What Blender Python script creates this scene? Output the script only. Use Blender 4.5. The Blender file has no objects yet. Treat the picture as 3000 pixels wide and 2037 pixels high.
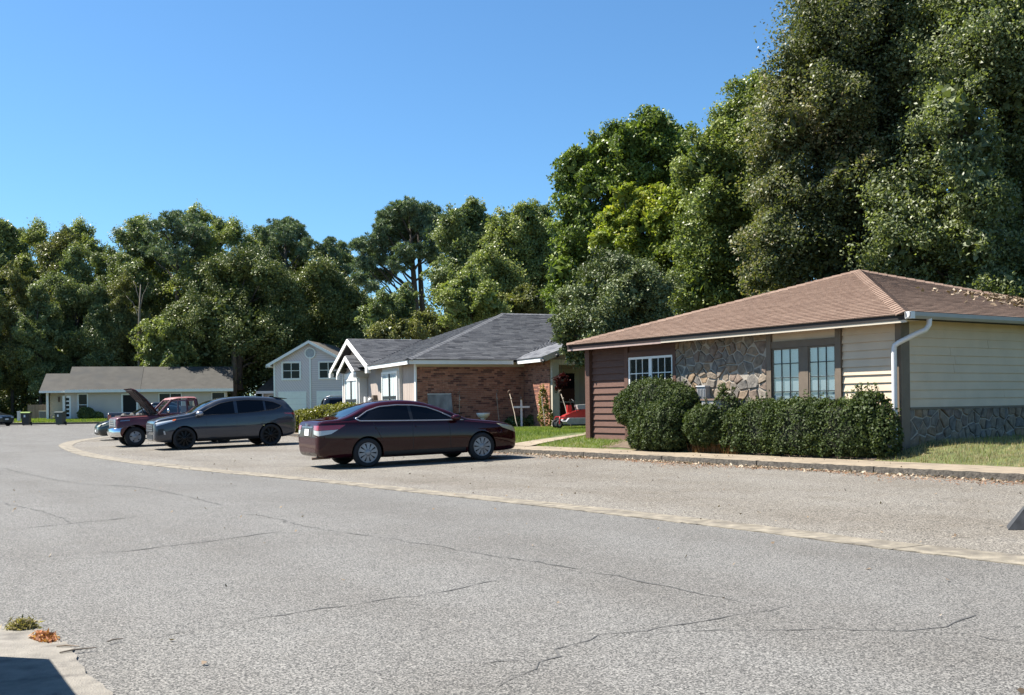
import bpy, math, random
import numpy as np
from mathutils import Vector, Matrix
from mathutils.bvhtree import BVHTree

rnd = random.Random(7)
R = math.radians
scene = bpy.context.scene
COL = scene.collection

# ------------------------------------------------------------------ camera, sky, sun, exposure
EYE, FOC, ROLL, HOR = 1.4, 3100.0, 0.0133, 167.0
cam_data = bpy.data.cameras.new('camera')
cam_data.sensor_width = 36.0
cam_data.lens = 36.0 * FOC / 3000.0
cam_data.shift_y = HOR / 3000.0
cam_data.clip_start, cam_data.clip_end = 0.1, 3000.0
cam = bpy.data.objects.new('camera', cam_data)
COL.objects.link(cam)
cam.matrix_world = Matrix.Translation((0, 0, EYE)) @ Matrix.Rotation(R(90), 4, 'X') @ Matrix.Rotation(-ROLL, 4, 'Z')
scene.camera = cam

SUN_EL, SUN_AZ = R(53.5), math.atan2(-0.97, 0.24)      # azimuth from +Y towards +X
world = bpy.data.worlds.new('World')
scene.world = world
world.use_nodes = True
wn = world.node_tree
for n in list(wn.nodes):
    wn.nodes.remove(n)
w_out = wn.nodes.new('ShaderNodeOutputWorld')
w_bg = wn.nodes.new('ShaderNodeBackground')
w_sky = wn.nodes.new('ShaderNodeTexSky')
w_sky.sky_type = 'NISHITA'
w_sky.sun_disc = False
w_sky.sun_elevation, w_sky.sun_rotation = SUN_EL, SUN_AZ
w_sky.altitude, w_sky.air_density, w_sky.dust_density, w_sky.ozone_density = 0.0, 1.0, 0.35, 4.0
w_bg.inputs['Strength'].default_value = 0.058
w_tint = wn.nodes.new('ShaderNodeMix')            # the camera's vivid blue: one even tint over the whole sky
w_tint.data_type, w_tint.blend_type = 'RGBA', 'MULTIPLY'
w_tint.inputs[0].default_value = 1.0
w_tint.inputs[7].default_value = (0.70, 1.01, 1.17, 1.0)
wn.links.new(w_sky.outputs['Color'], w_tint.inputs[6])
wn.links.new(w_tint.outputs[2], w_bg.inputs['Color'])
wn.links.new(w_bg.outputs['Background'], w_out.inputs['Surface'])

sun_data = bpy.data.lights.new('sun', 'SUN')
sun_data.energy, sun_data.angle, sun_data.color = 5.0, R(0.53), (1.0, 0.945, 0.85)
sun = bpy.data.objects.new('sun', sun_data)
COL.objects.link(sun)
SUN_DIR = Vector((math.sin(SUN_AZ) * math.cos(SUN_EL), math.cos(SUN_AZ) * math.cos(SUN_EL), math.sin(SUN_EL)))
sun.rotation_euler = SUN_DIR.to_track_quat('Z', 'Y').to_euler()
sun.location = (-30, 10, 60)

scene.view_settings.view_transform = 'Standard'
scene.view_settings.look = 'None'
scene.view_settings.exposure = 1.4
scene.view_settings.gamma = 1.0
scene.view_settings.use_curve_mapping = False
scene.render.engine = 'CYCLES'
scene.cycles.max_bounces = 8
scene.cycles.transparent_max_bounces = 16
scene.cycles.caustics_reflective = False
scene.cycles.caustics_refractive = False

# ------------------------------------------------------------------ design helpers
def at(xd, yd, D):
    """a point at depth D (metres) in the direction measured on the photograph (2324 wide)"""
    dx, dy = xd * 1.2909 - 1500, yd * 1.2909 - 1018.5
    u, v = dx - ROLL * dy, ROLL * dx + dy - HOR
    return Vector((u * D / FOC, D, EYE - v * D / FOC))

def rad(rd, D):
    return rd * 1.2909 * D / FOC

# ------------------------------------------------------------------ materials
def new_mat(name):
    m = bpy.data.materials.new(name)
    m.use_nodes = True
    nt = m.node_tree
    return m, nt, nt.nodes['Principled BSDF']

def mat(name, col, rough=0.7, metal=0.0, var=0.0, vscale=8.0, bump=0.0, bscale=60.0, coat=0.0, spec=0.5, stain=None, sscale=1.5, stretch=None):
    m, nt, b = new_mat(name)
    c4 = (*col, 1.0)
    b.inputs['Base Color'].default_value = c4
    b.inputs['Roughness'].default_value = rough
    b.inputs['Metallic'].default_value = metal
    b.inputs['Specular IOR Level'].default_value = spec
    b.inputs['Coat Weight'].default_value = coat
    b.inputs['Coat Roughness'].default_value = 0.04
    geo = None
    if var or bump or stain:
        geo = nt.nodes.new('ShaderNodeNewGeometry')
        src = geo.outputs['Position']
        if stretch:
            mp = nt.nodes.new('ShaderNodeMapping')
            mp.inputs['Scale'].default_value = stretch
            nt.links.new(src, mp.inputs['Vector'])
            src = mp.outputs['Vector']
    cur = None
    if var:
        n1 = nt.nodes.new('ShaderNodeTexNoise')
        n1.inputs['Scale'].default_value = vscale
        n1.inputs['Detail'].default_value = 6
        nt.links.new(src, n1.inputs['Vector'])
        cr = nt.nodes.new('ShaderNodeValToRGB')
        cr.color_ramp.elements[0].position, cr.color_ramp.elements[1].position = 0.3, 0.7
        cr.color_ramp.elements[0].color = (*[x * (1 - var) for x in col], 1)
        cr.color_ramp.elements[1].color = (*[min(1, x * (1 + var)) for x in col], 1)
        nt.links.new(n1.outputs['Fac'], cr.inputs['Fac'])
        cur = cr.outputs['Color']
        nt.links.new(cur, b.inputs['Base Color'])
    if stain:
        n3 = nt.nodes.new('ShaderNodeTexNoise')
        n3.inputs['Scale'].default_value = sscale
        n3.inputs['Detail'].default_value = 8
        nt.links.new(src, n3.inputs['Vector'])
        r3 = nt.nodes.new('ShaderNodeValToRGB')
        r3.color_ramp.elements[0].position, r3.color_ramp.elements[1].position = 0.52, 0.72
        nt.links.new(n3.outputs['Fac'], r3.inputs['Fac'])
        mx = nt.nodes.new('ShaderNodeMix')
        mx.data_type = 'RGBA'
        nt.links.new(r3.outputs['Color'], mx.inputs[0])
        if cur is not None:
            nt.links.new(cur, mx.inputs[6])
        else:
            mx.inputs[6].default_value = c4
        mx.inputs[7].default_value = (*stain, 1)
        nt.links.new(mx.outputs[2], b.inputs['Base Color'])
    if bump:
        n2 = nt.nodes.new('ShaderNodeTexNoise')
        n2.inputs['Scale'].default_value = bscale
        n2.inputs['Detail'].default_value = 5
        nt.links.new(src, n2.inputs['Vector'])
        bp = nt.nodes.new('ShaderNodeBump')
        bp.inputs['Strength'].default_value = bump
        bp.inputs['Distance'].default_value = 0.02
        nt.links.new(n2.outputs['Fac'], bp.inputs['Height'])
        nt.links.new(bp.outputs['Normal'], b.inputs['Normal'])
    return m

def asphalt(name, dark, mid, light, patch, patch2, speck=95.0):
    m, nt, b = new_mat(name)
    L = nt.links.new
    geo = nt.nodes.new('ShaderNodeNewGeometry')
    P = geo.outputs['Position']
    vo = nt.nodes.new('ShaderNodeTexVoronoi')
    vo.inputs['Scale'].default_value = speck
    L(P, vo.inputs['Vector'])
    sep = nt.nodes.new('ShaderNodeSeparateColor')
    L(vo.outputs['Color'], sep.inputs[0])
    cr = nt.nodes.new('ShaderNodeValToRGB')
    e = cr.color_ramp.elements
    e[0].position, e[0].color = 0.05, (*dark, 1)
    e[1].position, e[1].color = 0.95, (*light, 1)
    x = e.new(0.45); x.color = (*mid, 1)
    L(sep.outputs[0], cr.inputs['Fac'])
    # dark pits between the chips of stone
    n0 = nt.nodes.new('ShaderNodeTexNoise'); n0.inputs['Scale'].default_value = speck * 0.55; n0.inputs['Detail'].default_value = 3
    L(P, n0.inputs['Vector'])
    r0 = nt.nodes.new('ShaderNodeValToRGB')
    r0.color_ramp.elements[0].position, r0.color_ramp.elements[0].color = 0.34, (0.30, 0.30, 0.31, 1)
    r0.color_ramp.elements[1].position, r0.color_ramp.elements[1].color = 0.5, (1, 1, 1, 1)
    L(n0.outputs['Fac'], r0.inputs['Fac'])
    mu = nt.nodes.new('ShaderNodeMix'); mu.data_type = 'RGBA'; mu.blend_type = 'MULTIPLY'; mu.inputs[0].default_value = 1
    L(cr.outputs['Color'], mu.inputs[6]); L(r0.outputs['Color'], mu.inputs[7])
    cur = mu.outputs[2]
    for sc, colr, lo, hi, amt, sx in ((0.35, patch, 0.45, 0.75, 0.75, 1.0), (1.3, patch2, 0.5, 0.8, 0.6, 1.0), (6.0, patch, 0.55, 0.75, 0.35, 1.0)):
        n1 = nt.nodes.new('ShaderNodeTexNoise'); n1.inputs['Scale'].default_value = sc; n1.inputs['Detail'].default_value = 7
        n1.inputs['Roughness'].default_value = 0.6
        L(P, n1.inputs['Vector'])
        r1 = nt.nodes.new('ShaderNodeMapRange'); r1.inputs[1].default_value = lo; r1.inputs[2].default_value = hi; r1.inputs[4].default_value = amt
        L(n1.outputs['Fac'], r1.inputs[0])
        mx = nt.nodes.new('ShaderNodeMix'); mx.data_type = 'RGBA'; mx.blend_type = 'MULTIPLY'
        L(r1.outputs[0], mx.inputs[0]); L(cur, mx.inputs[6]); mx.inputs[7].default_value = (*colr, 1)
        cur = mx.outputs[2]
    # wear running along the street
    m1 = nt.nodes.new('ShaderNodeMapping'); m1.inputs['Rotation'].default_value = (0, 0, R(-123.5)); L(P, m1.inputs['Vector'])
    m2 = nt.nodes.new('ShaderNodeMapping'); m2.inputs['Scale'].default_value = (0.10, 0.75, 1.0); L(m1.outputs['Vector'], m2.inputs['Vector'])
    n4 = nt.nodes.new('ShaderNodeTexNoise'); n4.inputs['Scale'].default_value = 1.0; n4.inputs['Detail'].default_value = 6
    L(m2.outputs['Vector'], n4.inputs['Vector'])
    r4 = nt.nodes.new('ShaderNodeMapRange'); r4.inputs[1].default_value = 0.42; r4.inputs[2].default_value = 0.70; r4.inputs[4].default_value = 0.55
    L(n4.outputs['Fac'], r4.inputs[0])
    x4 = nt.nodes.new('ShaderNodeMix'); x4.data_type = 'RGBA'; x4.blend_type = 'MULTIPLY'
    L(r4.outputs[0], x4.inputs[0]); L(cur, x4.inputs[6]); x4.inputs[7].default_value = (*patch, 1)
    cur = x4.outputs[2]
    L(cur, b.inputs['Base Color'])
    b.inputs['Roughness'].default_value = 0.82
    b.inputs['Specular IOR Level'].default_value = 0.35
    bp = nt.nodes.new('ShaderNodeBump'); bp.inputs['Strength'].default_value = 0.55; bp.inputs['Distance'].default_value = 0.01
    L(sep.outputs[0], bp.inputs['Height']); L(bp.outputs['Normal'], b.inputs['Normal'])
    return m

def leaf_mat(name, stops, rough=0.52, trans=0.32, spec=0.26):
    """foliage: each leaf carries its own shade (face attribute 'shade'), read through a ramp"""
    m, nt, b = new_mat(name)
    L = nt.links.new
    a = nt.nodes.new('ShaderNodeAttribute'); a.attribute_name = 'shade'
    cr = nt.nodes.new('ShaderNodeValToRGB')
    e = cr.color_ramp.elements
    e[0].position, e[0].color = stops[0][0], (*stops[0][1], 1)
    e[1].position, e[1].color = stops[-1][0], (*stops[-1][1], 1)
    for p, c in stops[1:-1]:
        x = e.new(p); x.color = (*c, 1)
    L(a.outputs['Fac'], cr.inputs['Fac'])
    L(cr.outputs['Color'], b.inputs['Base Color'])
    b.inputs['Roughness'].default_value = rough
    b.inputs['Specular IOR Level'].default_value = spec
    tr = nt.nodes.new('ShaderNodeBsdfTranslucent')
    g = nt.nodes.new('ShaderNodeMix'); g.data_type = 'RGBA'; g.blend_type = 'MULTIPLY'; g.inputs[0].default_value = 1
    g.inputs[7].default_value = (1.35, 1.5, 0.5, 1)
    L(cr.outputs['Color'], g.inputs[6]); L(g.outputs[2], tr.inputs['Color'])
    mx = nt.nodes.new('ShaderNodeMixShader'); mx.inputs[0].default_value = trans
    L(b.outputs[0], mx.inputs[1]); L(tr.outputs[0], mx.inputs[2])
    L(mx.outputs[0], nt.nodes['Material Output'].inputs['Surface'])
    return m

def glass_mat(name, tint=(0.75, 0.8, 0.82), refl=0.12, blend=0.12):
    m, nt, b = new_mat(name)
    nt.nodes.remove(b)
    L = nt.links.new
    t = nt.nodes.new('ShaderNodeBsdfTransparent'); t.inputs['Color'].default_value = (*tint, 1)
    g = nt.nodes.new('ShaderNodeBsdfGlossy'); g.inputs['Roughness'].default_value = 0.03
    f = nt.nodes.new('ShaderNodeLayerWeight'); f.inputs['Blend'].default_value = blend
    ad = nt.nodes.new('ShaderNodeMath'); ad.operation = 'ADD'; ad.inputs[1].default_value = refl; ad.use_clamp = True
    L(f.outputs['Fresnel'], ad.inputs[0])
    ge = nt.nodes.new('ShaderNodeNewGeometry')                      # reflect on the outer face of the pane only
    fr = nt.nodes.new('ShaderNodeMath'); fr.operation = 'SUBTRACT'; fr.inputs[0].default_value = 1.0
    L(ge.outputs['Backfacing'], fr.inputs[1])
    mu = nt.nodes.new('ShaderNodeMath'); mu.operation = 'MULTIPLY'
    L(ad.outputs[0], mu.inputs[0]); L(fr.outputs[0], mu.inputs[1])
    mx = nt.nodes.new('ShaderNodeMixShader')
    L(mu.outputs[0], mx.inputs[0]); L(t.outputs[0], mx.inputs[1]); L(g.outputs[0], mx.inputs[2])
    L(mx.outputs[0], nt.nodes['Material Output'].inputs['Surface'])
    return m

def diagonal_siding(name, col, angle, scale):
    m, nt, b = new_mat(name)
    L = nt.links.new
    tc = nt.nodes.new('ShaderNodeTexCoord')
    mp = nt.nodes.new('ShaderNodeMapping'); mp.inputs['Rotation'].default_value = (0, angle, 0)
    L(tc.outputs['Object'], mp.inputs['Vector'])
    wv = nt.nodes.new('ShaderNodeTexWave'); wv.bands_direction = 'Z'; wv.wave_profile = 'SAW'; wv.inputs['Scale'].default_value = scale
    L(mp.outputs['Vector'], wv.inputs['Vector'])
    cr = nt.nodes.new('ShaderNodeValToRGB')
    cr.color_ramp.elements[0].position, cr.color_ramp.elements[0].color = 0.0, (*[c * 0.62 for c in col], 1)
    cr.color_ramp.elements[1].position, cr.color_ramp.elements[1].color = 0.25, (*col, 1)
    L(wv.outputs['Fac'], cr.inputs['Fac']); L(cr.outputs['Color'], b.inputs['Base Color'])
    bp = nt.nodes.new('ShaderNodeBump'); bp.inputs['Strength'].default_value = 0.5; bp.inputs['Distance'].default_value = 0.03
    L(wv.outputs['Fac'], bp.inputs['Height']); L(bp.outputs['Normal'], b.inputs['Normal'])
    b.inputs['Roughness'].default_value = 0.7
    return m

M = {}
M['road'] = asphalt('road_asphalt', (0.042, 0.041, 0.038), (0.142, 0.137, 0.128), (0.29, 0.279, 0.258), (0.76, 0.735, 0.71), (0.84, 0.82, 0.79), 120.0)
M['lot'] = asphalt('lot_asphalt', (0.058, 0.052, 0.044), (0.176, 0.160, 0.137), (0.36, 0.333, 0.287), (0.72, 0.675, 0.62), (0.78, 0.735, 0.67), 95.0)
M['concrete'] = mat('worn_concrete', (0.1980, 0.1725, 0.1320), 0.88, var=0.38, vscale=6, bump=0.6, bscale=60, stain=(0.1012, 0.0880, 0.0722), sscale=2.6)
M['walk'] = mat('pavement_concrete', (0.2365, 0.1898, 0.1348), 0.88, var=0.2, vscale=4, bump=0.4, bscale=60, stain=(0.1540, 0.1238, 0.0908), sscale=1.1)
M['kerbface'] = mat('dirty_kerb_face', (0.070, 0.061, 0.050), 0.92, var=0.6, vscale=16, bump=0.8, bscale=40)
M['nearconc'] = mat('near_concrete', (0.1955, 0.1785, 0.1530), 0.88, var=0.18, vscale=9, bump=0.5, bscale=90, stain=(0.0850, 0.0765, 0.0680), sscale=5)
M['crack'] = mat('crack', (0.078, 0.076, 0.073), 0.95, var=.45, vscale=9)
M['soil'] = mat('soil', (0.105, 0.075, 0.05), 0.95, var=0.4, vscale=6, bump=0.6, bscale=30)
M['lawn'] = mat('lawn_soil', (0.0806, 0.0992, 0.0279), 0.9, var=0.4, vscale=5, bump=0.7, bscale=60, stain=(0.1240, 0.0992, 0.0496), sscale=2.5)
M['farground'] = mat('far_ground', (0.085, 0.08, 0.045), 0.95, var=0.5, vscale=0.4)
M['beige'] = mat('beige_paint', (0.53, 0.415, 0.298), 0.6, var=0.07, vscale=2.2, bump=0.1, bscale=120)
M['brown'] = mat('brown_paint', (0.108, 0.057, 0.042), 0.7, var=0.12, vscale=6, bump=0.25, bscale=60, stretch=(1, 1, 6), spec=0.25)
M['trim'] = mat('taupe_trim', (0.1300, 0.0983, 0.0699), 0.65, var=0.1, vscale=6, bump=0.15)
M['fascia'] = mat('dark_fascia', (0.036, 0.032, 0.030), 0.7, spec=0.15, var=0.1, vscale=4)
M['fasciabrown'] = mat('brown_fascia', (0.028, 0.019, 0.018), 0.75, spec=0.15, var=0.1, vscale=4)
M['cream'] = mat('cream_trim', (0.4950, 0.4350, 0.3450), 0.6)
M['pinkish'] = mat('faded_pink_trim', (0.3220, 0.2380, 0.2100), 0.7, var=0.1)
M['white'] = mat('white_paint', (0.78, 0.77, 0.74), 0.5, var=0.04, vscale=4)
M['gutterwhite'] = mat('gutter_white', (0.5920, 0.5920, 0.6000), 0.4, var=0.05, vscale=5)
M['guttergrey'] = mat('gutter_grey', (0.2750, 0.2695, 0.2585), 0.45, var=0.08, vscale=3)
M['mortar'] = mat('mortar', (0.3378, 0.2981, 0.2484), 0.95, var=0.15, vscale=20, bump=0.5)
M['brickmortar'] = mat('brick_mortar', (0.40, 0.30, 0.21), 0.95, var=0.15, vscale=20, bump=0.4)
for i, c in enumerate(((0.34, 0.150, 0.095), (0.30, 0.128, 0.082), (0.37, 0.175, 0.115), (0.265, 0.115, 0.075), (0.13, 0.055, 0.042))):
    M['brick%d' % i] = mat('brick_%d' % i, c, 0.85, var=0.18, vscale=14, bump=0.3)
for i, c in enumerate(((0.205, 0.165, 0.125), (0.175, 0.150, 0.124), (0.225, 0.170, 0.120), (0.150, 0.136, 0.120), (0.175, 0.132, 0.104), (0.215, 0.152, 0.098))):
    M['stone%d' % i] = mat('stone_%d' % i, c, 0.88, var=0.36, vscale=9, bump=0.8, bscale=22, spec=0.25)
for i, c in enumerate(((0.198, 0.135, 0.103), (0.186, 0.126, 0.096), (0.210, 0.145, 0.111), (0.172, 0.115, 0.087))):
    M['shb%d' % i] = mat('brown_shingle_%d' % i, c, 0.92, var=0.25, vscale=26, bump=0.3, bscale=150, spec=0.2)
for i, c in enumerate(((0.118, 0.121, 0.132), (0.096, 0.099, 0.110), (0.136, 0.139, 0.149), (0.070, 0.072, 0.082))):
    M['shg%d' % i] = mat('grey_shingle_%d' % i, c, 0.88, var=0.25, vscale=26, bump=0.3, bscale=150, spec=0.25)
M['roofdeck'] = mat('roof_underlay', (0.06, 0.05, 0.045), 0.9)
M['greydeck'] = mat('grey_roof_underlay', (0.045, 0.047, 0.055), 0.9)
M['oldroof'] = mat('old_grey_roof', (0.0430, 0.0404, 0.0352), 0.9, var=0.2, vscale=1.2, bump=0.3, bscale=20, stain=(0.0312, 0.0312, 0.0299), sscale=0.7)
M['oldroof2'] = mat('old_grey_roof_lighter', (0.0495, 0.0456, 0.0391), 0.9, var=0.2, vscale=1.5, bump=0.3, bscale=20)
M['tanroof'] = mat('tan_roof', (0.0840, 0.0693, 0.0546), 0.9, var=0.2, vscale=2)
M['farwall'] = mat('far_white_wall', (0.55, 0.47, 0.415), 0.7, var=0.06, vscale=0.8)
M['farcream'] = mat('far_cream_wall', (0.5625, 0.4875, 0.3750), 0.7, var=0.05)
M['boardwall'] = mat('board_siding', (0.3655, 0.3017, 0.2635), 0.7, var=0.1, vscale=5, stretch=(1, 1, 0.2))
M['palepanel'] = mat('pale_panel', (0.56, 0.55, 0.53), 0.6, var=0.05)
M['soffit'] = mat('soffit', (0.42, 0.38, 0.31), 0.7)
M['graydiag'] = diagonal_siding('grey_diagonal_siding', (0.66, 0.57, 0.585), R(-52), 1.6)
M['grayhoriz'] = diagonal_siding('grey_horizontal_siding', (0.61, 0.53, 0.55), 0.0, 1.6)
M['glass'] = glass_mat('window_glass', (0.85, 0.89, 0.9), 0.16)
M['thinglass'] = glass_mat('thin_window_glass', (0.95, 0.96, 0.96), 0.0, 0.06)
M['engine'] = mat('engine_grime', (0.05, 0.045, 0.04), 0.7)
M['stake'] = mat('dry_cane', (0.27, 0.225, 0.175), 0.8, var=0.3, vscale=20)
M['dimglass'] = glass_mat('dim_window_glass', (0.7, 0.72, 0.72), 0.0)
M['clearglass'] = glass_mat('clear_glass', (0.8, 0.86, 0.88), 0.1)
M['darkwin'] = mat('dark_glass', (0.004, 0.005, 0.008), 0.04, spec=0.25)
M['dark'] = mat('dark_interior', (0.01, 0.01, 0.011), 0.9)
M['blind'] = mat('white_blind', (0.80, 0.83, 0.85), 0.6)
M['curtain'] = mat('pale_curtain', (0.55, 0.60, 0.60), 0.9, var=0.3, vscale=12, stretch=(1, 1, 0.05))
M['black'] = mat('black_frame', (0.012, 0.012, 0.013), 0.45)
M['blackmetal'] = mat('black_metal', (0.02, 0.018, 0.016), 0.5, metal=0.5)
M['rust'] = mat('rusty_iron', (0.16, 0.105, 0.075), 0.8, var=0.4, vscale=30)
M['oldwood'] = mat('weathered_wood', (0.2100, 0.1650, 0.1240), 0.85, var=0.3, vscale=5, stretch=(1, 1, 0.1))
M['greyboard'] = mat('grey_stained_board', (0.19, 0.185, 0.175), 0.8, var=0.55, vscale=4, stretch=(1, 1, 0.25))
M['ceramic'] = mat('pale_ceramic', (0.66, 0.63, 0.57), 0.35, var=0.05)
M['greymetal'] = mat('grey_metal', (0.33, 0.34, 0.35), 0.5, metal=0.3, var=0.15)
M['binblack'] = mat('black_bin_plastic', (0.018, 0.02, 0.021), 0.5)
M['bingreen'] = mat('green_bin_plastic', (0.028, 0.042, 0.037), 0.5)
M['binlid'] = mat('green_bin_lid', (0.17, 0.24, 0.055), 0.45)
M['tyre'] = mat('tyre_rubber', (0.016, 0.016, 0.017), 0.85)
M['well'] = mat('wheel_well', (0.008, 0.008, 0.008), 0.95)
M['rim'] = mat('silver_rim', (0.27, 0.27, 0.275), 0.4, metal=0.3)
M['blackrim'] = mat('black_rim', (0.006, 0.006, 0.007), 0.3, spec=0.25)
M['chrome'] = mat('chrome', (0.75, 0.76, 0.78), 0.12, metal=1.0)
M['satin'] = mat('satin_trim', (0.36, 0.37, 0.40), 0.3, metal=0.7)
M['maroon'] = mat('maroon_paint', (0.026, 0.0024, 0.0046), 0.5, metal=0.0, coat=0.85, spec=0.0)
M['suvpaint'] = mat('slate_paint', (0.038, 0.043, 0.055), 0.4, metal=0.2, coat=1.0, spec=0.2)
M['greenpaint'] = mat('dark_green_paint', (0.012, 0.02, 0.022), 0.3, metal=0.3, coat=1.0)
M['blackpaint'] = mat('black_paint', (0.010, 0.011, 0.013), 0.3, coat=1.0)
M['truckpaint'] = mat('faded_maroon_paint', (0.0918, 0.0150, 0.0184), 0.42, var=0.25, vscale=3, coat=0.35)
M['trucktop'] = mat('oxidised_maroon', (0.2205, 0.0840, 0.0840), 0.6, var=0.3, vscale=4)
M['underhood'] = mat('hood_underside', (0.045, 0.026, 0.022), 0.8, var=0.6, vscale=9)
M['redlamp'] = mat('red_lamp', (0.32, 0.012, 0.018), 0.12, coat=1.0)
M['clearlamp'] = mat('clear_lamp', (0.4340, 0.4340, 0.4340), 0.12, coat=1.0)
M['yellowlamp'] = mat('hazed_lamp', (0.42, 0.38, 0.24), 0.25, coat=0.6)
M['darklamp'] = mat('smoked_lamp', (0.42, 0.46, 0.50), 0.15, metal=0.0, coat=1.0)
M['amber'] = mat('amber_lamp', (0.6, 0.13, 0.02), 0.2, coat=1.0)
M['plate'] = mat('licence_plate', (0.7, 0.7, 0.68), 0.4)
M['plastic'] = mat('black_plastic', (0.018, 0.018, 0.019), 0.6)
M['mowerred'] = mat('mower_red', (0.42, 0.022, 0.02), 0.35, coat=0.5)
M['seat'] = mat('grey_vinyl', (0.30, 0.29, 0.28), 0.6)
M['bark'] = mat('bark', (0.075, 0.06, 0.048), 0.95, var=0.35, vscale=8, bump=0.8, bscale=14, stretch=(1, 1, 0.3))
M['paletrunk'] = mat('pale_bark', (0.17, 0.145, 0.115), 0.95, var=0.3, vscale=8, bump=0.6, bscale=14, stretch=(1, 1, 0.3))
M['oakA'] = leaf_mat('oak_leaf_browning', ((0, (0.060, 0.072, 0.034)), (0.5, (0.135, 0.150, 0.070)), (0.8, (0.205, 0.190, 0.098)), (1, (0.29, 0.225, 0.135))), 0.45, 0.30, 0.32)
M['oakB'] = leaf_mat('oak_leaf_green', ((0, (0.0677, 0.0830, 0.0424)), (0.55, (0.1692, 0.1970, 0.0936)), (1, (0.3384, 0.3526, 0.1784))), 0.45, 0.30, 0.32)
M['mid'] = leaf_mat('mid_green_leaf', ((0, (0.0720, 0.0946, 0.0314)), (0.6, (0.1862, 0.2266, 0.0706)), (1, (0.3490, 0.3645, 0.1216))), 0.38, 0.25)
M['ivy'] = leaf_mat('vine_leaf', ((0, (0.0634, 0.0913, 0.0250)), (0.6, (0.1651, 0.2178, 0.0553)), (1, (0.3067, 0.3629, 0.0927))), 0.42, 0.25)
M['yellow'] = leaf_mat('yellowing_leaf', ((0, (0.0810, 0.1148, 0.0220)), (0.5, (0.1958, 0.2362, 0.0450)), (0.85, (0.3375, 0.3443, 0.0600)), (1, (0.4860, 0.4185, 0.0700))), 0.46, 0.34, 0.25)
M['holly'] = leaf_mat('grey_green_leaf', ((0, (0.0534, 0.0679, 0.0282)), (0.6, (0.1295, 0.1586, 0.0683)), (1, (0.2590, 0.2912, 0.1354))), 0.46, 0.14, 0.3)
M['pine'] = leaf_mat('pine_needle', ((0, (0.0741, 0.1037, 0.0606)), (0.6, (0.1523, 0.1970, 0.1105)), (1, (0.2750, 0.3215, 0.1695))), 0.5, 0.12)
M['hardA'] = leaf_mat('hardwood_leaf', ((0, (0.0780, 0.0996, 0.0452)), (0.6, (0.1806, 0.2198, 0.0944)), (1, (0.3282, 0.3526, 0.1518))), 0.42, 0.2)
M['hardB'] = leaf_mat('hardwood_leaf_browner', ((0, (0.0804, 0.0871, 0.0356)), (0.6, (0.1862, 0.1950, 0.0749)), (1, (0.3279, 0.3070, 0.1070))), 0.42, 0.2)
M['hardC'] = leaf_mat('hardwood_leaf_light', ((0, (0.1190, 0.1452, 0.0574)), (0.6, (0.2463, 0.2800, 0.1026)), (1, (0.4104, 0.4252, 0.1600))), 0.42, 0.25)
M['dense'] = leaf_mat('dense_dark_leaf', ((0, (0.0593, 0.0726, 0.0285)), (0.6, (0.1311, 0.1597, 0.0571)), (1, (0.2539, 0.2738, 0.0981))), 0.45, 0.12)
M['hedge'] = leaf_mat('clipped_hedge_leaf', ((0, (0.028, 0.04, 0.015)), (0.6, (0.062, 0.086, 0.03)), (1, (0.135, 0.155, 0.06))), 0.55, 0.2, 0.14)
M['hedgeY'] = leaf_mat('yellow_hedge_leaf', ((0, (0.0769, 0.0853, 0.0160)), (0.6, (0.1667, 0.1649, 0.0267)), (1, (0.2949, 0.2444, 0.0445))), 0.42, 0.25)
M['grass'] = leaf_mat('grass_blade', ((0, (0.0810, 0.1283, 0.0243)), (0.55, (0.1688, 0.2295, 0.0405)), (0.85, (0.2565, 0.2835, 0.0675)), (1, (0.4050, 0.3375, 0.1485))), 0.5, 0.3, 0.3)
M['drygrass'] = leaf_mat('dry_grass_blade', ((0, (0.15, 0.13, 0.055)), (0.5, (0.30, 0.25, 0.125)), (1, (0.46, 0.37, 0.23))), 0.6, 0.25, 0.3)
M['redgrass'] = leaf_mat('reddish_dry_grass', ((0, (0.13, 0.06, 0.02)), (0.5, (0.24, 0.12, 0.045)), (1, (0.36, 0.23, 0.10))), 0.6, 0.2, 0.3)
M['litter'] = leaf_mat('fallen_leaf', ((0, (0.12, 0.08, 0.05)), (0.5, (0.27, 0.205, 0.14)), (1, (0.46, 0.38, 0.28))), 0.7, 0.05, 0.3)
M['flower'] = leaf_mat('red_flowers', ((0, (0.0275, 0.0044, 0.0044)), (0.6, (0.0770, 0.0083, 0.0110)), (1, (0.0275, 0.0303, 0.0083))), 0.6, 0.1)

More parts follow.
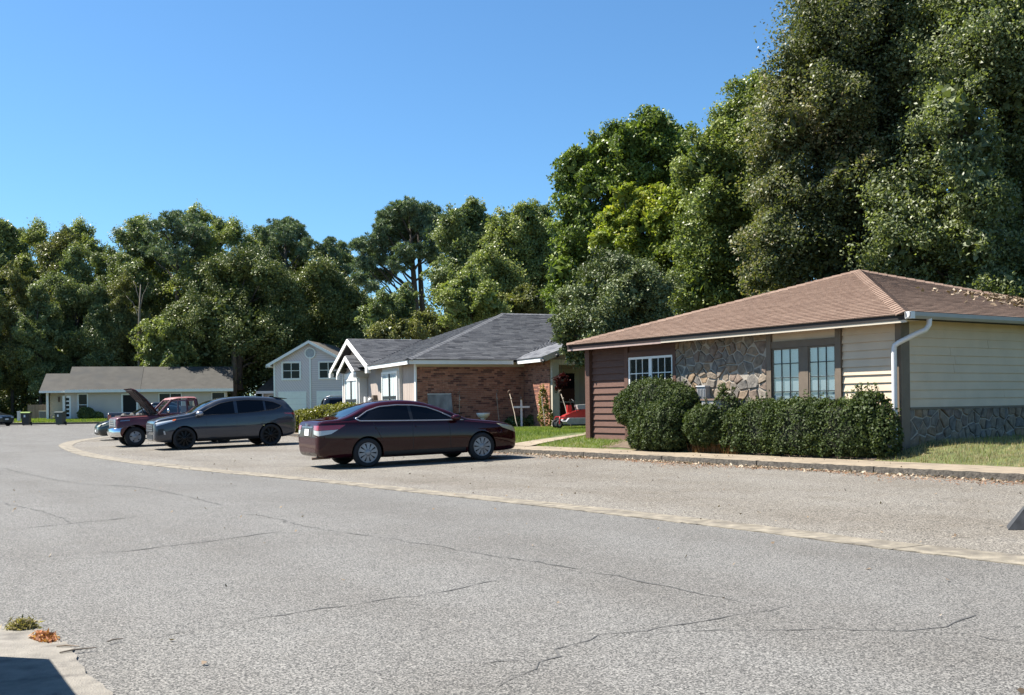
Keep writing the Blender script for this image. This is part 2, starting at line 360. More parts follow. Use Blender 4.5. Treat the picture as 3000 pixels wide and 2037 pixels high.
# ------------------------------------------------------------------ mesh builder and object helpers
class MB:
    def __init__(s):
        s.v, s.f, s.m = [], [], []
    def add(s, vs, fs, m=0):
        o = len(s.v)
        s.v.extend([tuple(p) for p in vs])
        for f in fs:
            s.f.append([i + o for i in f]); s.m.append(m)
        return s
    def bb(s, x0, x1, y0, y1, z0, z1, m=0, T=None):
        vs = [Vector(p) for p in ((x0, y0, z0), (x1, y0, z0), (x1, y1, z0), (x0, y1, z0), (x0, y0, z1), (x1, y0, z1), (x1, y1, z1), (x0, y1, z1))]
        if T is not None:
            vs = [T @ p for p in vs]
        return s.add(vs, [(0, 3, 2, 1), (4, 5, 6, 7), (0, 1, 5, 4), (1, 2, 6, 5), (2, 3, 7, 6), (3, 0, 4, 7)], m)
    def prism(s, poly, fn, m=0):
        """poly: 2d points; fn(a, b, k) -> 3d for k = 0, 1"""
        n = len(poly)
        vs = [fn(a, b, 0) for a, b in poly] + [fn(a, b, 1) for a, b in poly]
        fs = [list(range(n))[::-1], list(range(n, 2 * n))] + [(i, (i + 1) % n, n + (i + 1) % n, n + i) for i in range(n)]
        return s.add(vs, fs, m)
    def tube(s, pts, rs, n=8, m=0, cap=True):
        pts = [Vector(p) for p in pts]
        if not hasattr(rs, '__len__'):
            rs = [rs] * len(pts)
        rings = []
        side = None
        for i, p in enumerate(pts):
            d = (pts[min(i + 1, len(pts) - 1)] - pts[max(i - 1, 0)])
            if d.length < 1e-9:
                d = Vector((0, 0, 1))
            d.normalize()
            if side is None:
                side = d.orthogonal().normalized()
            side = (side - d * side.dot(d))
            if side.length < 1e-6:
                side = d.orthogonal()
            side.normalize()
            up = d.cross(side)
            rings.append([p + (side * math.cos(t) + up * math.sin(t)) * rs[i] for t in [2 * math.pi * k / n for k in range(n)]])
        vs = [q for r in rings for q in r]
        fs = []
        for i in range(len(pts) - 1):
            for k in range(n):
                fs.append((i * n + k, i * n + (k + 1) % n, (i + 1) * n + (k + 1) % n, (i + 1) * n + k))
        if cap:
            fs.append(list(range(n))[::-1]); fs.append([(len(pts) - 1) * n + k for k in range(n)])
        return s.add(vs, fs, m)
    def lathe(s, prof, n=24, T=None, m=0, cap=True):
        """prof: (radius, height) pairs, turned about z"""
        vs = []
        for r, h in prof:
            for k in range(n):
                t = 2 * math.pi * k / n
                p = Vector((r * math.cos(t), r * math.sin(t), h))
                vs.append(T @ p if T is not None else p)
        fs = []
        for i in range(len(prof) - 1):
            for k in range(n):
                fs.append((i * n + k, i * n + (k + 1) % n, (i + 1) * n + (k + 1) % n, (i + 1) * n + k))
        if cap:
            fs.append(list(range(n))[::-1]); fs.append([(len(prof) - 1) * n + k for k in range(n)])
        return s.add(vs, fs, m)
    def mesh(s, name, mats, smooth=False):
        me = bpy.data.meshes.new(name)
        me.from_pydata(s.v, [], s.f)
        for mm in (mats if isinstance(mats, (list, tuple)) else [mats]):
            me.materials.append(mm)
        me.polygons.foreach_set('material_index', s.m)
        if smooth:
            me.polygons.foreach_set('use_smooth', [True] * len(s.f))
        me.update()
        return me
    def build(s, name, mats, parent=None, smooth=False, loc=None, rot=None, autosmooth=None):
        me = s.mesh(name, mats, smooth)
        if autosmooth is not None:
            me.polygons.foreach_set('use_smooth', [True] * len(s.f))
            me.set_sharp_from_angle(angle=R(autosmooth))
        return put(name, me, parent, loc, rot)

def put(name, me, parent=None, loc=None, rot=None, mtx=None):
    o = bpy.data.objects.new(name, me)
    COL.objects.link(o)
    if parent is not None:
        o.parent = parent
    if loc is not None:
        o.location = loc
    if rot is not None:
        o.rotation_euler = rot
    if mtx is not None:
        o.matrix_local = mtx
    return o

def thing(name, label, cat, loc=(0, 0, 0), rz=0.0, group=None):
    o = bpy.data.objects.new(name, None)
    o.empty_display_size = 0.2
    COL.objects.link(o)
    o.location, o.rotation_euler = loc, (0, 0, rz)
    return tag(o, label, cat, group)

def tag(o, label=None, cat=None, group=None, kind=None):
    if label: o['label'] = label
    if cat: o['category'] = cat
    if group: o['group'] = group
    if kind: o['kind'] = kind
    return o

def structure(o, label=None):
    o['kind'] = 'structure'
    if label: o['label'] = label
    return o

def copy_tree(o, parent=None):
    c = o.copy(); COL.objects.link(c)
    c.parent = parent
    for ch in list(o.children):
        copy_tree(ch, c)
    return c

def smooth_curve(keys):
    """monotone cubic through (x, y) keys, sorted by x"""
    k = sorted(keys)
    xs = np.array([a for a, _ in k]); ys = np.array([b for _, b in k])
    h = np.diff(xs); dl = np.diff(ys) / h
    ms = np.zeros(len(xs))
    ms[0], ms[-1] = dl[0], dl[-1]
    for i in range(1, len(xs) - 1):
        if dl[i - 1] * dl[i] > 0:
            w1, w2 = 2 * h[i] + h[i - 1], h[i] + 2 * h[i - 1]
            ms[i] = (w1 + w2) / (w1 / dl[i - 1] + w2 / dl[i])
    def fn(x):
        x = min(max(x, xs[0]), xs[-1])
        i = min(int(np.searchsorted(xs, x, side='right')) - 1, len(xs) - 2)
        t = (x - xs[i]) / h[i]
        return float((2 * t**3 - 3 * t**2 + 1) * ys[i] + (t**3 - 2 * t**2 + t) * h[i] * ms[i] + (-2 * t**3 + 3 * t**2) * ys[i + 1] + (t**3 - t**2) * h[i] * ms[i + 1])
    return fn

def resample(pts, n):
    """Catmull-Rom through 2d points, resampled evenly"""
    P = [np.array(p, float) for p in pts]
    P = [2 * P[0] - P[1]] + P + [2 * P[-1] - P[-2]]
    out = []
    for i in range(1, len(P) - 2):
        for k in range(12):
            t = k / 12
            a, b, c, d = P[i - 1], P[i], P[i + 1], P[i + 2]
            out.append(0.5 * (2 * b + (c - a) * t + (2 * a - 5 * b + 4 * c - d) * t * t + (3 * b - a - 3 * c + d) * t**3))
    out.append(P[-2])
    out = np.array(out)
    s = np.concatenate([[0], np.cumsum(np.linalg.norm(np.diff(out, axis=0), axis=1))])
    q = np.linspace(0, s[-1], n)
    return np.stack([np.interp(q, s, out[:, 0]), np.interp(q, s, out[:, 1])], 1)

def offset_line(pts, d):
    """shift a polyline to its right by d"""
    t = np.gradient(pts, axis=0)
    t /= np.linalg.norm(t, axis=1)[:, None]
    return pts + np.stack([t[:, 1], -t[:, 0]], 1) * d

# ================================================================== GROUND
def tz(y):
    return 0.005 * (min(max(y, 35.0), 120.0) - 35.0)

RE = [(8.2, 2.6), (6.2, 5.4), (5.1, 7.4), (4.24, 8.82), (3.34, 10.12), (2.54, 11.44), (1.74, 12.54), (0.77, 13.92), (-0.43, 15.51), (-1.94, 17.5), (-3.89, 20.07), (-6.3, 22.9), (-8.73, 25.9), (-11.19, 29.36), (-13.16, 32.41), (-15.58, 36.9), (-17.75, 41.4), (-19.2, 45.85), (-19.9, 50.14), (-20.2, 54)]
LE = [(8.7, 2.9), (6.7, 5.8), (5.5, 7.7), (4.6, 9.2), (3.55, 10.6), (2.72, 11.97), (1.88, 13.15), (0.88, 14.55), (-0.4, 16.15), (-2.03, 18.3), (-4.1, 21.0), (-6.7, 24.2), (-9.5, 28.0), (-11.9, 31.5), (-14.3, 35.6), (-16.75, 40.5), (-18.3, 45.4), (-19.0, 50.1), (-19.3, 54)]
KB = [(13.5, 6.7), (10.4, 11.4), (7.0, 16.5), (5.6, 18.65), (4.4, 20.5), (2.25, 23.7), (0.4, 26.4), (-1.2, 28.8), (-4.4, 34.7), (-8.2, 42.2), (-10.6, 47), (-13.6, 53), (-16.2, 58)]
NP = 84
re_, le_, kb_ = resample(RE, NP), resample(LE, NP), resample(KB, NP)
le_ = re_ + (le_ - re_) * 0.85

def ribbon(name, rows, mat_, zf, parent=None):
    """sheet through several polylines with the same number of points"""
    b = MB()
    n = len(rows[0])
    vs = [(p[0], p[1], zf(j, p)) for j, r in enumerate(rows) for p in r]
    fs = [(j * n + i, j * n + i + 1, (j + 1) * n + i + 1, (j + 1) * n + i) for j in range(len(rows) - 1) for i in range(n - 1)]
    b.add(vs, fs)
    return b.build(name, mat_, parent, smooth=True)

# base terrain to the horizon
b = MB()
ys = [-80, -20, 0, 20, 35, 60, 90, 120, 200, 500, 1500]
vs, fs = [], []
for y in ys:
    for x in (-1500, -300, -60, 0, 60, 300, 1500):
        vs.append((x, y, tz(y) - 0.06))
for j in range(len(ys) - 1):
    for i in range(6):
        fs.append((j * 7 + i, j * 7 + i + 1, (j + 1) * 7 + i + 1, (j + 1) * 7 + i))
b.add(vs, fs)
structure(b.build('ground', M['farground']), 'earth under the whole neighbourhood')
# street
b = MB()
ys = [-20, 0, 10, 20, 35, 50, 70, 88.2]
vs = [(x, y, tz(y)) for y in ys for x in (-110, -40, 0, 30)]
fs = [(j * 4 + i, j * 4 + i + 1, (j + 1) * 4 + i + 1, (j + 1) * 4 + i) for j in range(len(ys) - 1) for i in range(3)]
b.add(vs, fs)
road = structure(b.build('road', M['road']), 'grey chip-sealed asphalt street')
# parking lot between the concrete strip and the kerb
NR = 12
rows = [re_ + (kb_ - re_) * (k / NR) for k in range(NR + 1)]
def lot_row_z(j, p):
    t = j / NR
    return tz(p[1]) + 0.004 + 0.146 * t
lot = structure(ribbon('parking_lot', rows, M['lot'], lot_row_z), 'tan weathered asphalt parking area')
bpy.context.view_layer.update()
lot_bvh = BVHTree.FromObject(lot, bpy.context.evaluated_depsgraph_get())
def lot_z(x, y):
    h = lot_bvh.ray_cast(Vector((x, y, 5)), Vector((0, 0, -1)))
    return h[0].z if h[0] is not None else tz(y)

# flush concrete strip along the street edge, in slabs
strip = structure(thing('concrete_strip', None, None), 'pale flush concrete strip between street and parking area')
FN = 6
def finer(P):
    q = np.linspace(0, len(P) - 1, (len(P) - 1) * FN + 1)
    k = np.minimum(q.astype(int), len(P) - 2)
    return P[k] + (P[k + 1] - P[k]) * (q - k)[:, None]
fre, fle = finer(re_), finer(le_)
seg = 4 * FN
for k in range(0, len(fre) - seg, seg):
    b = MB(); vs = []
    for i in range(k, k + seg + 1):
        t = 0.012 if i == k else (-0.012 if i == k + seg else 0.0)
        j = min(max(i, 0), len(fre) - 2)
        for src in (fre, fle):
            d = (src[j + 1] - src[j]); d = d / np.linalg.norm(d)
            p = src[i] + d * t + np.array([-d[1], d[0]]) * rnd.gauss(0, .009)
            vs.append((p[0], p[1], max(lot_z(p[0], p[1]), tz(p[1])) + 0.008))
    m = len(vs)
    vs += [(x, y, z - 0.05) for x, y, z in vs]
    fs = [(2 * i, 2 * i + 2, 2 * i + 3, 2 * i + 1) for i in range(seg)] + [(2 * i, m + 2 * i, m + 2 * i + 2, 2 * i + 2) for i in range(seg)] + [(2 * i + 1, 2 * i + 3, m + 2 * i + 3, m + 2 * i + 1) for i in range(seg)]
    fs += [(0, 1, m + 1, m), (2 * seg, m + 2 * seg, m + 2 * seg + 1, 2 * seg + 1)]
    b.add(vs, [f[::-1] for f in fs])
    b.build('slab', M['concrete'], strip)

# kerb and pavement
WALK = 1.42
def kz(p): return tz(p[1]) + 0.275
kerb = structure(thing('kerb', None, None), 'low dark-faced concrete kerb edging the parking area')
pave = structure(thing('pavement', None, None), 'narrow tan concrete pavement behind the kerb')
kb_f = resample(KB, 200)
kin = offset_line(kb_f, 0.14)
kin2 = offset_line(kb_f, 0.146)
kout = offset_line(kb_f, WALK)
seg = 9
for k in range(0, 198 - seg, seg):
    b = MB(); n = seg * 3 + 1
    top_f, top_b, bot = [], [], []
    for q in range(n):
        f = k + q / 3.0
        f = min(max(f, k + 0.035), k + seg - 0.035)
        i = int(f); t = f - i
        A = kb_f[i] * (1 - t) + kb_f[i + 1] * t
        B = kin[i] * (1 - t) + kin[i + 1] * t
        j1 = rnd.uniform(-0.012, 0.012)
        top_f.append((A[0] + (B[0] - A[0]) * (0.16 + j1), A[1] + (B[1] - A[1]) * (0.16 + j1), kz(A) - rnd.uniform(0, 0.012)))
        top_b.append((B[0], B[1], kz(A)))
        bot.append((A[0] + rnd.uniform(-.01, .01), A[1] + rnd.uniform(-.01, .01), lot_z(A[0] - .05, A[1] - .03) - 0.05))
    vs = bot + top_f + top_b
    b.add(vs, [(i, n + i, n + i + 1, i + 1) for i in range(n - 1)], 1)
    b.add(vs, [(n + i, 2 * n + i, 2 * n + i + 1, n + i + 1) for i in range(n - 1)], 0)
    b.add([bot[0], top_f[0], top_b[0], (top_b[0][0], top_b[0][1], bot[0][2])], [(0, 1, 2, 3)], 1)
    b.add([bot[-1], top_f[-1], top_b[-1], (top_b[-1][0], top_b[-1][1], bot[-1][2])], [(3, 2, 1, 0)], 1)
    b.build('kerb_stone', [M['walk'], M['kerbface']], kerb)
seg = 5
for k in range(0, 198 - seg, seg):
    b = MB(); vs = []
    for q in range(seg + 1):
        i = k + q
        t = 0.01 if q == 0 else (-0.01 if q == seg else 0)
        d = kb_f[i + 1] - kb_f[i]; d /= np.linalg.norm(d)
        for src in (kin2, kout):
            p = src[i] + d * t
            vs.append((p[0], p[1], kz(kb_f[i]) - 0.002))
    m = len(vs); vs += [(x, y, z - 0.06) for x, y, z in vs]
    fs = [(2 * i, 2 * i + 1, 2 * i + 3, 2 * i + 2) for i in range(seg)] + [(2 * i, 2 * i + 2, m + 2 * i + 2, m + 2 * i) for i in range(seg)] + [(0, m, m + 1, 1), (2 * seg, 2 * seg + 1, m + 2 * seg + 1, m + 2 * seg)]
    b.add(vs, fs)
    b.build('slab', M['walk'], pave)

# yard behind the pavement
wk = [WALK - 0.02, 1.6, 2.0, 2.5, 3.0, 4.0, 6.0, 10.0, 20.0, 45.0]
def yard_dz(w): return 0.262 + min(0.32, max(0.0, (w - WALK)) * 0.21)
yrows = [offset_line(kb_, w) for w in wk]
yard = structure(ribbon('lawn', yrows, M['lawn'], lambda j, p: tz(p[1]) + yard_dz(wk[j])), 'ground of the front yards behind the pavement')
bpy.context.view_layer.update()
yard_bvh = BVHTree.FromObject(yard, bpy.context.evaluated_depsgraph_get())
def kside(x, y):
    d = kb_ - np.array([x, y]); i = int(np.argmin((d * d).sum(1))); i = min(max(i, 1), NP - 2)
    tg = kb_[i + 1] - kb_[i - 1]; tg /= np.linalg.norm(tg)
    v = np.array([x, y]) - kb_[i]
    return v[0] * tg[1] - v[1] * tg[0]
def yard_z(x, y):
    h = yard_bvh.ray_cast(Vector((x, y, 5)), Vector((0, 0, -1)))
    return h[0].z if h[0] is not None else (tz(y) + 0.58 if kside(x, y) > 3 else tz(y) + 0.255)
# diagonal path to the door of the brown half
b = MB()
pp = [((-0.35, 29.55), (0.45, 28.35)), ((0.1, 29.7), (0.75, 28.75)), ((2.15, 29.6), (2.3, 28.85)), ((4.2, 31.2), (4.0, 30.4))]
vs = []
for (a, c) in pp:
    vs += [(a[0], a[1], yard_z(*a) + 0.025), (c[0], c[1], yard_z(*c) + 0.025)]
b.add(vs, [(2 * i, 2 * i + 1, 2 * i + 3, 2 * i + 2) for i in range(3)])
structure(b.build('path', M['walk']), 'pale concrete path branching towards the brown house')
# far side of the street
b = MB()
vs, fs = [], []
for y, z in ((88.2, tz(88) + .14), (92, tz(92) + .2), (96, tz(96) + .3), (112, tz(112) + .3)):
    for x in (-110, -60, -20, 30):
        vs.append((x, y, z))
fs = [(j * 4 + i, j * 4 + i + 1, (j + 1) * 4 + i + 1, (j + 1) * 4 + i) for j in range(3) for i in range(3)]
b.add(vs, fs)
structure(b.build('far_lawn', M['lawn']), 'yard in front of the far bungalow')
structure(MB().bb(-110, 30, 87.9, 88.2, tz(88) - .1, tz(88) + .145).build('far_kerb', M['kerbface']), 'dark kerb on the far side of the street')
b = MB()
b.add([(-48, 88.25, tz(88) + .16), (-40.5, 88.25, tz(88) + .16), (-38.6, 94.8, tz(95) + .26), (-40.8, 94.2, tz(94) + .26)], [(0, 1, 2, 3)])
structure(b.build('far_path', M['concrete']), 'concrete path to the far bungalow')
# pavement corner in the near left
b = MB()
near = [(-9, 7.6), (-5, 7.2), (-3.36, 6.86), (-2.95, 6.68), (-2.64, 6.25), (-2.36, 5.75), (-2.0, 5.2), (-1.6, 4.4), (-1.3, 3.2), (-1.2, 1.5), (-9, 1.5)]
npts = []
for (ax, ay), (bx_, by_) in zip(near, near[1:] + near[:1]):
    m_ = max(1, int(math.dist((ax, ay), (bx_, by_)) / .09)) if ax > -6 and bx_ > -6 and ay > 2 else 1
    npts += [(ax + (bx_ - ax) * q / m_ + rnd.gauss(0, .014) * (m_ > 1), ay + (by_ - ay) * q / m_ + rnd.gauss(0, .014) * (m_ > 1)) for q in range(m_)]
b.prism(npts, lambda a, c, k: (a, c, 0.012 * k - 0.03 * (1 - k)))
structure(b.build('near_pavement', M['nearconc']), 'stained concrete apron at the street edge')
# cracks in the street surface
crk = structure(thing('road_cracks', None, None), 'thin dark cracks wandering across the street')
def crack(pts, w, mm=None, zf=None):
    P = resample(pts, max(8, int(sum(math.dist(pts[i], pts[i + 1]) for i in range(len(pts) - 1)) * 7)))
    t = np.gradient(P, axis=0); t /= np.linalg.norm(t, axis=1)[:, None]
    vs = []
    for i, p in enumerate(P):
        nrm = np.array([-t[i][1], t[i][0]])
        j = rnd.gauss(0, 0.022)
        ww = w * max(0.1, rnd.gauss(0.8, 0.45)) * min(1, i / 3, (len(P) - 1 - i) / 3 + .05)
        for s in (-1, 1):
            q = p + nrm * (j + s * ww)
            vs.append((q[0], q[1], (zf(*q) if zf else tz(q[1])) + 0.004))
    MB().add(vs, [(2 * i, 2 * i + 1, 2 * i + 3, 2 * i + 2) for i in range(len(P) - 1)]).build('crack', M['crack'], crk)
def gp(xd, yd):
    p = at(xd, yd, 1.0); D = EYE / (EYE - p.z)
    return (p.x * D, D)
for pts, w in ((((1100, 1565), (1180, 1530), (1240, 1500), (1300, 1462), (1380, 1440), (1470, 1432), (1560, 1418), (1640, 1400), (1740, 1386), (1860, 1370)), .007),
               (((1380, 1440), (1480, 1436), (1800, 1430), (2060, 1432), (2160, 1418), (2200, 1395), (2170, 1350)), .006),
               (((2070, 1432), (2180, 1438), (2260, 1450), (2324, 1462)), .006),
               (((300, 1455), (480, 1426), (620, 1400), (760, 1378), (900, 1358), (1020, 1340), (1120, 1320), (1220, 1300)), .008),
               (((1000, 1505), (1120, 1502), (1230, 1497)), .006),
               (((0, 1205), (150, 1190), (330, 1172)), .013), (((100, 1262), (300, 1250), (480, 1228), (660, 1203)), .012),
               (((450, 1160), (600, 1172), (720, 1200), (900, 1225), (1100, 1258), (1300, 1290), (1500, 1330), (1700, 1372)), .008),
               (((0, 1140), (110, 1165), (200, 1200)), .013), (((0, 1062), (160, 1095), (330, 1108), (520, 1150)), .014),
               (((700, 1470), (900, 1462), (1100, 1420)), .003)):
    crack([gp(*p) for p in pts], w)
lcr = structure(thing('lot_cracks', None, None), 'short dark cracks in the parking area')
crk = lcr
for pts, w in ((((600, 1062), (700, 1063), (830, 1066)), .02), (((390, 1045), (480, 1050)), .015), (((1560, 1090), (1650, 1096)), .012), (((1190, 1085), (1240, 1088), (1290, 1092)), .012),
               (((1960, 1088), (2030, 1090)), .018), (((2050, 1160), (2130, 1164)), .01), (((1450, 1118), (1580, 1128)), .008)):
    crack([gp(*p) for p in pts], w, zf=lot_z)

# ================================================================== HOUSE BUILDING HELPERS
UB = {}
def unit_box(mt):
    if mt.name not in UB:
        UB[mt.name] = MB().bb(-.5, .5, -.5, .5, -.5, .5).mesh('block', mt)
    return UB[mt.name]
UP = {}
def unit_plank(mt):
    """lap board: x along, z up, outer face leaning out towards its lower edge (y = 1 below, 0.25 above)"""
    if mt.name not in UP:
        UP[mt.name] = MB().add([(-.5, 0, -.5), (.5, 0, -.5), (.5, 1, -.5), (-.5, 1, -.5), (-.5, 0, .5), (.5, 0, .5), (.5, .25, .5), (-.5, .25, .5)],
                               [(0, 1, 2, 3), (4, 7, 6, 5), (0, 4, 5, 1), (3, 2, 6, 7), (0, 3, 7, 4), (1, 5, 6, 2)]).mesh('plank', mt)
    return UP[mt.name]
US = {}
def unit_shingle(mt):
    """x along the eave -.5...5, y upslope 0..1, z thickness"""
    if mt.name not in US:
        US[mt.name] = MB().add([(-.5, 0, -.2), (.5, 0, -.2), (.5, 1.12, -.2), (-.5, 1.12, -.2), (-.5, 0, 1), (.5, 0, 1), (.5, 1.12, .05), (-.5, 1.12, .05)],
                               [(0, 3, 2, 1), (4, 5, 6, 7), (0, 1, 5, 4), (1, 2, 6, 5), (2, 3, 7, 6), (3, 0, 4, 7)]).mesh('shingle', mt)
    return US[mt.name]

def frame(o, ex, ey):
    ex, ey = Vector(ex).normalized(), Vector(ey).normalized()
    ez = ex.cross(ey)
    m = Matrix((ex, ey, ez)).transposed().to_4x4()
    m.translation = Vector(o)
    return m

def S3(x, y, z): return Matrix.Diagonal((x, y, z, 1))
def T3(x, y, z): return Matrix.Translation((x, y, z))

def wall_box(name, parent, F, a0, a1, y0, y1, z0, z1, mt):
    """block on a wall: F has x along the wall, y outward"""
    return put(name, unit_box(mt), parent, mtx=F @ T3((a0 + a1) / 2, (y0 + y1) / 2, (z0 + z1) / 2) @ S3(a1 - a0, y1 - y0, z1 - z0))

def siding(parent, F, a0, a1, z0, z1, mt, exp=0.163, y=0.0, th=0.022):
    n = max(1, round((z1 - z0) / exp)); e = (z1 - z0) / n
    for i in range(n):
        cuts = [a0, a1]
        if a1 - a0 > 3.0:                                  # butt joints, staggered from course to course
            c = a0 + rnd.uniform(.5, 3.4)
            while c < a1 - .4:
                cuts.insert(-1, c); c += 3.66
        for c0, c1 in zip(cuts, cuts[1:]):
            put('plank', unit_plank(mt), parent, mtx=F @ T3((c0 + c1) / 2, y, z0 + (i + .5) * e) @ Matrix.Rotation(rnd.uniform(-.0006, .0006), 4, 'Y') @ S3(c1 - c0 - .004, th * rnd.uniform(.92, 1.08), e))

def vboards(parent, F, a0, a1, z0, z1, mt, w=0.2, y=0.0, th=0.018):
    n = max(1, round((a1 - a0) / w)); e = (a1 - a0) / n
    for i in range(n):
        put('plank', unit_box(mt), parent, mtx=F @ T3(a0 + (i + .5) * e, y + th / 2, (z0 + z1) / 2) @ S3(e - 0.014, th, z1 - z0))

def clip_poly(poly, nx, ny, c):
    """keep nx*x + ny*y <= c"""
    out = []
    for i in range(len(poly)):
        p, q = poly[i], poly[(i + 1) % len(poly)]
        dp, dq = nx * p[0] + ny * p[1] - c, nx * q[0] + ny * q[1] - c
        if dp <= 0: out.append(p)
        if dp * dq < 0:
            t = dp / (dp - dq)
            out.append((p[0] + (q[0] - p[0]) * t, p[1] + (q[1] - p[1]) * t))
    return out

def stones(parent, F, a0, a1, z0, z1, n, seed, depth=(0.022, 0.06), gap=0.015):
    rs = random.Random(seed)
    pts = []
    tries = 0
    while len(pts) < n and tries < 9000:
        tries += 1
        p = (rs.uniform(a0, a1), rs.uniform(z0, z1))
        dmin = 0.60 * math.sqrt((a1 - a0) * (z1 - z0) / n) * rs.uniform(0.55, 1.3)
        if all(math.dist(p, q) > dmin for q in pts): pts.append(p)
    for p in pts:
        poly = [(a0, z0), (a1, z0), (a1, z1), (a0, z1)]
        for q in pts:
            if q is p or math.dist(p, q) > 2.2: continue
            nx, ny = q[0] - p[0], q[1] - p[1]
            l = math.hypot(nx, ny); nx, ny = nx / l, ny / l
            c = nx * (p[0] + q[0]) / 2 + ny * (p[1] + q[1]) / 2 - gap
            poly = clip_poly(poly, nx, ny, c)
            if len(poly) < 3: break
        if len(poly) < 3: continue
        cx = sum(a for a, _ in poly) / len(poly); cz = sum(z for _, z in poly) / len(poly)
        # roughen the outline
        out = []
        for i in range(len(poly)):
            p1, p2 = poly[i], poly[(i + 1) % len(poly)]
            out.append(p1)
            if math.dist(p1, p2) > 0.14:
                t = rs.uniform(.35, .65); k = rs.uniform(-.02, .006)
                mx, mz = p1[0] + (p2[0] - p1[0]) * t, p1[1] + (p2[1] - p1[1]) * t
                out.append((mx + (mx - cx) * k * 3, mz + (mz - cz) * k * 3))
        d = rs.uniform(*depth); tx, tzz = rs.uniform(-.09, .09), rs.uniform(-.10, .10)
        b = MB(); m = len(out)
        vs = [(a, 0.0, z) for a, z in out]
        vs += [(a, d * 0.72 + (a - cx) * tx + (z - cz) * tzz, z) for a, z in out]
        vs += [(cx + (a - cx) * .84, d + (a - cx) * tx * 1.3 + (z - cz) * tzz * 1.3 + rs.uniform(-.004, .004), cz + (z - cz) * .84) for a, z in out]
        vs = [F @ Vector((a, max(0.0, y), z)) for a, y, z in vs]
        fs = [(i, m + i, m + (i + 1) % m, (i + 1) % m) for i in range(m)] + [(m + i, 2 * m + i, 2 * m + (i + 1) % m, m + (i + 1) % m) for i in range(m)] + [tuple(range(2 * m, 3 * m))[::-1]]
        b.add(vs, fs)
        b.build('stone', M['stone%d' % rs.choice((0, 0, 1, 1, 2, 3, 3, 4, 5))], parent)

def bricks(parent, frames, n_single, mats, bl=0.203, bh=0.057, joint=0.0105):
    """frames: (F, a0, a1, z0, z1); real bricks: the nearest singly, the rest joined"""
    items = []
    rs = random.Random(11)
    for F, a0, a1, z0, z1 in frames:
        zc = z0; r = 0
        while zc + bh <= z1 + .01:
            a = a0 - (bl / 2 if r % 2 else 0)
            run = 0
            while a < a1:
                x0, x1 = max(a, a0), min(a + bl, a1)
                if run > 0: run -= 1; k = 4
                elif rs.random() < 0.15: k = 4; run = rs.choice((0, 0, 0, 0, 1))
                else: k = rs.randrange(4)
                if x1 - x0 > 0.03:
                    items.append((F @ T3((x0 + x1) / 2, 0.004 + rs.uniform(-.003, .003), zc + bh / 2) @ S3(x1 - x0, 0.04, bh), k))
                a += bl + joint
            zc += bh + joint; r += 1
    wm = parent.matrix_world
    items.sort(key=lambda it: (wm @ it[0].translation - Vector((0, 0, EYE))).length - 2.5 * it[0].translation.z)
    for mtx, k in items[:n_single]:
        put('brick', unit_box(mats[k]), parent, mtx=mtx)
    b = MB()
    for mtx, k in items[n_single:]:
        b.bb(-.5, .5, -.5, .5, -.5, .5, k, mtx)
    tag(b.build('brickwork', mats, parent), kind='stuff')

def shingles(parent, faces, n_single, mats, tab=0.32, exp=0.145, th=0.019, seed=3):
    """faces: (F, polygon in face coordinates with y upslope)"""
    rs = random.Random(seed); items = []
    for F, poly in faces:
        ymax = max(p[1] for p in poly); r = 0; y = -0.03
        while y < ymax - 0.02:
            yc = min(max(y + exp * .5, 0.001), ymax - .001)
            xs = []
            for i in range(len(poly)):
                p, q = poly[i], poly[(i + 1) % len(poly)]
                if (p[1] - yc) * (q[1] - yc) < 0:
                    xs.append(p[0] + (q[0] - p[0]) * (yc - p[1]) / (q[1] - p[1]))
            if len(xs) >= 2:
                x0, x1 = min(xs), max(xs)
                a = x0 - rs.uniform(0, tab)
                while a < x1:
                    w = tab * rs.uniform(.85, 1.15)
                    u0, u1 = max(a, x0), min(a + w, x1)
                    if u1 - u0 > 0.02:
                        items.append((F @ T3((u0 + u1) / 2, y, 0.0) @ S3(u1 - u0 - 0.006, exp, th * rs.uniform(.92, 1.1)), rs.choice((0, 0, 0, 1, 1, 2, 2, 3))))
                    a += w
            y += exp; r += 1
    wm = parent.matrix_world
    items.sort(key=lambda it: (wm @ it[0].translation - Vector((0, 0, EYE))).length)
    for mtx, k in items[:n_single]:
        put('shingle', unit_shingle(mats[k]), parent, mtx=mtx)
    if items[n_single:]:
        b = MB()
        V = [(-.5, 0, -.2), (.5, 0, -.2), (.5, 1.12, -.2), (-.5, 1.12, -.2), (-.5, 0, 1), (.5, 0, 1), (.5, 1.12, .05), (-.5, 1.12, .05)]
        Fc = [(4, 5, 6, 7), (0, 1, 5, 4), (1, 2, 6, 5), (3, 0, 4, 7)]
        for mtx, k in items[n_single:]:
            b.add([mtx @ Vector(p) for p in V], Fc, k)
        tag(b.build('roof_shingles', mats, parent), kind='stuff')

def ridge_caps(parent, p, q, mats, n, w=0.16):
    p, q = Vector(p), Vector(q); d = (q - p); e = d.length / n; d.normalize()
    side = d.cross(Vector((0, 0, 1))).normalized(); up = side.cross(d)
    for i in range(n):
        b = MB(); c = p + d * (e * i)
        vs = []
        for t, l in ((0, .022), (e * 1.1, .008)):
            for s, h in ((-w, -w * .30), (0, 0.02), (w, -w * .30)):
                vs.append(c + d * t + side * s + up * (h + l))
        vs2 = [v - up * .02 for v in vs]
        b.add(vs + vs2, [(0, 1, 4, 3), (1, 2, 5, 4), (0, 6, 7, 1), (1, 7, 8, 2), (0, 3, 9, 6), (2, 8, 11, 5)])
        b.build('ridge_cap', mats[rnd.randrange(len(mats))], parent)

